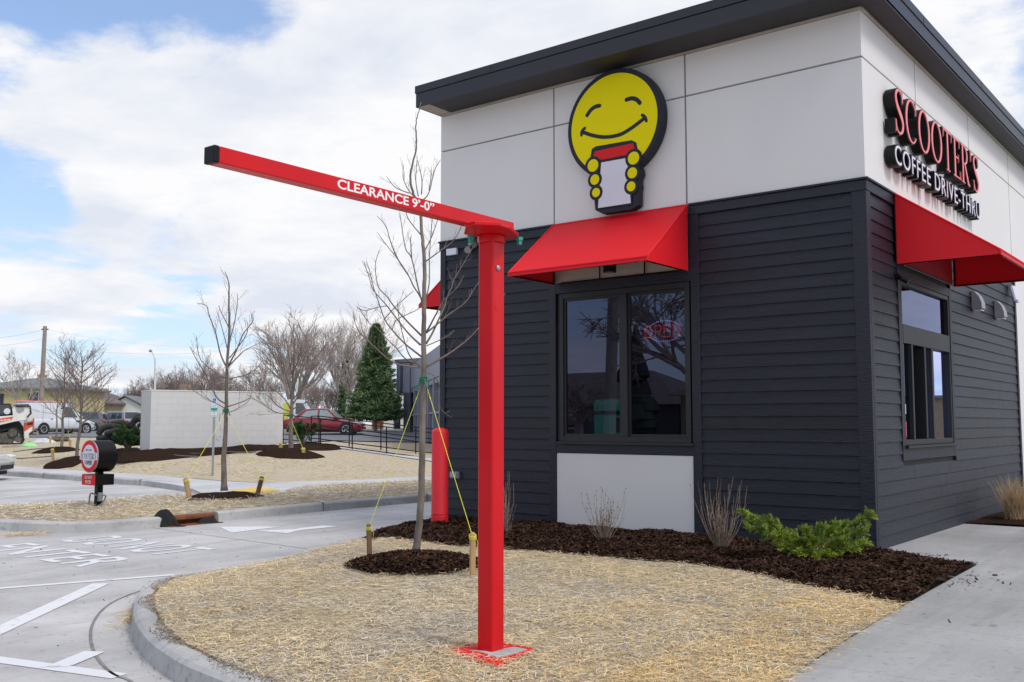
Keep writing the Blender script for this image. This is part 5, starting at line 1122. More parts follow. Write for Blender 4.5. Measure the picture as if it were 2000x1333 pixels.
# ------------------------------------------------------------------ shop direction sign (drum cabinet on a post)
pd = G(184, 990, .15); ds = empty('direction_sign', pd, 'black drum sign on a post with a round coffee face and DO NOT ENTER box', 'sign')
x0, y0, z0 = pd; Ds = (Vector(pd)-Vector(c0))@Vector(fw); k_ = Ds/F
cz = z0+(990-892)*k_+.0; Rr = 31*k_; yf = y0-.10; yb = y0+.235
m = MB(); m.lathe([(Rr-.004, 0), (Rr, .004), (Rr, yb-yf-.004), (Rr-.004, yb-yf)], (x0, yf, cz), 40, 'y'); dr = obj('drum', m, 'black', ds, smooth=False)
m = MB(); m.lathe([(Rr+.006, 0), (Rr+.006, .02)], (x0, yf-.021, cz), 40, 'y'); obj('rim', m, 'steel', dr); m = MB(); m.box(x0-Rr-.008, x0+Rr+.012, yf+.02, yb+.006, cz-.072, cz+.06); obj('waist_band', m, 'black', dr, bevel=.004)
m = MB(); m.lathe([(Rr-.004, 0), (Rr-.004, .004)], (x0, yf-.026, cz), 40, 'y'); fa = obj('face_ring', m, 'red_face', ds)
m = MB(); m.lathe([(Rr*.73, 0), (Rr*.73, .003)], (x0, yf-.030, cz), 40, 'y'); obj('face_disc', m, 'letter_white', fa); obj('face_band', MB().box(x0-Rr-.012, x0+Rr+.012, yf-.0335, yf-.0305, cz-.058, cz+.062), 'letter_white', fa)
m = MB(); serif(m, "SCOOTER'S", (x0-Rr*.92, yf-.0345, cz-.045), (1, 0, 0), (0, 0, 1), (0, -1, 0), .095, Rr*1.84, .001, grow=-.002); obj('lettering', m, 'print', fa)
m = MB(); serif(m, "COFFEE", (x0-Rr*.42, yf-.0345, cz-.135), (1, 0, 0), (0, 0, 1), (0, -1, 0), .062, Rr*.84, .001, grow=.002); place_text(m, text_mesh('EST. 1998', 1, .001, .02), (x0-Rr*.34, yf-.0345, cz+.095), (1, 0, 0), (0, 0, 1), (0, -1, 0), Rr*.68, .022); obj('lettering', m, 'print', fa)
m = MB(); m.box(x0-.05, x0+.05, y0+.02, y0+.12, z0-.05, cz-Rr+.02); obj('post', m, 'black', ds, bevel=.004)
bzt = z0+(990-927)*k_; bzb = z0+(990-948)*k_; m = MB(); m.box(x0-Rr*.88, x0+Rr*.70, y0-.10, y0+.235, bzb, bzt); bx = obj('lower_box', m, 'black', ds, bevel=.004)
obj('face_panel', MB().box(x0-Rr*.87, x0+Rr*.69, y0-.108, y0-.102, bzb+.004, bzt-.004), 'red_face', bx)
m = MB(); w_ = Rr*1.57; place_text(m, text_mesh('DO NOT', 1, 0, .01), (x0-Rr*.09-w_*.27, y0-.1095, bzb+.105), (1, 0, 0), (0, 0, 1), (0, -1, 0), w_*.54, .052); place_text(m, text_mesh('ENTER', 1, 0, .01), (x0-Rr*.09-w_*.22, y0-.1095, bzb+.028), (1, 0, 0), (0, 0, 1), (0, -1, 0), w_*.44, .052); obj('lettering', m, 'white_paint', bx)
xb_ = x0+Rr+.0125; m = MB(); q = text_mesh('no+', 1, 0, .02); place_text(m, q, (xb_, y0-.05, cz-.02), (0, 1, 0), (0, 0, 1), (1, 0, 0), .07, .032); m.box(xb_, xb_+.002, y0+.11, y0+.135, cz-.015, cz+.015); obj('small_label', m, 'white_paint', dr) if False else None
m = MB(); m.box(x0+.052, x0+.11, y0+.02, y0+.08, z0+.09, z0+.235); cbx = obj('junction_box', m, 'conduit', ds, bevel=.006)
m = MB(); m.tube(smoothpts([(x0-.10, y0-.03, z0-.03), (x0-.11, y0-.03, z0+.12), (x0-.06, y0-.03, z0+.22), (x0+.05, y0+.0, z0+.19)], 5), .013, 8); m.tube(smoothpts([(x0+.06, y0+.03, z0-.02), (x0+.10, y0+.10, z0+.08), (x0+.14, y0+.12, z0+.18), (x0+.10, y0+.05, z0+.20)], 5), .013, 8); obj('conduit', m, 'conduit', ds)
# accessible parking sign
h = G(415, 932, .13); Dh = (Vector(h)-Vector(c0))@Vector(fw); hs = empty('parking_sign', h, 'accessible parking sign on a grey steel post with a blue wheelchair symbol', 'sign', radians(52)); k_ = Dh/F
H_ = 164*k_; m = MB(); m.prism([(-.022, -.012), (.022, -.012), (.030, .012), (.016, .014), (.016, -.004), (-.016, -.004), (-.016, .014), (-.030, .012)], 'z', 0, H_+.03); obj('post', m, 'steel', hs, local=True)
zt = H_; m = MB(); m.box(-.088, .088, -.020, -.016, zt-.47, zt); pl = obj('plate', m, 'signwhite', hs, local=True, bevel=.002, seg=1)
m = MB()
def frame(x0, x1, z0, z1, w, y=-.0205):
    m.box(x0, x1, y-.0008, y, z0, z0+w); m.box(x0, x1, y-.0008, y, z1-w, z1); m.box(x0, x0+w, y-.0008, y, z0+w, z1-w); m.box(x1-w, x1, y-.0008, y, z0+w, z1-w)
frame(-.084, .084, zt-.466, zt-.004, .006); m.box(-.08, .08, -.0213, -.0205, zt-.46, zt-.395)
for t_, y_, w_, hh in (('RESERVED', zt-.07, .13, .032), ('PARKING', zt-.12, .11, .028), ('STATE PERMIT', zt-.33, .12, .018), ('REQUIRED', zt-.37, .10, .018)): place_text(m, text_mesh(t_, 1, 0, .02), (-w_/2, -.0212, y_), (1, 0, 0), (0, 0, 1), (0, -1, 0), w_, hh)
obj('print', m, 'signgreen', pl, local=True)
m = MB(); m.box(-.042, .042, -.0225, -.0208, zt-.27, zt-.145); sy = obj('symbol_plate', m, 'signblue', pl, local=True)
m = MB(); cz_ = zt-.225
m.tube([(.0+.022*cos(a), -.0232, cz_+.022*sin(a)) for a in np.linspace(2.2, 6.6, 14)], .0035, 5); m.lathe([(.008, 0), (.008, .001)], (-.006, -.0236, zt-.163), 10, 'y'); m.tube([(-.006, -.0232, zt-.175), (-.004, -.0232, zt-.212), (.016, -.0232, zt-.212), (.024, -.0232, zt-.24), (.034, -.0232, zt-.238)], .004, 5); m.tube([(-.005, -.0232, zt-.19), (.014, -.0232, zt-.19)], .0035, 5); obj('wheelchair_symbol', m, 'white_paint', sy, local=True)
m = MB(); m.box(-.088, .088, -.020, -.016, zt-.64, zt-.495); p2_ = obj('lower_plate', m, 'signwhite', hs, local=True, bevel=.002, seg=1)
m = MB(); frame(-.084, .084, zt-.636, zt-.499, .006); place_text(m, text_mesh('VAN', 1, 0, .02), (-.035, -.0212, zt-.56), (1, 0, 0), (0, 0, 1), (0, -1, 0), .07, .032); place_text(m, text_mesh('ACCESSIBLE', 1, 0, .02), (-.065, -.0212, zt-.612), (1, 0, 0), (0, 0, 1), (0, -1, 0), .13, .026); obj('print', m, 'signgreen', p2_, local=True)
# storm inlet in the far kerb with black filter cloth
si = empty('storm_inlet', (-13.3, 8.95, 0), 'rusty iron storm inlet set in the far kerb', 'storm drain')
m = MB(); m.box(-13.46, -13.28, 8.48, 9.40, .075, .145); obj('hood', m, 'rust', si, bevel=.02); m = MB(); m.box(-13.47, -13.40, 8.50, 9.38, -.02, .074); m.box(-13.40, -13.28, 8.48, 8.50, .0, .074); m.box(-13.40, -13.28, 9.38, 9.40, 0, .074); obj('throat', m, 'rust', si); m = MB(); [m.box(-13.39+i*.05, -13.37+i*.05, 8.5, 9.38, .004, .012) for i in range(6)]; obj('grate', m, 'rust', si)
def cloth(P, h, seed, label, name='filter_cloth', mat='fabric'):
    """crumpled cloth: a ridge polyline of points with heights"""
    rr = random.Random(seed); V = []; nu, nv = 16, 10
    for i in range(nu+1):
        for j in range(nv+1):
            u, v = i/nu, j/nv; x = P[0][0]*(1-u)+P[1][0]*u; y = P[0][1]*(1-u)+P[1][1]*u; off = (v-.5)*P[2]; prof = max(0, 1-abs(v-.45)*2.1)**.8*(sin(pi*min(1, u*1.1+.05))**.7)
            V.append((x+off+rr.gauss(0, .006), y+rr.gauss(0, .008), P[3]+h*prof+rr.gauss(0, .007)))
    f = [(i*(nv+1)+j, (i+1)*(nv+1)+j, (i+1)*(nv+1)+j+1, i*(nv+1)+j+1) for i in range(nu) for j in range(nv)]; m = MB(); m.add(V, f); o = obj(name, m, mat, smooth=False, subs=1); return tag(o, label, 'cloth')
cloth(((-13.42, 8.38), (-13.14, 8.72), .26, .008), .28, 61, 'tall crumpled black filter cloth at the left end of the storm inlet')
cloth(((-13.22, 9.05), (-13.16, 9.42), .16, .006), .10, 62, 'low crumpled black cloth at the right end of the storm inlet')
# block wall
wa, wb = hit(292, 883), hit(552, 873.5); wa, wb = Vector(PD(292, 882, 30)), Vector(PD(552, 873.5, 32.3)); dv = (wb-wa); L_w = Vector((dv.x, dv.y)).length; an = atan2(dv.y, dv.x); hw = 118.5*30/F
bw = empty('block_wall', (wa.x, wa.y, wa.z-.1), 'long pale grey painted concrete-block enclosure', 'wall', an)
m = MB(); nb_ = 9; ch = (hw+.0)/nb_; rr = random.Random(3)
def courses(m, ax, a, b, y0, y1):
    for i in range(nb_+1):
        z0_ = .1+(i-1)*ch; x = a-(.2 if i % 2 else 0)
        while x < b-.01:
            e = min(x+.4, b); s_ = max(x, a)
            if e-s_ > .02:
                P = (s_+.003, e-.003); 
                if ax == 'x': m.box(P[0], P[1], y0, y1, z0_+.003, z0_+ch-.003)
                else: m.box(y0, y1, P[0], P[1], z0_+.003, z0_+ch-.003)
            x += .4
courses(m, 'x', 0, L_w, 0, .19); courses(m, 'y', .195, 1.3, 0, .19); courses(m, 'y', .195, 1.3, L_w-.19, L_w)
obj('blocks', m, 'block', bw, local=True); m = MB(); m.box(.0045, L_w-.0045, .0045, .18, -.2, hw+.09); m.box(.0035, .18, .18, 1.29, -.2, hw+.09); m.box(L_w-.18, L_w-.0035, .18, 1.29, -.2, hw+.09); obj('mortar', m, 'block', bw, local=True)
m = MB(); m.box(-.015, L_w+.015, -.015, .205, hw+.1, hw+.13); m.box(-.015, .205, .206, 1.31, hw+.1, hw+.13); m.box(L_w-.205, L_w+.015, .206, 1.31, hw+.1, hw+.13); obj('coping', m, 'whitewall', bw, local=True)
# black filter socks piled at the left of the wall
def sock(P, r, k):
    o = obj('filter_sock', MB().tube(smoothpts(P, 5), [r*.55]+[r*(1+.07*sin(i*2.3+k)) for i in range((len(P)-1)*5-1)]+[r*.55], 12), 'sleeve', smooth=True); return o
SD = 33.5
def sp(x, y, dd=0): return PD(x, y, SD+dd)
socks = [([(192, 868), (210, 864), (232, 862), (255, 866), (278, 864)], 0, 'long bottom filter sock of the pile, lying flat'), ([(189, 858), (205, 855), (225, 851), (240, 854)], -.1, 'bottom left filter sock of the pile'),
         ([(192, 850), (200, 838), (215, 833), (232, 835), (244, 842)], 0, 'arched filter sock at the left shoulder of the pile'), ([(205, 849), (225, 842), (250, 845), (262, 852)], -.3, 'filter sock across the middle front of the pile'), ([(218, 829), (232, 826), (248, 829), (262, 836)], .2, 'filter sock on the top left of the pile'),
         ([(246, 848), (262, 842), (276, 848)], .1, 'short filter sock at the right middle of the pile'), ([(258, 836), (260, 826), (266, 820), (277, 818)], .1, 'filter sock bent upward against the wall'), ([(261, 824), (270, 814), (279, 813)], .4, 'topmost filter sock, against the wall'), ([(234, 862), (250, 856), (272, 858), (279, 862)], -.3, 'filter sock at the bottom right by the wall'), ([(264, 834), (268, 842), (279, 846)], -.2, 'short curved filter sock beside the wall'), ([(176, 868), (190, 866), (202, 868)], -.3, 'small filter sock end poking out at the far left of the pile')]
for i, (P, dd, lb) in enumerate(socks): o = sock([sp(x, y, dd) for x, y in P], .105, i); tag(o, lb, 'filter sock', 'piled filter socks')
# irrigation pipe on the ground
def groundpipe(px, r, label, lift=.03, name='pipe'):
    P = [hit(x, y) for x, y in px]; P = [(p[0], p[1], p[2]+lift) for p in P]; return tag(obj(name, MB().tube(smoothpts(P, 5), r, 6), 'cable', smooth=True), label, 'pipe')
groundpipe([(270, 886), (300, 882.5), (318, 885), (340, 889), (380, 889.5), (430, 888), (480, 888), (500, 885)], .025, 'grey pipe lying along the mulch in front of the block wall', .04)
groundpipe([(205, 884), (240, 885.5), (280, 887), (320, 891), (350, 895), (386, 896)], .025, 'grey pipe running from the shop sign toward the parking sign', .04)
groundpipe([(26, 884), (50, 881), (72, 878), (100, 876)], .02, 'thin dark hose across the straw at the left edge', .02, 'hose'); groundpipe([(26, 899), (60, 896), (100, 894)], .02, 'second thin hose, nearer, across the straw at the left edge', .02, 'hose')
# two guard rails along the ramp
def railing(tops, bots, D_, label, mids):
    P = [Vector(PD(x, y, d)) for (x, y), d in zip(bots, D_)]; T = [Vector(PD(x, y, d)) for (x, y), d in zip(tops, D_)]
    r = empty('guard_rail', P[0], label, 'railing', group='black ramp railings')
    for p, t in zip(P[:-1] if mids else P, T): obj('post', MB().tube([p-Vector((0, 0, .1)), t], .024, 8), 'black', r)
    for k, f in enumerate((1., .68, .36, .05) if False else (1., .62, .08)):
        obj('rail', MB().tube([p.lerp(t, f) for p, t in zip(P, T)], .022, 8), 'black', r)
    return r
railing([(553, 811), (626, 818), (688, 827), (755, 834.5), (860, 848)], [(553, 862), (626, 871), (688, 879.5), (755, 888.5), (860, 903)], [41, 39.4, 38.9, 38.5, 37.6], 'nearer black railing along the sloping ramp, from the block wall to the kiosk', False)
railing([(608, 813.5), (623, 813), (682, 820), (744, 826.5), (812, 834.5), (870, 841)], [(608, 860), (623, 861.5), (682, 869.5), (744, 877), (812, 886), (870, 892)], [41.5, 41.3, 41, 40.5, 40, 39.6], 'farther black railing along the sloping ramp, starting behind the red car', False)

# ------------------------------------------------------------------ vehicles
def wheel(root, x, y, r, side, w=.2):
    m = MB(); m.lathe([(r*.62, 0), (r*.93, 0), (r, .03), (r, w-.03), (r*.93, w), (r*.62, w)], (x, y if side > 0 else y-w, r), 28, 'y'); ty = obj('wheel', m, 'tyre', root, local=True, smooth=False)
    yo = y+w-.03 if side > 0 else y-w+.03; m = MB()
    m.lathe([(r*.70, -.012), (r*.70, .012)], (x, yo, r), 24, 'y'); 
    rim = obj('rim', m, 'dull_black', ty, local=True); m = MB()
    for k in range(5):
        a = 2*pi*k/5+.3; c, s = cos(a), sin(a); ya, yb = yo+side*.013, yo+side*.03
        q = [(x+c*r*.12-s*r*.11, r+s*r*.12+c*r*.11), (x+c*r*.64-s*r*.18, r+s*r*.64+c*r*.18), (x+c*r*.64+s*r*.18, r+s*r*.64-c*r*.18), (x+c*r*.12+s*r*.11, r+s*r*.12-c*r*.11)]; m.prism(q, 'y', min(ya, yb), max(ya, yb))
    m.tube([(x+cos(t)*r*.64, yo+side*.02, r+sin(t)*r*.64) for t in np.linspace(0, 2*pi, 21)], r*.05, 5); obj('spokes', m, 'rim', rim, local=True)
def ring_loft(m, st, rows):
    """st: list of (x, [(y,z)...] half section from bottom centre to top centre)"""
    n = len(st[0][1]); v = []; k = 2*n
    for x, h in st:
        v += [(x, y, z) for y, z in h]+[(x, -y, z) for y, z in h[::-1]]
    f = [(i*k+j, i*k+(j+1) % k, (i+1)*k+(j+1) % k, (i+1)*k+j) for i in range(len(st)-1) for j in range(k)]
    f += [tuple(range(k)), tuple(range((len(st)-1)*k, len(st)*k))]; m.add(v, f)
def car(name, loc, rz, label, cat, paint, L=4.5, W=1.78, H_=1.46, kind='sedan', glassm='carglass', wr=.32, group=None):
    root = empty(name, loc, label, cat, rz, group); w = W/2; h = L/2; zb = .20; belt = H_*.60
    if kind == 'sedan': hood = belt*.92; prof = [(-h, .42, belt*.86, .80), (-h+.06, .30, belt*.98, .90), (-h+.5, zb, belt*1.04, .97), (-h+1.2, zb, belt*1.03, 1), (0, zb, belt, 1), (h-1.4, zb, belt*1.0, 1), (h-1.0, zb, hood, .985), (h-.45, zb, hood*.90, .94), (h-.12, .25, hood*.76, .84), (h, .32, hood*.60, .70)]
    elif kind == 'suv': hood = belt*1.02; prof = [(-h, .40, belt*.95, .86), (-h+.07, .30, belt*1.04, .94), (-h+.5, zb, belt*1.05, .98), (0, zb, belt, 1), (h-1.45, zb, belt*1.0, 1), (h-1.0, zb, hood, .985), (h-.4, zb, hood*.93, .94), (h-.08, .28, hood*.80, .84), (h, .36, hood*.62, .74)]
    else: hood = .98; belt = 1.12; prof = [(-h, .34, belt, .96), (-h+.06, .28, belt, 1), (-h+.6, .30, belt, 1), (0, .30, belt, 1), (h-1.5, .30, belt, 1), (h-1.05, .30, hood*1.07, .99), (h-.4, .30, hood*.97, .95), (h-.08, .32, hood*.82, .88), (h, .38, hood*.66, .80)]
    m = MB(); st = []
    for x, z0, z1, k in prof: ww = w*k; st.append((x, [(0, z0), (ww*.90, z0), (ww*.985, z0+.10), (ww, (z0+z1)/2), (ww*.985, z1-.10), (ww*.93, z1-.02), (ww*.6, z1+.015), (0, z1+.025)]))
    ring_loft(m, st, 0); obj('body', m, paint, root, local=True, smooth=True, subs=1)
    bl_ = belt-.03
    if kind == 'sedan': g = [(-h+.62, bl_+.05), (-h+1.30, H_-.05), (-h+1.75, H_), (-.1, H_), (.35, H_-.035), (h-1.30, bl_+.01)]; side = [[(-h+1.0, bl_+.08), (-h+1.40, H_-.14), (-h+1.95, H_-.09), (-.22, H_-.085), (-.26, bl_+.07)], [(-.16, bl_+.07), (-.12, H_-.085), (.30, H_-.12), (h-1.52, bl_+.06)]]
    elif kind == 'suv': g = [(-h+.14, bl_+.05), (-h+.34, H_-.05), (-h+.6, H_), (-.1, H_), (.30, H_-.03), (h-1.28, bl_+.01)]; side = [[(-h+.48, bl_+.10), (-h+.62, H_-.13), (-h+1.15, H_-.10), (-h+1.2, bl_+.08)], [(-h+1.28, bl_+.08), (-h+1.24, H_-.10), (-.22, H_-.085), (-.26, bl_+.07)], [(-.16, bl_+.07), (-.12, H_-.085), (.26, H_-.12), (h-1.5, bl_+.06)]]
    else: g = [(-h+.02, bl_), (-h+.05, H_-.06), (-h+.3, H_), (h-2.3, H_), (h-1.95, H_-.05), (h-1.10, bl_+.02)]; side = [[(h-2.55, bl_+.06), (h-2.55, H_-.25), (h-2.05, H_-.27), (h-1.50, bl_+.05)]]
    m = MB(); st = []
    tw = .80 if kind != 'van' else .90
    def yw(z): t = min(1, max(0, (z-bl_)/(H_-bl_))); return w*(.945*(1-t)+tw*t)
    for x, z in g:
        z = max(z, bl_+.02); st.append((x, [(0, bl_-.1), (w*.90, bl_-.1), (w*.945, bl_), (yw(bl_*.5+z*.5), bl_*.5+z*.5), (yw(z)-.015, z-.03*(z > bl_+.1)), (yw(z)*.88, z), (0, z+.015)]))
    ring_loft(m, st, 0); obj('roof', m, paint, root, local=True, smooth=False, bevel=.03)
    for sgn in (1, -1):
        for P in side:
            v = [(x, sgn*(yw(z)+.006), z) for x, z in P]; v2 = [(x, sgn*(yw(z)-.006), z) for x, z in P]; k = len(P); m = MB(); m.add(v+v2, [tuple(range(k)), tuple(range(k, 2*k))]+[(i, (i+1) % k, k+(i+1) % k, k+i) for i in range(k)]); obj('side_window', m, glassm, root, local=True)
    def pane(a, b, nm, ins=.10, ex=.012):
        (xa, za), (xb, zb_) = a, b; d = Vector((xb-xa, 0, zb_-za)); n = Vector((-d.z, 0, d.x)).normalized()*ex*(1 if nm == 'rear_window' else -1); n = n if n.z > 0 else -n; m = MB(); za2, zb2 = za+(zb_-za)*.08, zb_-(zb_-za)*.04; xa2, xb2 = xa+(xb-xa)*.08, xb-(xb-xa)*.04
        v = [Vector((xa2, -(yw(za2)-ins), za2)), Vector((xa2, yw(za2)-ins, za2)), Vector((xb2, yw(zb2)-ins, zb2)), Vector((xb2, -(yw(zb2)-ins), zb2))]; m.add([p+n for p in v]+[p-n*.4 for p in v], [(0, 1, 2, 3), (4, 7, 6, 5), (0, 1, 5, 4), (1, 2, 6, 5), (2, 3, 7, 6), (3, 0, 4, 7)]); obj(nm, m, glassm, root, local=True)
    pane(g[0], g[1], 'rear_window'); pane((g[-1][0], g[-1][1]+.02), g[-2], 'windshield')
    xr, xf = -h+(.95 if kind != 'van' else 1.1), h-(.90 if kind != 'van' else .85)
    for sgn in (1, -1):
        for x in (xr, xf):
            m = MB(); m.lathe([(wr+.07, 0), (wr+.07, .02)], (x, sgn*(w+.002)-.01, wr+.015), 26, 'y'); obj('wheel_arch', m, 'dull_black', root, local=True); wheel(root, x, sgn*(w-.20), wr, sgn, .215)
        m = MB(); zt = prof[1][2]*.86; m.prism([(-h-.01, zt-.13), (-h+.25, zt-.10), (-h+.28, zt+.04), (-h+.02, zt+.04)], 'y', sgn*(w*.62) if sgn > 0 else -w*.955, w*.955 if sgn > 0 else -w*.62); obj('tail_light', m, 'tail', root, local=True, bevel=.015)
        zf_ = hood*.80; m = MB(); m.prism([(h-.10, zf_-.12), (h-.34, zf_-.07), (h-.55, zf_+.04), (h-.26, zf_+.045), (h-.10, zf_-.0)], 'y', w*.55 if sgn > 0 else -w*.955, w*.955 if sgn > 0 else -w*.55); hl = obj('headlight', m, 'headl', root, local=True, bevel=.02)
        m = MB(); m.box(h-.60, h-.54, sgn*w*.9-.02, sgn*w*.9+.02, zf_-.05, zf_-.01)
        m = MB(); m.box(g[-1][0]-.25, g[-1][0]-.10, sgn*(w+.02)-.09, sgn*(w+.02)+.09, belt-.01, belt+.12); obj('mirror', m, paint, root, local=True, bevel=.03)
        for P in side[-2:]:
            x = P[0][0]+.22 if kind != 'van' else h-2.4; m = MB(); m.box(x-.09, x+.07, sgn*(w*.965)-.02, sgn*(w*.965)+.02, belt-.14, belt-.11); obj('door_handle', m, paint, root, local=True)
        m = MB(); m.box(-h+1.45, h-1.45, sgn*(w*.99)-.006, sgn*(w*.99)+.006, zb+.05, zb+.07)
    m = MB(); m.box(h-.05, h+.01, -w*.45, w*.45, .30, .42); m.box(h-.22, h-.10, -w*.3, w*.3, hood*.62, hood*.70); obj('grille', m, 'dull_black', root, local=True, bevel=.01)
    m = MB(); m.box(-h-.012, -h+.02, -.26, .26, .52, .66); obj('plate', m, 'signwhite', root, local=True); obj('underbody', MB().box(-h+.3, h-.3, -w*.85, w*.85, .14, .26), 'dull_black', root, local=True)
    return root
IR = (cos(YAW), sin(YAW))
def at_px(px, D): x, y = flatpt(px, D); return (x, y, terr(x, y)+.03)
car('red_sedan', at_px(634, 55.5), YAW-radians(1), 'dark red sedan parked in front of the tall spruce, behind the ramp railings', 'car', 'p_red', 4.55, 1.76, 1.46, 'sedan', 'carglass2')
vn = car('white_van', at_px(107, 68), YAW+radians(60), 'white cargo van with a pink ladder on its roof, behind the track machine', 'van', 'p_white', 5.2, 2.0, 2.12, 'van', wr=.36)
m = MB(); m.box(-2.7, 1.1, .52, .58, 2.22, 2.28); m.box(-2.7, 1.1, .18, .24, 2.22, 2.28); [m.box(-2.6+i*.3, -2.57+i*.3, .24, .52, 2.235, 2.265) for i in range(13)]; obj('ladder', m, 'pink', vn, local=True)
m = MB(); [m.box(x, x+.04, -.8, .8, 2.13, 2.20) for x in (-2.2, -.6, .8)]; obj('roof_rack', m, 'steel', vn, local=True)
m = MB(); [m.box(x, x+.16, -1.012, -.998, 1.0, 1.08) for x in (-1.0, -.3)]; [m.box(x, x+.012, -1.006, -.998, .45, 2.0) for x in (-1.6, .35)]; obj('door_seam', m, 'lampw', vn, local=True)
car('grey_suv', at_px(152, 84), YAW+pi+radians(12), 'dark grey SUV between the white van and the silver SUV', 'car', 'p_grey', 4.7, 1.9, 1.68, 'suv', wr=.36)
car('silver_suv', at_px(229, 86), YAW+pi-radians(32), 'silver SUV seen from the rear, above the pile of black filter socks', 'car', 'p_silver', 4.5, 1.85, 1.70, 'suv', wr=.35)
fr_ = flatpt(27, 27.0); rzc = YAW+radians(6); car('sand_car', (fr_[0]-cos(rzc)*2.3+.3*sin(rzc), fr_[1]-sin(rzc)*2.3-.3*cos(rzc), .0), rzc, 'beige car whose front corner enters at the left edge, over the parking bay kerb', 'car', 'p_sand', 4.6, 1.8, 1.45, 'sedan')
wv = car('painted_van', at_px(580, 74), YAW-radians(4), 'white van with a lime and orange graphic, behind the red sedan', 'van', 'p_white', 5.4, 2.0, 2.25, 'van', wr=.36)
m = MB(); m.prism([(-1.55, .9), (-1.2, 1.5), (-.9, 2.0), (-.1, 2.0), (0, 1.3), (-.5, .8)], 'y', -1.012, -.95); obj('graphic', m, 'lime2', wv, local=True)
m = MB(); m.box(-2.5, -1.85, -1.006, -.95, 1.25, 1.75); obj('rear_side_window', m, 'carglass2', wv, local=True)
# compact track loader at the left edge
SD_ = 50.; sb = flatpt(20, SD_); sz = terr(*sb); kk = SD_/F; kx = kk*.89
tl = empty('track_loader', (sb[0], sb[1], sz), 'white and red compact track loader with muddy rubber tracks at the left edge', 'loader', YAW+radians(25))
def q(px, py): return ((px-20)*kx, (868-py)*kk)
def slab(m, P, y0, y1): m.prism([q(*p) for p in P], 'y', y0, y1)
for y0 in (-.95, .55):
    m = MB(); out = smoothpts([q(*p)+(0,) for p in [(-45, 850), (-44, 862), (-36, 867), (-10, 867.5), (25, 867.5), (41, 867), (47, 862), (47, 855), (41, 845), (34, 837), (28, 836), (10, 839), (-15, 843), (-38, 846), (-45, 850)]], 4)
    P2 = [np.array(p[:2]) for p in out]; c_ = np.mean(P2, axis=0); inn = [p+(c_-p)/np.linalg.norm(c_-p)*.07 for p in P2]
    for i in range(len(P2)-1): m.prism([tuple(P2[i]), tuple(P2[i+1]), tuple(inn[i+1]), tuple(inn[i])], 'y', y0, y0+.40)
    for i in range(0, len(P2)-1, 1):
        d = P2[i+1]-P2[i]; l = np.linalg.norm(d)
        if l > .02: d /= l; n_ = np.array((d[1], -d[0])); n_ = n_ if n_@(P2[i]-c_) > 0 else -n_; a = P2[i]; m.prism([tuple(a), tuple(a+d*min(.05, l)), tuple(a+d*min(.05, l)+n_*.03), tuple(a+n_*.03)], 'y', y0, y0+.40)
    tr_ = obj('track', m, 'tyre', tl, local=True)
    m = MB(); slab(m, [(-30, 860), (-28, 852), (5, 845), (24, 843), (36, 852), (40, 861)], y0+.1, y0+.3); obj('track_frame', m, 'dirt', tr_, local=True)
    m = MB()
    for (px, py, r) in ((27, 845, .21), (38, 858, .16), (-30, 857, .2), (-18, 862, .12), (-8, 862, .12), (2, 862, .12), (12, 862, .12), (22, 862, .12)): c = q(px, py); m.lathe([(r, 0), (r, .03), (r*.5, .05), (r*.5, .39), (r, .40)], (c[0], y0, c[1]), 16, 'y')
    obj('rollers', m, 'dirt', tr_, local=True)
m = MB(); slab(m, [(-30, 846), (-28, 815), (26, 815), (40, 826), (46, 835), (46, 846)], -.5, .5); obj('chassis', m, 'dull_black', tl, local=True)
m = MB(); slab(m, [(-45, 832), (-45, 818), (26, 812), (24, 800), (30, 793), (58, 794), (60, 810), (55, 818), (49, 821), (30, 824), (0, 831), (-20, 836)], -.93, -.80); slab(m, [(-45, 818), (26, 812), (30, 793), (58, 794), (60, 810), (49, 821), (0, 831)], .80, .93); la = obj('lift_arm', m, 'skidwhite', tl, local=True, bevel=.02)
m = MB(); slab(m, [(-45, 830), (-45, 825), (22, 815), (27, 814), (24, 820), (0, 826)], -.945, -.932); st_ = obj('stripe', m, 'skidred', la, local=True)
m = MB(); v0 = q(3, 823.5); place_text(m, text_mesh('Bobcat', 1, 0, .02), (v0[0], -.948, v0[1]), (.985, 0, .17), (-.17, 0, .985), (0, -1, 0), 17*kk, 3.2*kk); obj('lettering', m, 'white_paint', st_, local=True)
m = MB(); slab(m, [(32, 799), (38, 796), (47, 797), (47, 803), (38, 808), (33, 805)], -.95, -.935); obj('arm_opening', m, 'p_silver', la, local=True)
m = MB(); slab(m, [(-40, 818), (-36, 789), (19, 789), (23, 800), (26, 812), (-10, 816)], -.62, .62); cbn = obj('cab', m, 'dull_black', tl, local=True, bevel=.04)
m = MB(); slab(m, [(-20, 812), (-18, 792), (18, 792), (21, 806), (22, 809)], -.64, -.625); obj('cab_window', m, 'darkglass', cbn, local=True)
m = MB(); c = q(14, 804); m.lathe([(.15, 0), (.15, .01)], (c[0], -.65, c[1]), 16, 'y'); obj('cab_sticker', m, 'p_white', cbn, local=True)
m = MB(); m.tube([q(30, 794.5)[0:1]+(-.97,)+q(30, 794.5)[1:], q(59, 794)[0:1]+(-.97,)+q(59, 794)[1:], q(61, 808)[0:1]+(-.97,)+q(61, 808)[1:], q(54, 815)[0:1]+(-.97,)+q(54, 815)[1:]], .045, 6); obj('hydraulic_hose', m, 'dull_black', la, local=True)
m = MB(); slab(m, [(47, 833), (48, 821), (66, 817), (68, 840), (58, 847), (58, 857), (49, 857)], -.6, .6); rd_ = obj('rear_door', m, 'skidwhite', tl, local=True, bevel=.02)
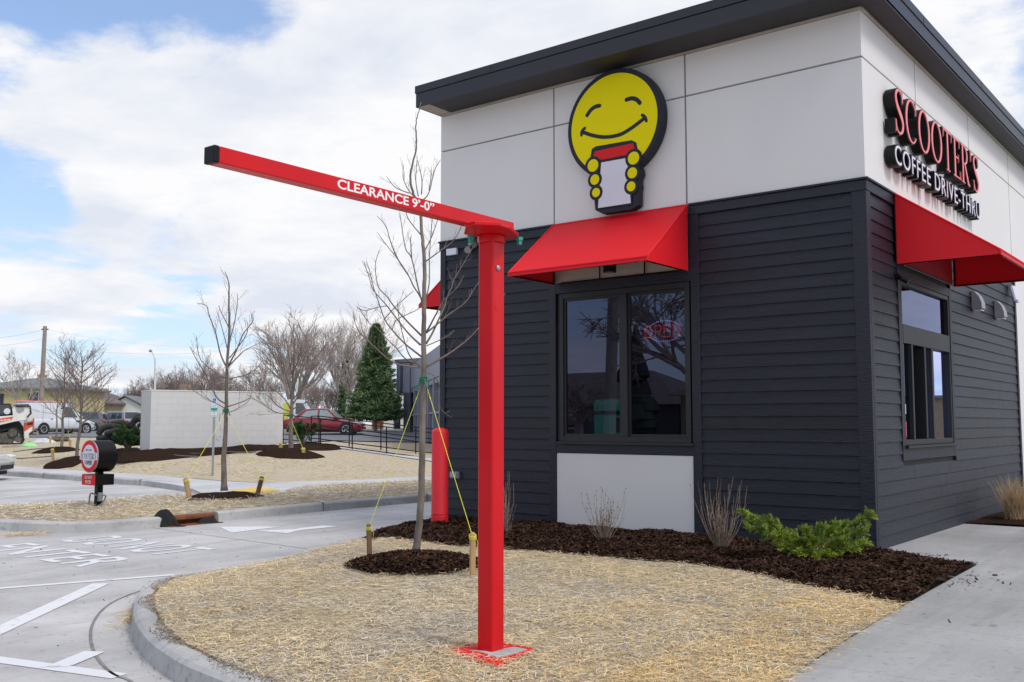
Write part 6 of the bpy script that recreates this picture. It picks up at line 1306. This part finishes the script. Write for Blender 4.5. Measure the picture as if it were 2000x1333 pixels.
m = MB(); slab(m, [(48, 842), (48, 827), (65, 821.5), (65, 832), (56, 838), (50, 842)], -.625, -.605); slab(m, [(65.5, 816), (68, 819), (68, 843), (65.5, 841)], -.66, -.606); obj('door_decal', m, 'skidred', rd_, local=True)
m = MB(); slab(m, [(54, 831), (55, 827), (65, 825), (65, 829.5)], -.64, -.63); obj('decal_plate', m, 'dull_black', rd_, local=True)
m = MB(); slab(m, [(58, 838), (66, 837), (66, 849), (58, 851)], -.5, .5); obj('grille', m, 'dirt', rd_, local=True)
m = MB(); m.lathe([(.05, 0), (.05, .08), (.02, .12)], (q(23, 789)[0], 0, q(23, 789.5)[1]), 10); obj('beacon', m, 'amber', cbn, local=True)

# ------------------------------------------------------------------ houses, seen over the lot
def house(name, px0, px1, D, ze, zr, depth, wall, roof, label, kind='hip', rot=0., windows=(), ch=(), zg=None, over=.5, wcol='darkglass'):
    a, b = Vector(flatpt(px0, D)+(0,)), Vector(flatpt(px1, D)+(0,)); zg = terr(*((a+b)/2)[:2]) if zg is None else zg; L_ = (b-a).length; h_ = empty(name, (a.x, a.y, zg), label, 'house', YAW+rot)
    Z = lambda py: (826-py)*D/F+H-zg
    e, r = Z(ze), Z(zr); m = MB(); m.box(0, L_, 0, depth, -.5, e)
    if kind == 'gable_front': m.prism([(0, e), (L_, e), (L_/2, r-.12)], 'y', 0, depth)
    w_ = obj('wall', m, wall, h_, local=True); m = MB(); o_ = over; t = .14
    if kind == 'hip': v = [(-o_, -o_, e), (L_+o_, -o_, e), (L_+o_, depth+o_, e), (-o_, depth+o_, e), (min(depth/2, L_*.4), depth/2, r), (L_-min(depth/2, L_*.4), depth/2, r)]; f = [(0, 1, 5, 4), (1, 2, 5), (2, 3, 4, 5), (3, 0, 4), (0, 3, 2, 1)]; m.add([(x, y, z+t) for x, y, z in v], f); m.box(-o_, L_+o_, -o_, depth+o_, e-.02, e+t-.01)
    elif kind == 'gable_front':
        for s_ in (1, -1):
            x0_, x1_ = (-o_, L_/2) if s_ == 1 else (L_+o_, L_/2); m.prism([(x0_, e-.15), (x1_, r), (x1_, r+t), (x0_, e-.15+t)], 'y', -.3, depth+.3)
    else: m.prism([(-o_, e-.1), (depth/2, r), (depth+o_, e-.1), (depth+o_, e-.0), (depth/2, r+t), (-o_, e+.0)], 'x', -.3, L_+.3)
    rf = obj('roof', m, roof, h_, local=True)
    for (x, w2, h2) in ch:
        X = (x-px0)*D/F; m = MB(); m.box(X, X+w2, depth*.4, depth*.4+.8, e, Z(h2)); m.box(X-.06, X+w2+.06, depth*.4-.06, depth*.4+.86, Z(h2)-.15, Z(h2)-.02); obj('chimney', m, 'chimney', rf, local=True)
    for (x0_, x1_, y0_, y1_) in windows:
        X0, X1, Z0, Z1 = (x0_-px0)*D/F, (x1_-px0)*D/F, Z(y1_), Z(y0_); m = MB(); m.box(X0-.08, X1+.08, -.05, .02, Z0-.08, Z1+.08); w = obj('window', m, 'whitewall', h_, local=True); m = MB(); m.box(X0, X1, -.07, -.055, Z0, Z1); obj('pane', m, wcol, w, local=True)
    return h_
yh = house('yellow_house', -60, 125, 92, 760, 737, 9, 'yhouse', 'roofgrey', 'yellow clapboard house with a grey hipped roof, at the far left', 'hip', windows=[(-25, -12, 765, 782), (62, 73, 766, 784)], ch=[(34, .5, 727)])
m = MB(); [m.box((x+60)*92/F, (x+60)*92/F+.34, -.06, -.0, (826-784)*92/F+.55, (826-765)*92/F+.55) for x in (54, 75, -2)]; obj('shutter', m, 'print', yh, local=True)
house('tan_house', 120, 208, 108, 789, 765, 9, 'tan', 'roofbrown', 'tan brick house with a brown roof, left of the white gable', 'hip', windows=[(126, 133, 793, 812), (176, 184, 792, 804)], ch=[(166, .6, 756)])
house('white_garage', 209, 277, 112, 793, 774, 14, 'whitewall', 'roofgrey', 'white garage with its gable end facing the lot, left of the block wall', 'gable_front', windows=[(228, 256, 812, 834)], wcol='p_silver')
house('grey_roof_house', 222, 330, 122, 792, 767, 10, 'whitewall', 'roofgrey', 'low house with a long grey roof behind the white garage', 'gable', ch=[])
house('brick_chimney_house', 318, 370, 112, 775, 762, 9, 'tan', 'roofbrown', 'house behind the block wall showing only its orange brick chimney', 'gable', ch=[(330, .95, 749)])
gh = house('cream_building', 749, 815, 78, 768, 765, 12, 'creamwall', 'creamwall', 'cream flat-roofed building with a dark door, right of the spruce', 'flat' if False else 'gable', over=.05)
m = MB(); k_ = 78/F; m.box((770-749)*k_, (782-749)*k_, -.06, .02, -.0, (826-796)*k_+.6); dr_ = obj('door', m, 'black', gh, local=True); m = MB(); m.box((772-749)*k_, (780-749)*k_, -.08, -.065, .5, (826-799)*k_+.55); obj('door_glass', m, 'darkglass', dr_, local=True); m = MB(); m.lathe([(.1, 0), (.14, -.2)], ((787-749)*k_, -.15, (826-800)*k_+.6), 8); m.box((786-749)*k_, (790-749)*k_, -.08, 0, (826-811)*k_+.5, (826-808)*k_+.5); obj('wall_lamp', m, 'dull_black', gh, local=True)
house('orange_house', 726, 752, 84, 808, 800, 6, 'orange', 'roofbrown', 'small orange gabled house glimpsed under the spruce', 'gable_front', windows=[(731, 742, 811, 817)])
# modern dark neighbour
nb = empty('modern_building', flatpt(799, 60)+(.9,), 'blue-grey modern building with a boxy overhanging bulkhead, behind the nearest tree', 'building')
pa, pb = Vector(flatpt(799, 62)+(0,)), Vector(flatpt(880, 40)+(0,)); d = (pb-pa).normalized(); nn = Vector((-d.y, d.x, 0)); 
if nn.dot(Vector((IR[0], IR[1], 0))) < 0: nn = -nn
def nbx(m, s0, s1, t0, t1, z0, z1):
    P = [pa+d*s0+nn*t0, pa+d*s1+nn*t0, pa+d*s1+nn*t1, pa+d*s0+nn*t1]; m.prism([(p.x, p.y) for p in P], 'z', z0, z1)
Lb = (pb-pa).length; m = MB(); nbx(m, 0, Lb, .3, 9, .3, 5.0); obj('core', m, 'ngrey2', nb)
m = MB(); nbx(m, 0, Lb, 0, .29, 3.7, 5.1); obj('upper_panels', m, 'ngrey', nb); m = MB()
for s_ in np.arange(.4, Lb, 2.9): nbx(m, s_, s_+.35, .0, .28, .5, 3.69)
nbx(m, .76, Lb, .05, .25, 3.45, 3.68); nbx(m, .76, Lb, .08, .22, 2.0, 2.1); obj('mullions', m, 'ngrey', nb)
m = MB(); nbx(m, .3, Lb, .285, .297, .8, 3.6); obj('shopfront_glass', m, 'darkglass', nb)
m = MB(); nbx(m, -1.0, 6.0, .3, 9, 5.0, 5.05)
b0 = flatpt(773.5, 62); b1 = flatpt(833, 60); b2 = flatpt(845, 66); b3 = flatpt(782, 68); Zp = lambda py: H+(826-py)*62/F
m = MB(); m.prism([b0[:2], b1[:2], b2[:2], b3[:2]], 'z', Zp(768), Zp(709)); bk = obj('bulkhead', m, 'ngrey', nb, bevel=.03)
m = MB(); m.prism([(b0[0]-.1, b0[1]-.1), (b1[0]+.1, b1[1]-.1), b2[:2], b3[:2]], 'z', Zp(708.5), Zp(702)); obj('parapet', m, 'roofgrey', bk)
m = MB(); ia, ib = Vector((*b0[:2], 0)), Vector((*b1[:2], 0)); dd = (ib-ia); ns = Vector((dd.y, -dd.x, 0)).normalized()*.04
for t0_, t1_ in ((.14, .22), (.46, .62)): P = [ia+dd*t0_+ns*.2, ia+dd*t1_+ns*.2, ia+dd*t1_+ns, ia+dd*t0_+ns]; m.prism([(p.x, p.y) for p in P], 'z', Zp(767), Zp(711))
obj('dark_panel', m, 'ngrey2', bk)
m = MB(); pp = flatpt(801, 61.5); m.box(pp[0]-.3, pp[0]+.3, pp[1]-.3, pp[1]+.3, .5, Zp(768)); obj('pillar', m, 'ngrey2', nb)
# utility pole, wires, street lamp
pb_ = flatpt(78, 80); pt = flatpt(80.6, 80); zt = H+(826-636)*80/F
up_ = empty('utility_pole', (pb_[0], pb_[1], 1.0), 'tall weathered wooden utility pole rising behind the yellow house', 'utility pole')
obj('pole', MB().tube([(pb_[0], pb_[1], .5), (pt[0], pt[1], zt)], [.22, .15], 10), 'pole', up_)
m = MB(); [m.tube([(pt[0]+s_*.1*IR[0], pt[1]+s_*.1*IR[1], zt-.25), (pt[0]+s_*.28*IR[0], pt[1]+s_*.28*IR[1], zt-.25)], .05, 6) for s_ in (1, -1)]; obj('insulator', m, 'dull_black', up_)
def wirex(name, a, b, sag, r, label):
    a, b = Vector(a), Vector(b); tag(obj(name, MB().tube([a.lerp(b, t)-Vector((0, 0, sag*4*t*(1-t))) for t in np.linspace(0, 1, 13)], r, 4), 'wire'), label, 'wire', 'overhead wires')
wirex('overhead_wire', (pt[0], pt[1], zt-.25), PD(480, 676, 95), .6, .007, 'upper overhead wire running right from the utility pole'); wirex('overhead_wire', (pt[0], pt[1], zt-1.6), PD(470, 682, 95), .6, .010, 'lower overhead wire running right from the utility pole')
wirex('overhead_wire', (pt[0], pt[1], zt-.25), PD(-120, 655, 80), .5, .012, 'upper overhead wire running left from the utility pole'); wirex('overhead_wire', (pt[0], pt[1], zt-1.0), PD(-120, 668, 80), .5, .010, 'lower overhead wire running left from the utility pole')
lp_ = flatpt(302, 95); sl = empty('street_lamp', (lp_[0], lp_[1], 1.0), 'thin white street lamp with a bent arm, above the left end of the block wall', 'street lamp')
g3 = lambda px, py: PD(px, py, 95); obj('pole', MB().tube([(lp_[0], lp_[1], .5), g3(302.5, 760), g3(303, 703), g3(301, 696), g3(296.5, 687)], [.12, .10, .08, .07, .05], 8), 'whitewall', sl)
obj('lamp_head', MB().tube([g3(297, 686.5), g3(294, 685.5), g3(291, 686)], [.08, .16, .08], 6), 'steel', sl)

# ------------------------------------------------------------------ far bare trees and the spruce
def far_tree(px, D, top, spread, seed, label, mat='twigfar', base=845, tr=.3, nl=6, lev=4, fan=.55, rt=.016, first=.18, kids=4):
    x, y = flatpt(px, D); z0 = terr(x, y) if D < 90 else 1.0; Ht = H+(826-top)*D/F-z0; R = spread*D/F; rr = random.Random(seed); root = empty('bare_tree', (x, y, z0), label, 'tree', group='bare trees beyond the lot')
    m = MB(); fine = MB(); tk = MB(); P = [(x, y, z0-.3), (x+rr.gauss(0, .1), y, z0+Ht*first*.5), (x, y, z0+Ht*first)]; tk.tube(P, [tr*1.1, tr, tr*.85], 8)
    def grow(c, v, l, r, k):
        Q = [c]; 
        for j in range(4): v = (v+Vector((rr.gauss(0, .11), rr.gauss(0, .11), .10 if k < 3 else .03))).normalized(); c = c+v*l/4; Q.append(c)
        (m if k < 2 else fine).tube(Q, [r, r*.85, r*.7, r*.6, r*.5], 5 if k < 2 else 3, cap=False)
        if k >= lev: return
        for q_ in range(kids if k else kids+1):
            t = rr.uniform(.3, 1); i = min(int(t*4), 3); p = Q[i].lerp(Q[i+1], t*4-i); s_ = Vector((rr.gauss(0, 1), rr.gauss(0, 1), rr.gauss(0, .6))); s_ = (s_-v*s_.dot(v)).normalized(); nv = (v+s_*rr.uniform(.4, .8)).normalized(); grow(p, nv, l*rr.uniform(.45, .68), max(r*.45, rt*(.9 if k >= 2 else 1.2)), k+1)
    for i in range(nl):
        a = 2*pi*i/nl+rr.uniform(-.5, .5); s_ = rr.uniform(.15, 1)*fan; v = Vector((cos(a)*s_, sin(a)*s_, 1)).normalized(); hgt = (Ht*(1-first))*rr.uniform(.66, .78); grow(Vector((x, y, z0+Ht*first*rr.uniform(.6, 1))), v, hgt*.78, tr*.5, 0)
    obj('trunk', tk, 'trunkfar', root, smooth=True); obj('limbs', m, mat, root); obj('twigs', fine, mat, root); return root
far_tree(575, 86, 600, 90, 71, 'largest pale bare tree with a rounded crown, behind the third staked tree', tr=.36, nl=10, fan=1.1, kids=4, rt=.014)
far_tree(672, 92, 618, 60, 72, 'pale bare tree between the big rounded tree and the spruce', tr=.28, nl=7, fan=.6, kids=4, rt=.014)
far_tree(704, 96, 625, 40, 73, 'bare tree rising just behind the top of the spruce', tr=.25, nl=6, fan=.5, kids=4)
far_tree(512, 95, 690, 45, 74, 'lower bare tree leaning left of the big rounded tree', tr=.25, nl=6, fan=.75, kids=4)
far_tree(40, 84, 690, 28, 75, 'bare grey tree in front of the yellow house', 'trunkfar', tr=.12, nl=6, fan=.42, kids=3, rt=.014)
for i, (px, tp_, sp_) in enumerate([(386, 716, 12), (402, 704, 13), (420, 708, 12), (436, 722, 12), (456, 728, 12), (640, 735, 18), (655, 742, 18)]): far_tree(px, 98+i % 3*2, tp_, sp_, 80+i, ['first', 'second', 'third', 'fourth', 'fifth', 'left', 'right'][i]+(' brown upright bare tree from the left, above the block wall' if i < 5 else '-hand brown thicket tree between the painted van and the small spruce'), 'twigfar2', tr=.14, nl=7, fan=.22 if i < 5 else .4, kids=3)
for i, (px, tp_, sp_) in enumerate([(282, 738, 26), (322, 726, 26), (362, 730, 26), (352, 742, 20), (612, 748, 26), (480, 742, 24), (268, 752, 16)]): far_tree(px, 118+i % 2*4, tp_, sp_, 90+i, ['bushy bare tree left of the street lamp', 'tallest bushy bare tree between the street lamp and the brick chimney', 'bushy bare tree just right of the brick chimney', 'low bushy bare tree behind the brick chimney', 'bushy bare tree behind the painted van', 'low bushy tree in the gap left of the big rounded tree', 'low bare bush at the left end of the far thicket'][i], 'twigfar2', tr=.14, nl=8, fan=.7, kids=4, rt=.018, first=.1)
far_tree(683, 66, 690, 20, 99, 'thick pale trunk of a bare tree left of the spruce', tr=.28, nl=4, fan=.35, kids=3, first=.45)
def spruce(px, D, top, half, seed, label, base=822, trunkz=.12, n=760, mat='spruce'):
    x, y = flatpt(px, D); z0 = terr(x, y); Ht = H+(826-top)*D/F-z0; R = half*D/F; root = empty('spruce_tree', (x, y, z0), label, 'tree', group='spruces'); obj('trunk', MB().tube([(x, y, z0-.2), (x, y, z0+Ht*.97)], [R*.075, .03], 8), 'twigfar2', root)
    r_ = np.random.default_rng(seed); V = []
    for k in range(n):
        t = r_.random()**1.35; z = z0+Ht*(trunkz+(1-trunkz)*t)*.985; rr_ = R*(1-t)**.88*(r_.uniform(.62, .95)+.25*(r_.random() < .18))+.10; a = r_.uniform(0, 2*pi); o = np.array([x, y, z]); dr = np.array([cos(a), sin(a), .10+.35*t]); m_ = 90
        s = np.sqrt(r_.random(m_))*rr_; lat = r_.normal(0, 1, m_)*.11*rr_*(.35+s/rr_); c = o+dr*s[:, None]+np.array([-sin(a), cos(a), 0])*lat[:, None]; c[:, 2] += -.16*s+.16*(s/rr_)**2*rr_+r_.normal(0, .05, m_)
        ld = dr+r_.normal(0, .6, (m_, 3)); ld /= np.linalg.norm(ld, axis=1)[:, None]; sd = np.cross(ld, r_.normal(0, 1, (m_, 3))); sd /= np.linalg.norm(sd, axis=1)[:, None]; l = r_.uniform(.10, .26, (m_, 1))*(Ht/9)**.5; w = .035*(Ht/9)**.5
        V.append(np.stack([c-sd*w, c+sd*w, c+ld*l+sd*w*.3, c+ld*l-sd*w*.3], 1).reshape(-1, 3))
    V = np.concatenate(V); fastobj('foliage', V, np.arange(len(V)).reshape(-1, 4), 4, mat, root); return root
spruce(733, 62, 633, 57, 5, 'tall dense green spruce beyond the red sedan', n=820)
spruce(673, 72, 704, 17, 6, 'smaller dark spruce left of the tall one', n=380, trunkz=.03)
# litter on the straw by the machine
def bag(px, py, w, d, h, mat, label, seed, name):
    p = hit(px, py); rr = random.Random(seed); m = MB(); nu, nv = 12, 20; v = []
    for i in range(nu+1):
        for j in range(nv): a = 2*pi*j/nv; t = i/nu*pi/2; R = sin(t)*(1+.22*sin(3*a+seed)+.12*sin(5*a)); v.append((p[0]+(cos(a)*w*R*IR[0]-sin(a)*d*R*IR[1]), p[1]+(cos(a)*w*R*IR[1]+sin(a)*d*R*IR[0]), p[2]+h*cos(t)*(1+rr.uniform(-.35, .25))+.01))
    m.add(v, [(i*nv+j, i*nv+(j+1) % nv, (i+1)*nv+(j+1) % nv, (i+1)*nv+j) for i in range(nu) for j in range(nv)]); return tag(obj(name, m, mat, smooth=True), label, 'litter')
bag(56, 873, .30, .25, .16, 'lime', 'crumpled lime green bag on the straw by the track machine', 1, 'plastic_bag'); bag(82, 866, .62, .4, .22, 'plastic', 'crumpled clear plastic sheeting right of the lime green bag', 2, 'plastic_sheet')
bag(28, 874, .5, .3, .10, 'sand', 'low clod of dried mud in front of the track machine', 3, 'mud_clod')
p, q_ = Vector(hit(91, 865)), Vector(hit(134, 864)); tag(obj('timber', MB().tube([p+Vector((0, 0, .14)), q_+Vector((0, 0, .14))], [.11, .11], 4), 'stake', bevel=.01), 'dark timber lying on the straw between the two left-hand trees', 'timber')

# ------------------------------------------------------------------ across the street, behind the camera: what the glass mirrors
def refl(px, py, extra, plane=11.05):
    w_ = PY(px, py, plane); d = ray(px, py); d = d/np.linalg.norm(d); return (w_[0]+d[0]*extra, w_[1]-d[1]*extra, w_[2]+d[2]*extra)
a, b = refl(1188, 860, 34), refl(1196, 540, 34); up2 = empty('utility_pole', (a[0], a[1], 0), 'utility pole across the street, mirrored dark in the left pane of the front window', 'utility pole')
obj('pole', MB().tube([(a[0], a[1], -.1), (b[0]+.2, b[1], b[2]+3)], [.30, .24], 12), 'pole', up2)
for dz, nm in ((1.0, 'upper'), (-.5, 'lower')):
    P = [(b[0]-30, b[1]+2, b[2]+dz-.5), (b[0], b[1], b[2]+dz), (b[0]+30, b[1]-2, b[2]+dz+.5)]; tag(obj('overhead_wire', MB().tube(P, .03, 4), 'wire'), nm+' overhead wire across the street, mirrored in the front window', 'wire')
def bigbare(p, Ht, seed, label, lean=(0, 0)):
    rr = random.Random(seed); root = empty('bare_tree', p, label, 'tree'); m = MB(); m.tube([p, (p[0]+lean[0]*.3, p[1], p[2]+Ht*.35)], [.3, .22], 8)
    def grow(c, v, l, r, k):
        Q = [c]
        for j in range(4): v = (v+Vector((rr.gauss(0, .16), rr.gauss(0, .16), .02))).normalized(); c = c+v*l/4; Q.append(c)
        m.tube(Q, [r, r*.85, r*.7, r*.6, r*.5], 4, cap=False)
        if k < 4:
            for _ in range(4): t = rr.uniform(.3, 1); i = min(int(t*4), 3); pq = Q[i].lerp(Q[i+1], t*4-i); s_ = Vector((rr.gauss(0, 1), rr.gauss(0, 1), rr.gauss(0, .8))).normalized(); grow(pq, (v+s_*.8).normalized(), l*.6, max(r*.5, .016), k+1)
    for i in range(6): a_ = i*1.05; grow(Vector((p[0]+lean[0]*.3, p[1], p[2]+Ht*.33)), Vector((cos(a_)*.9, sin(a_)*.9, .75)).normalized(), Ht*.36, .13, 0)
    obj('branches', m, 'twigfar2', root); return root
t_ = refl(1385, 860, 17); bigbare((t_[0], t_[1], 0), 7.5, 5, 'bare street tree across the street, mirrored in the right pane of the front window')
t_ = refl(1130, 860, 36); bigbare((t_[0], t_[1], 0), 4.5, 8, 'small bare tree across the street, mirrored at the lower left of the front window')
a = refl(1245, 862, 38); rr = random.Random(4); ar = empty('columnar_evergreen', (a[0], a[1], 0), 'dark columnar evergreen across the street, mirrored in the front window', 'tree'); m = MB()
[m.lathe([(.1, z-.5), (r, z), (r*.8, z+.5), (.1, z+1.3)], (a[0]+rr.gauss(0, .12), a[1]+rr.gauss(0, .12), 0), 9) for z, r in [(k*.22, 1.15*(1-(k/26)**2)+rr.uniform(-.15, .15)) for k in range(2, 25)]]; obj('crown', m, 'dull_black', ar)
def simple_house(x0, x1, y, ze, zr, dep, wall, roof, label):
    h_ = empty('house', (x0, y, 0), label, 'house'); obj('wall', MB().box(x0, x1, y-dep, y, -.1, ze), wall, h_); m = MB(); m.add([(x0-.6, y+.6, ze), (x1+.6, y+.6, ze), (x1+.6, y-dep-.6, ze), (x0-.6, y-dep-.6, ze), (x0+dep*.5, y-dep/2, zr), (x1-dep*.5, y-dep/2, zr)], [(0, 1, 5, 4), (1, 2, 5), (2, 3, 4, 5), (3, 0, 4), (0, 3, 2, 1)]); obj('roof', m, roof, h_)
    for k in range(4): xw = x0+(x1-x0)*(.12+.24*k); w = obj('window', MB().box(xw-.7, xw+.7, y+.005, y+.05, 1.2, 2.4), 'whitewall', h_); obj('pane', MB().box(xw-.62, xw+.62, y+.055, y+.07, 1.28, 2.32), 'darkglass', w)
a = refl(1262, 862, 40); simple_house(a[0]+1.5, a[0]+19, a[1]-1, 3.0, 5.4, 9, 'tan', 'roofbrown', 'low tan house across the street, mirrored in the right pane of the front window')
a = refl(1100, 862, 44); simple_house(a[0]-12, a[0]+6.5, a[1]-2, 2.6, 4.8, 8, 'ngrey2', 'roofbrown', 'dark low house across the street, mirrored at the lower left of the front window')
h_ = empty('tan_building', (19, 75, 0), 'long tan building to the right, mirrored in the lower panes of the serving window', 'building'); obj('wall', MB().box(4, 34, 70, 80, -.1, 3.2), 'brownwall', h_); obj('roof', MB().box(3.6, 34.4, 69.6, 80.4, 3.21, 3.4), 'roofbrown', h_)
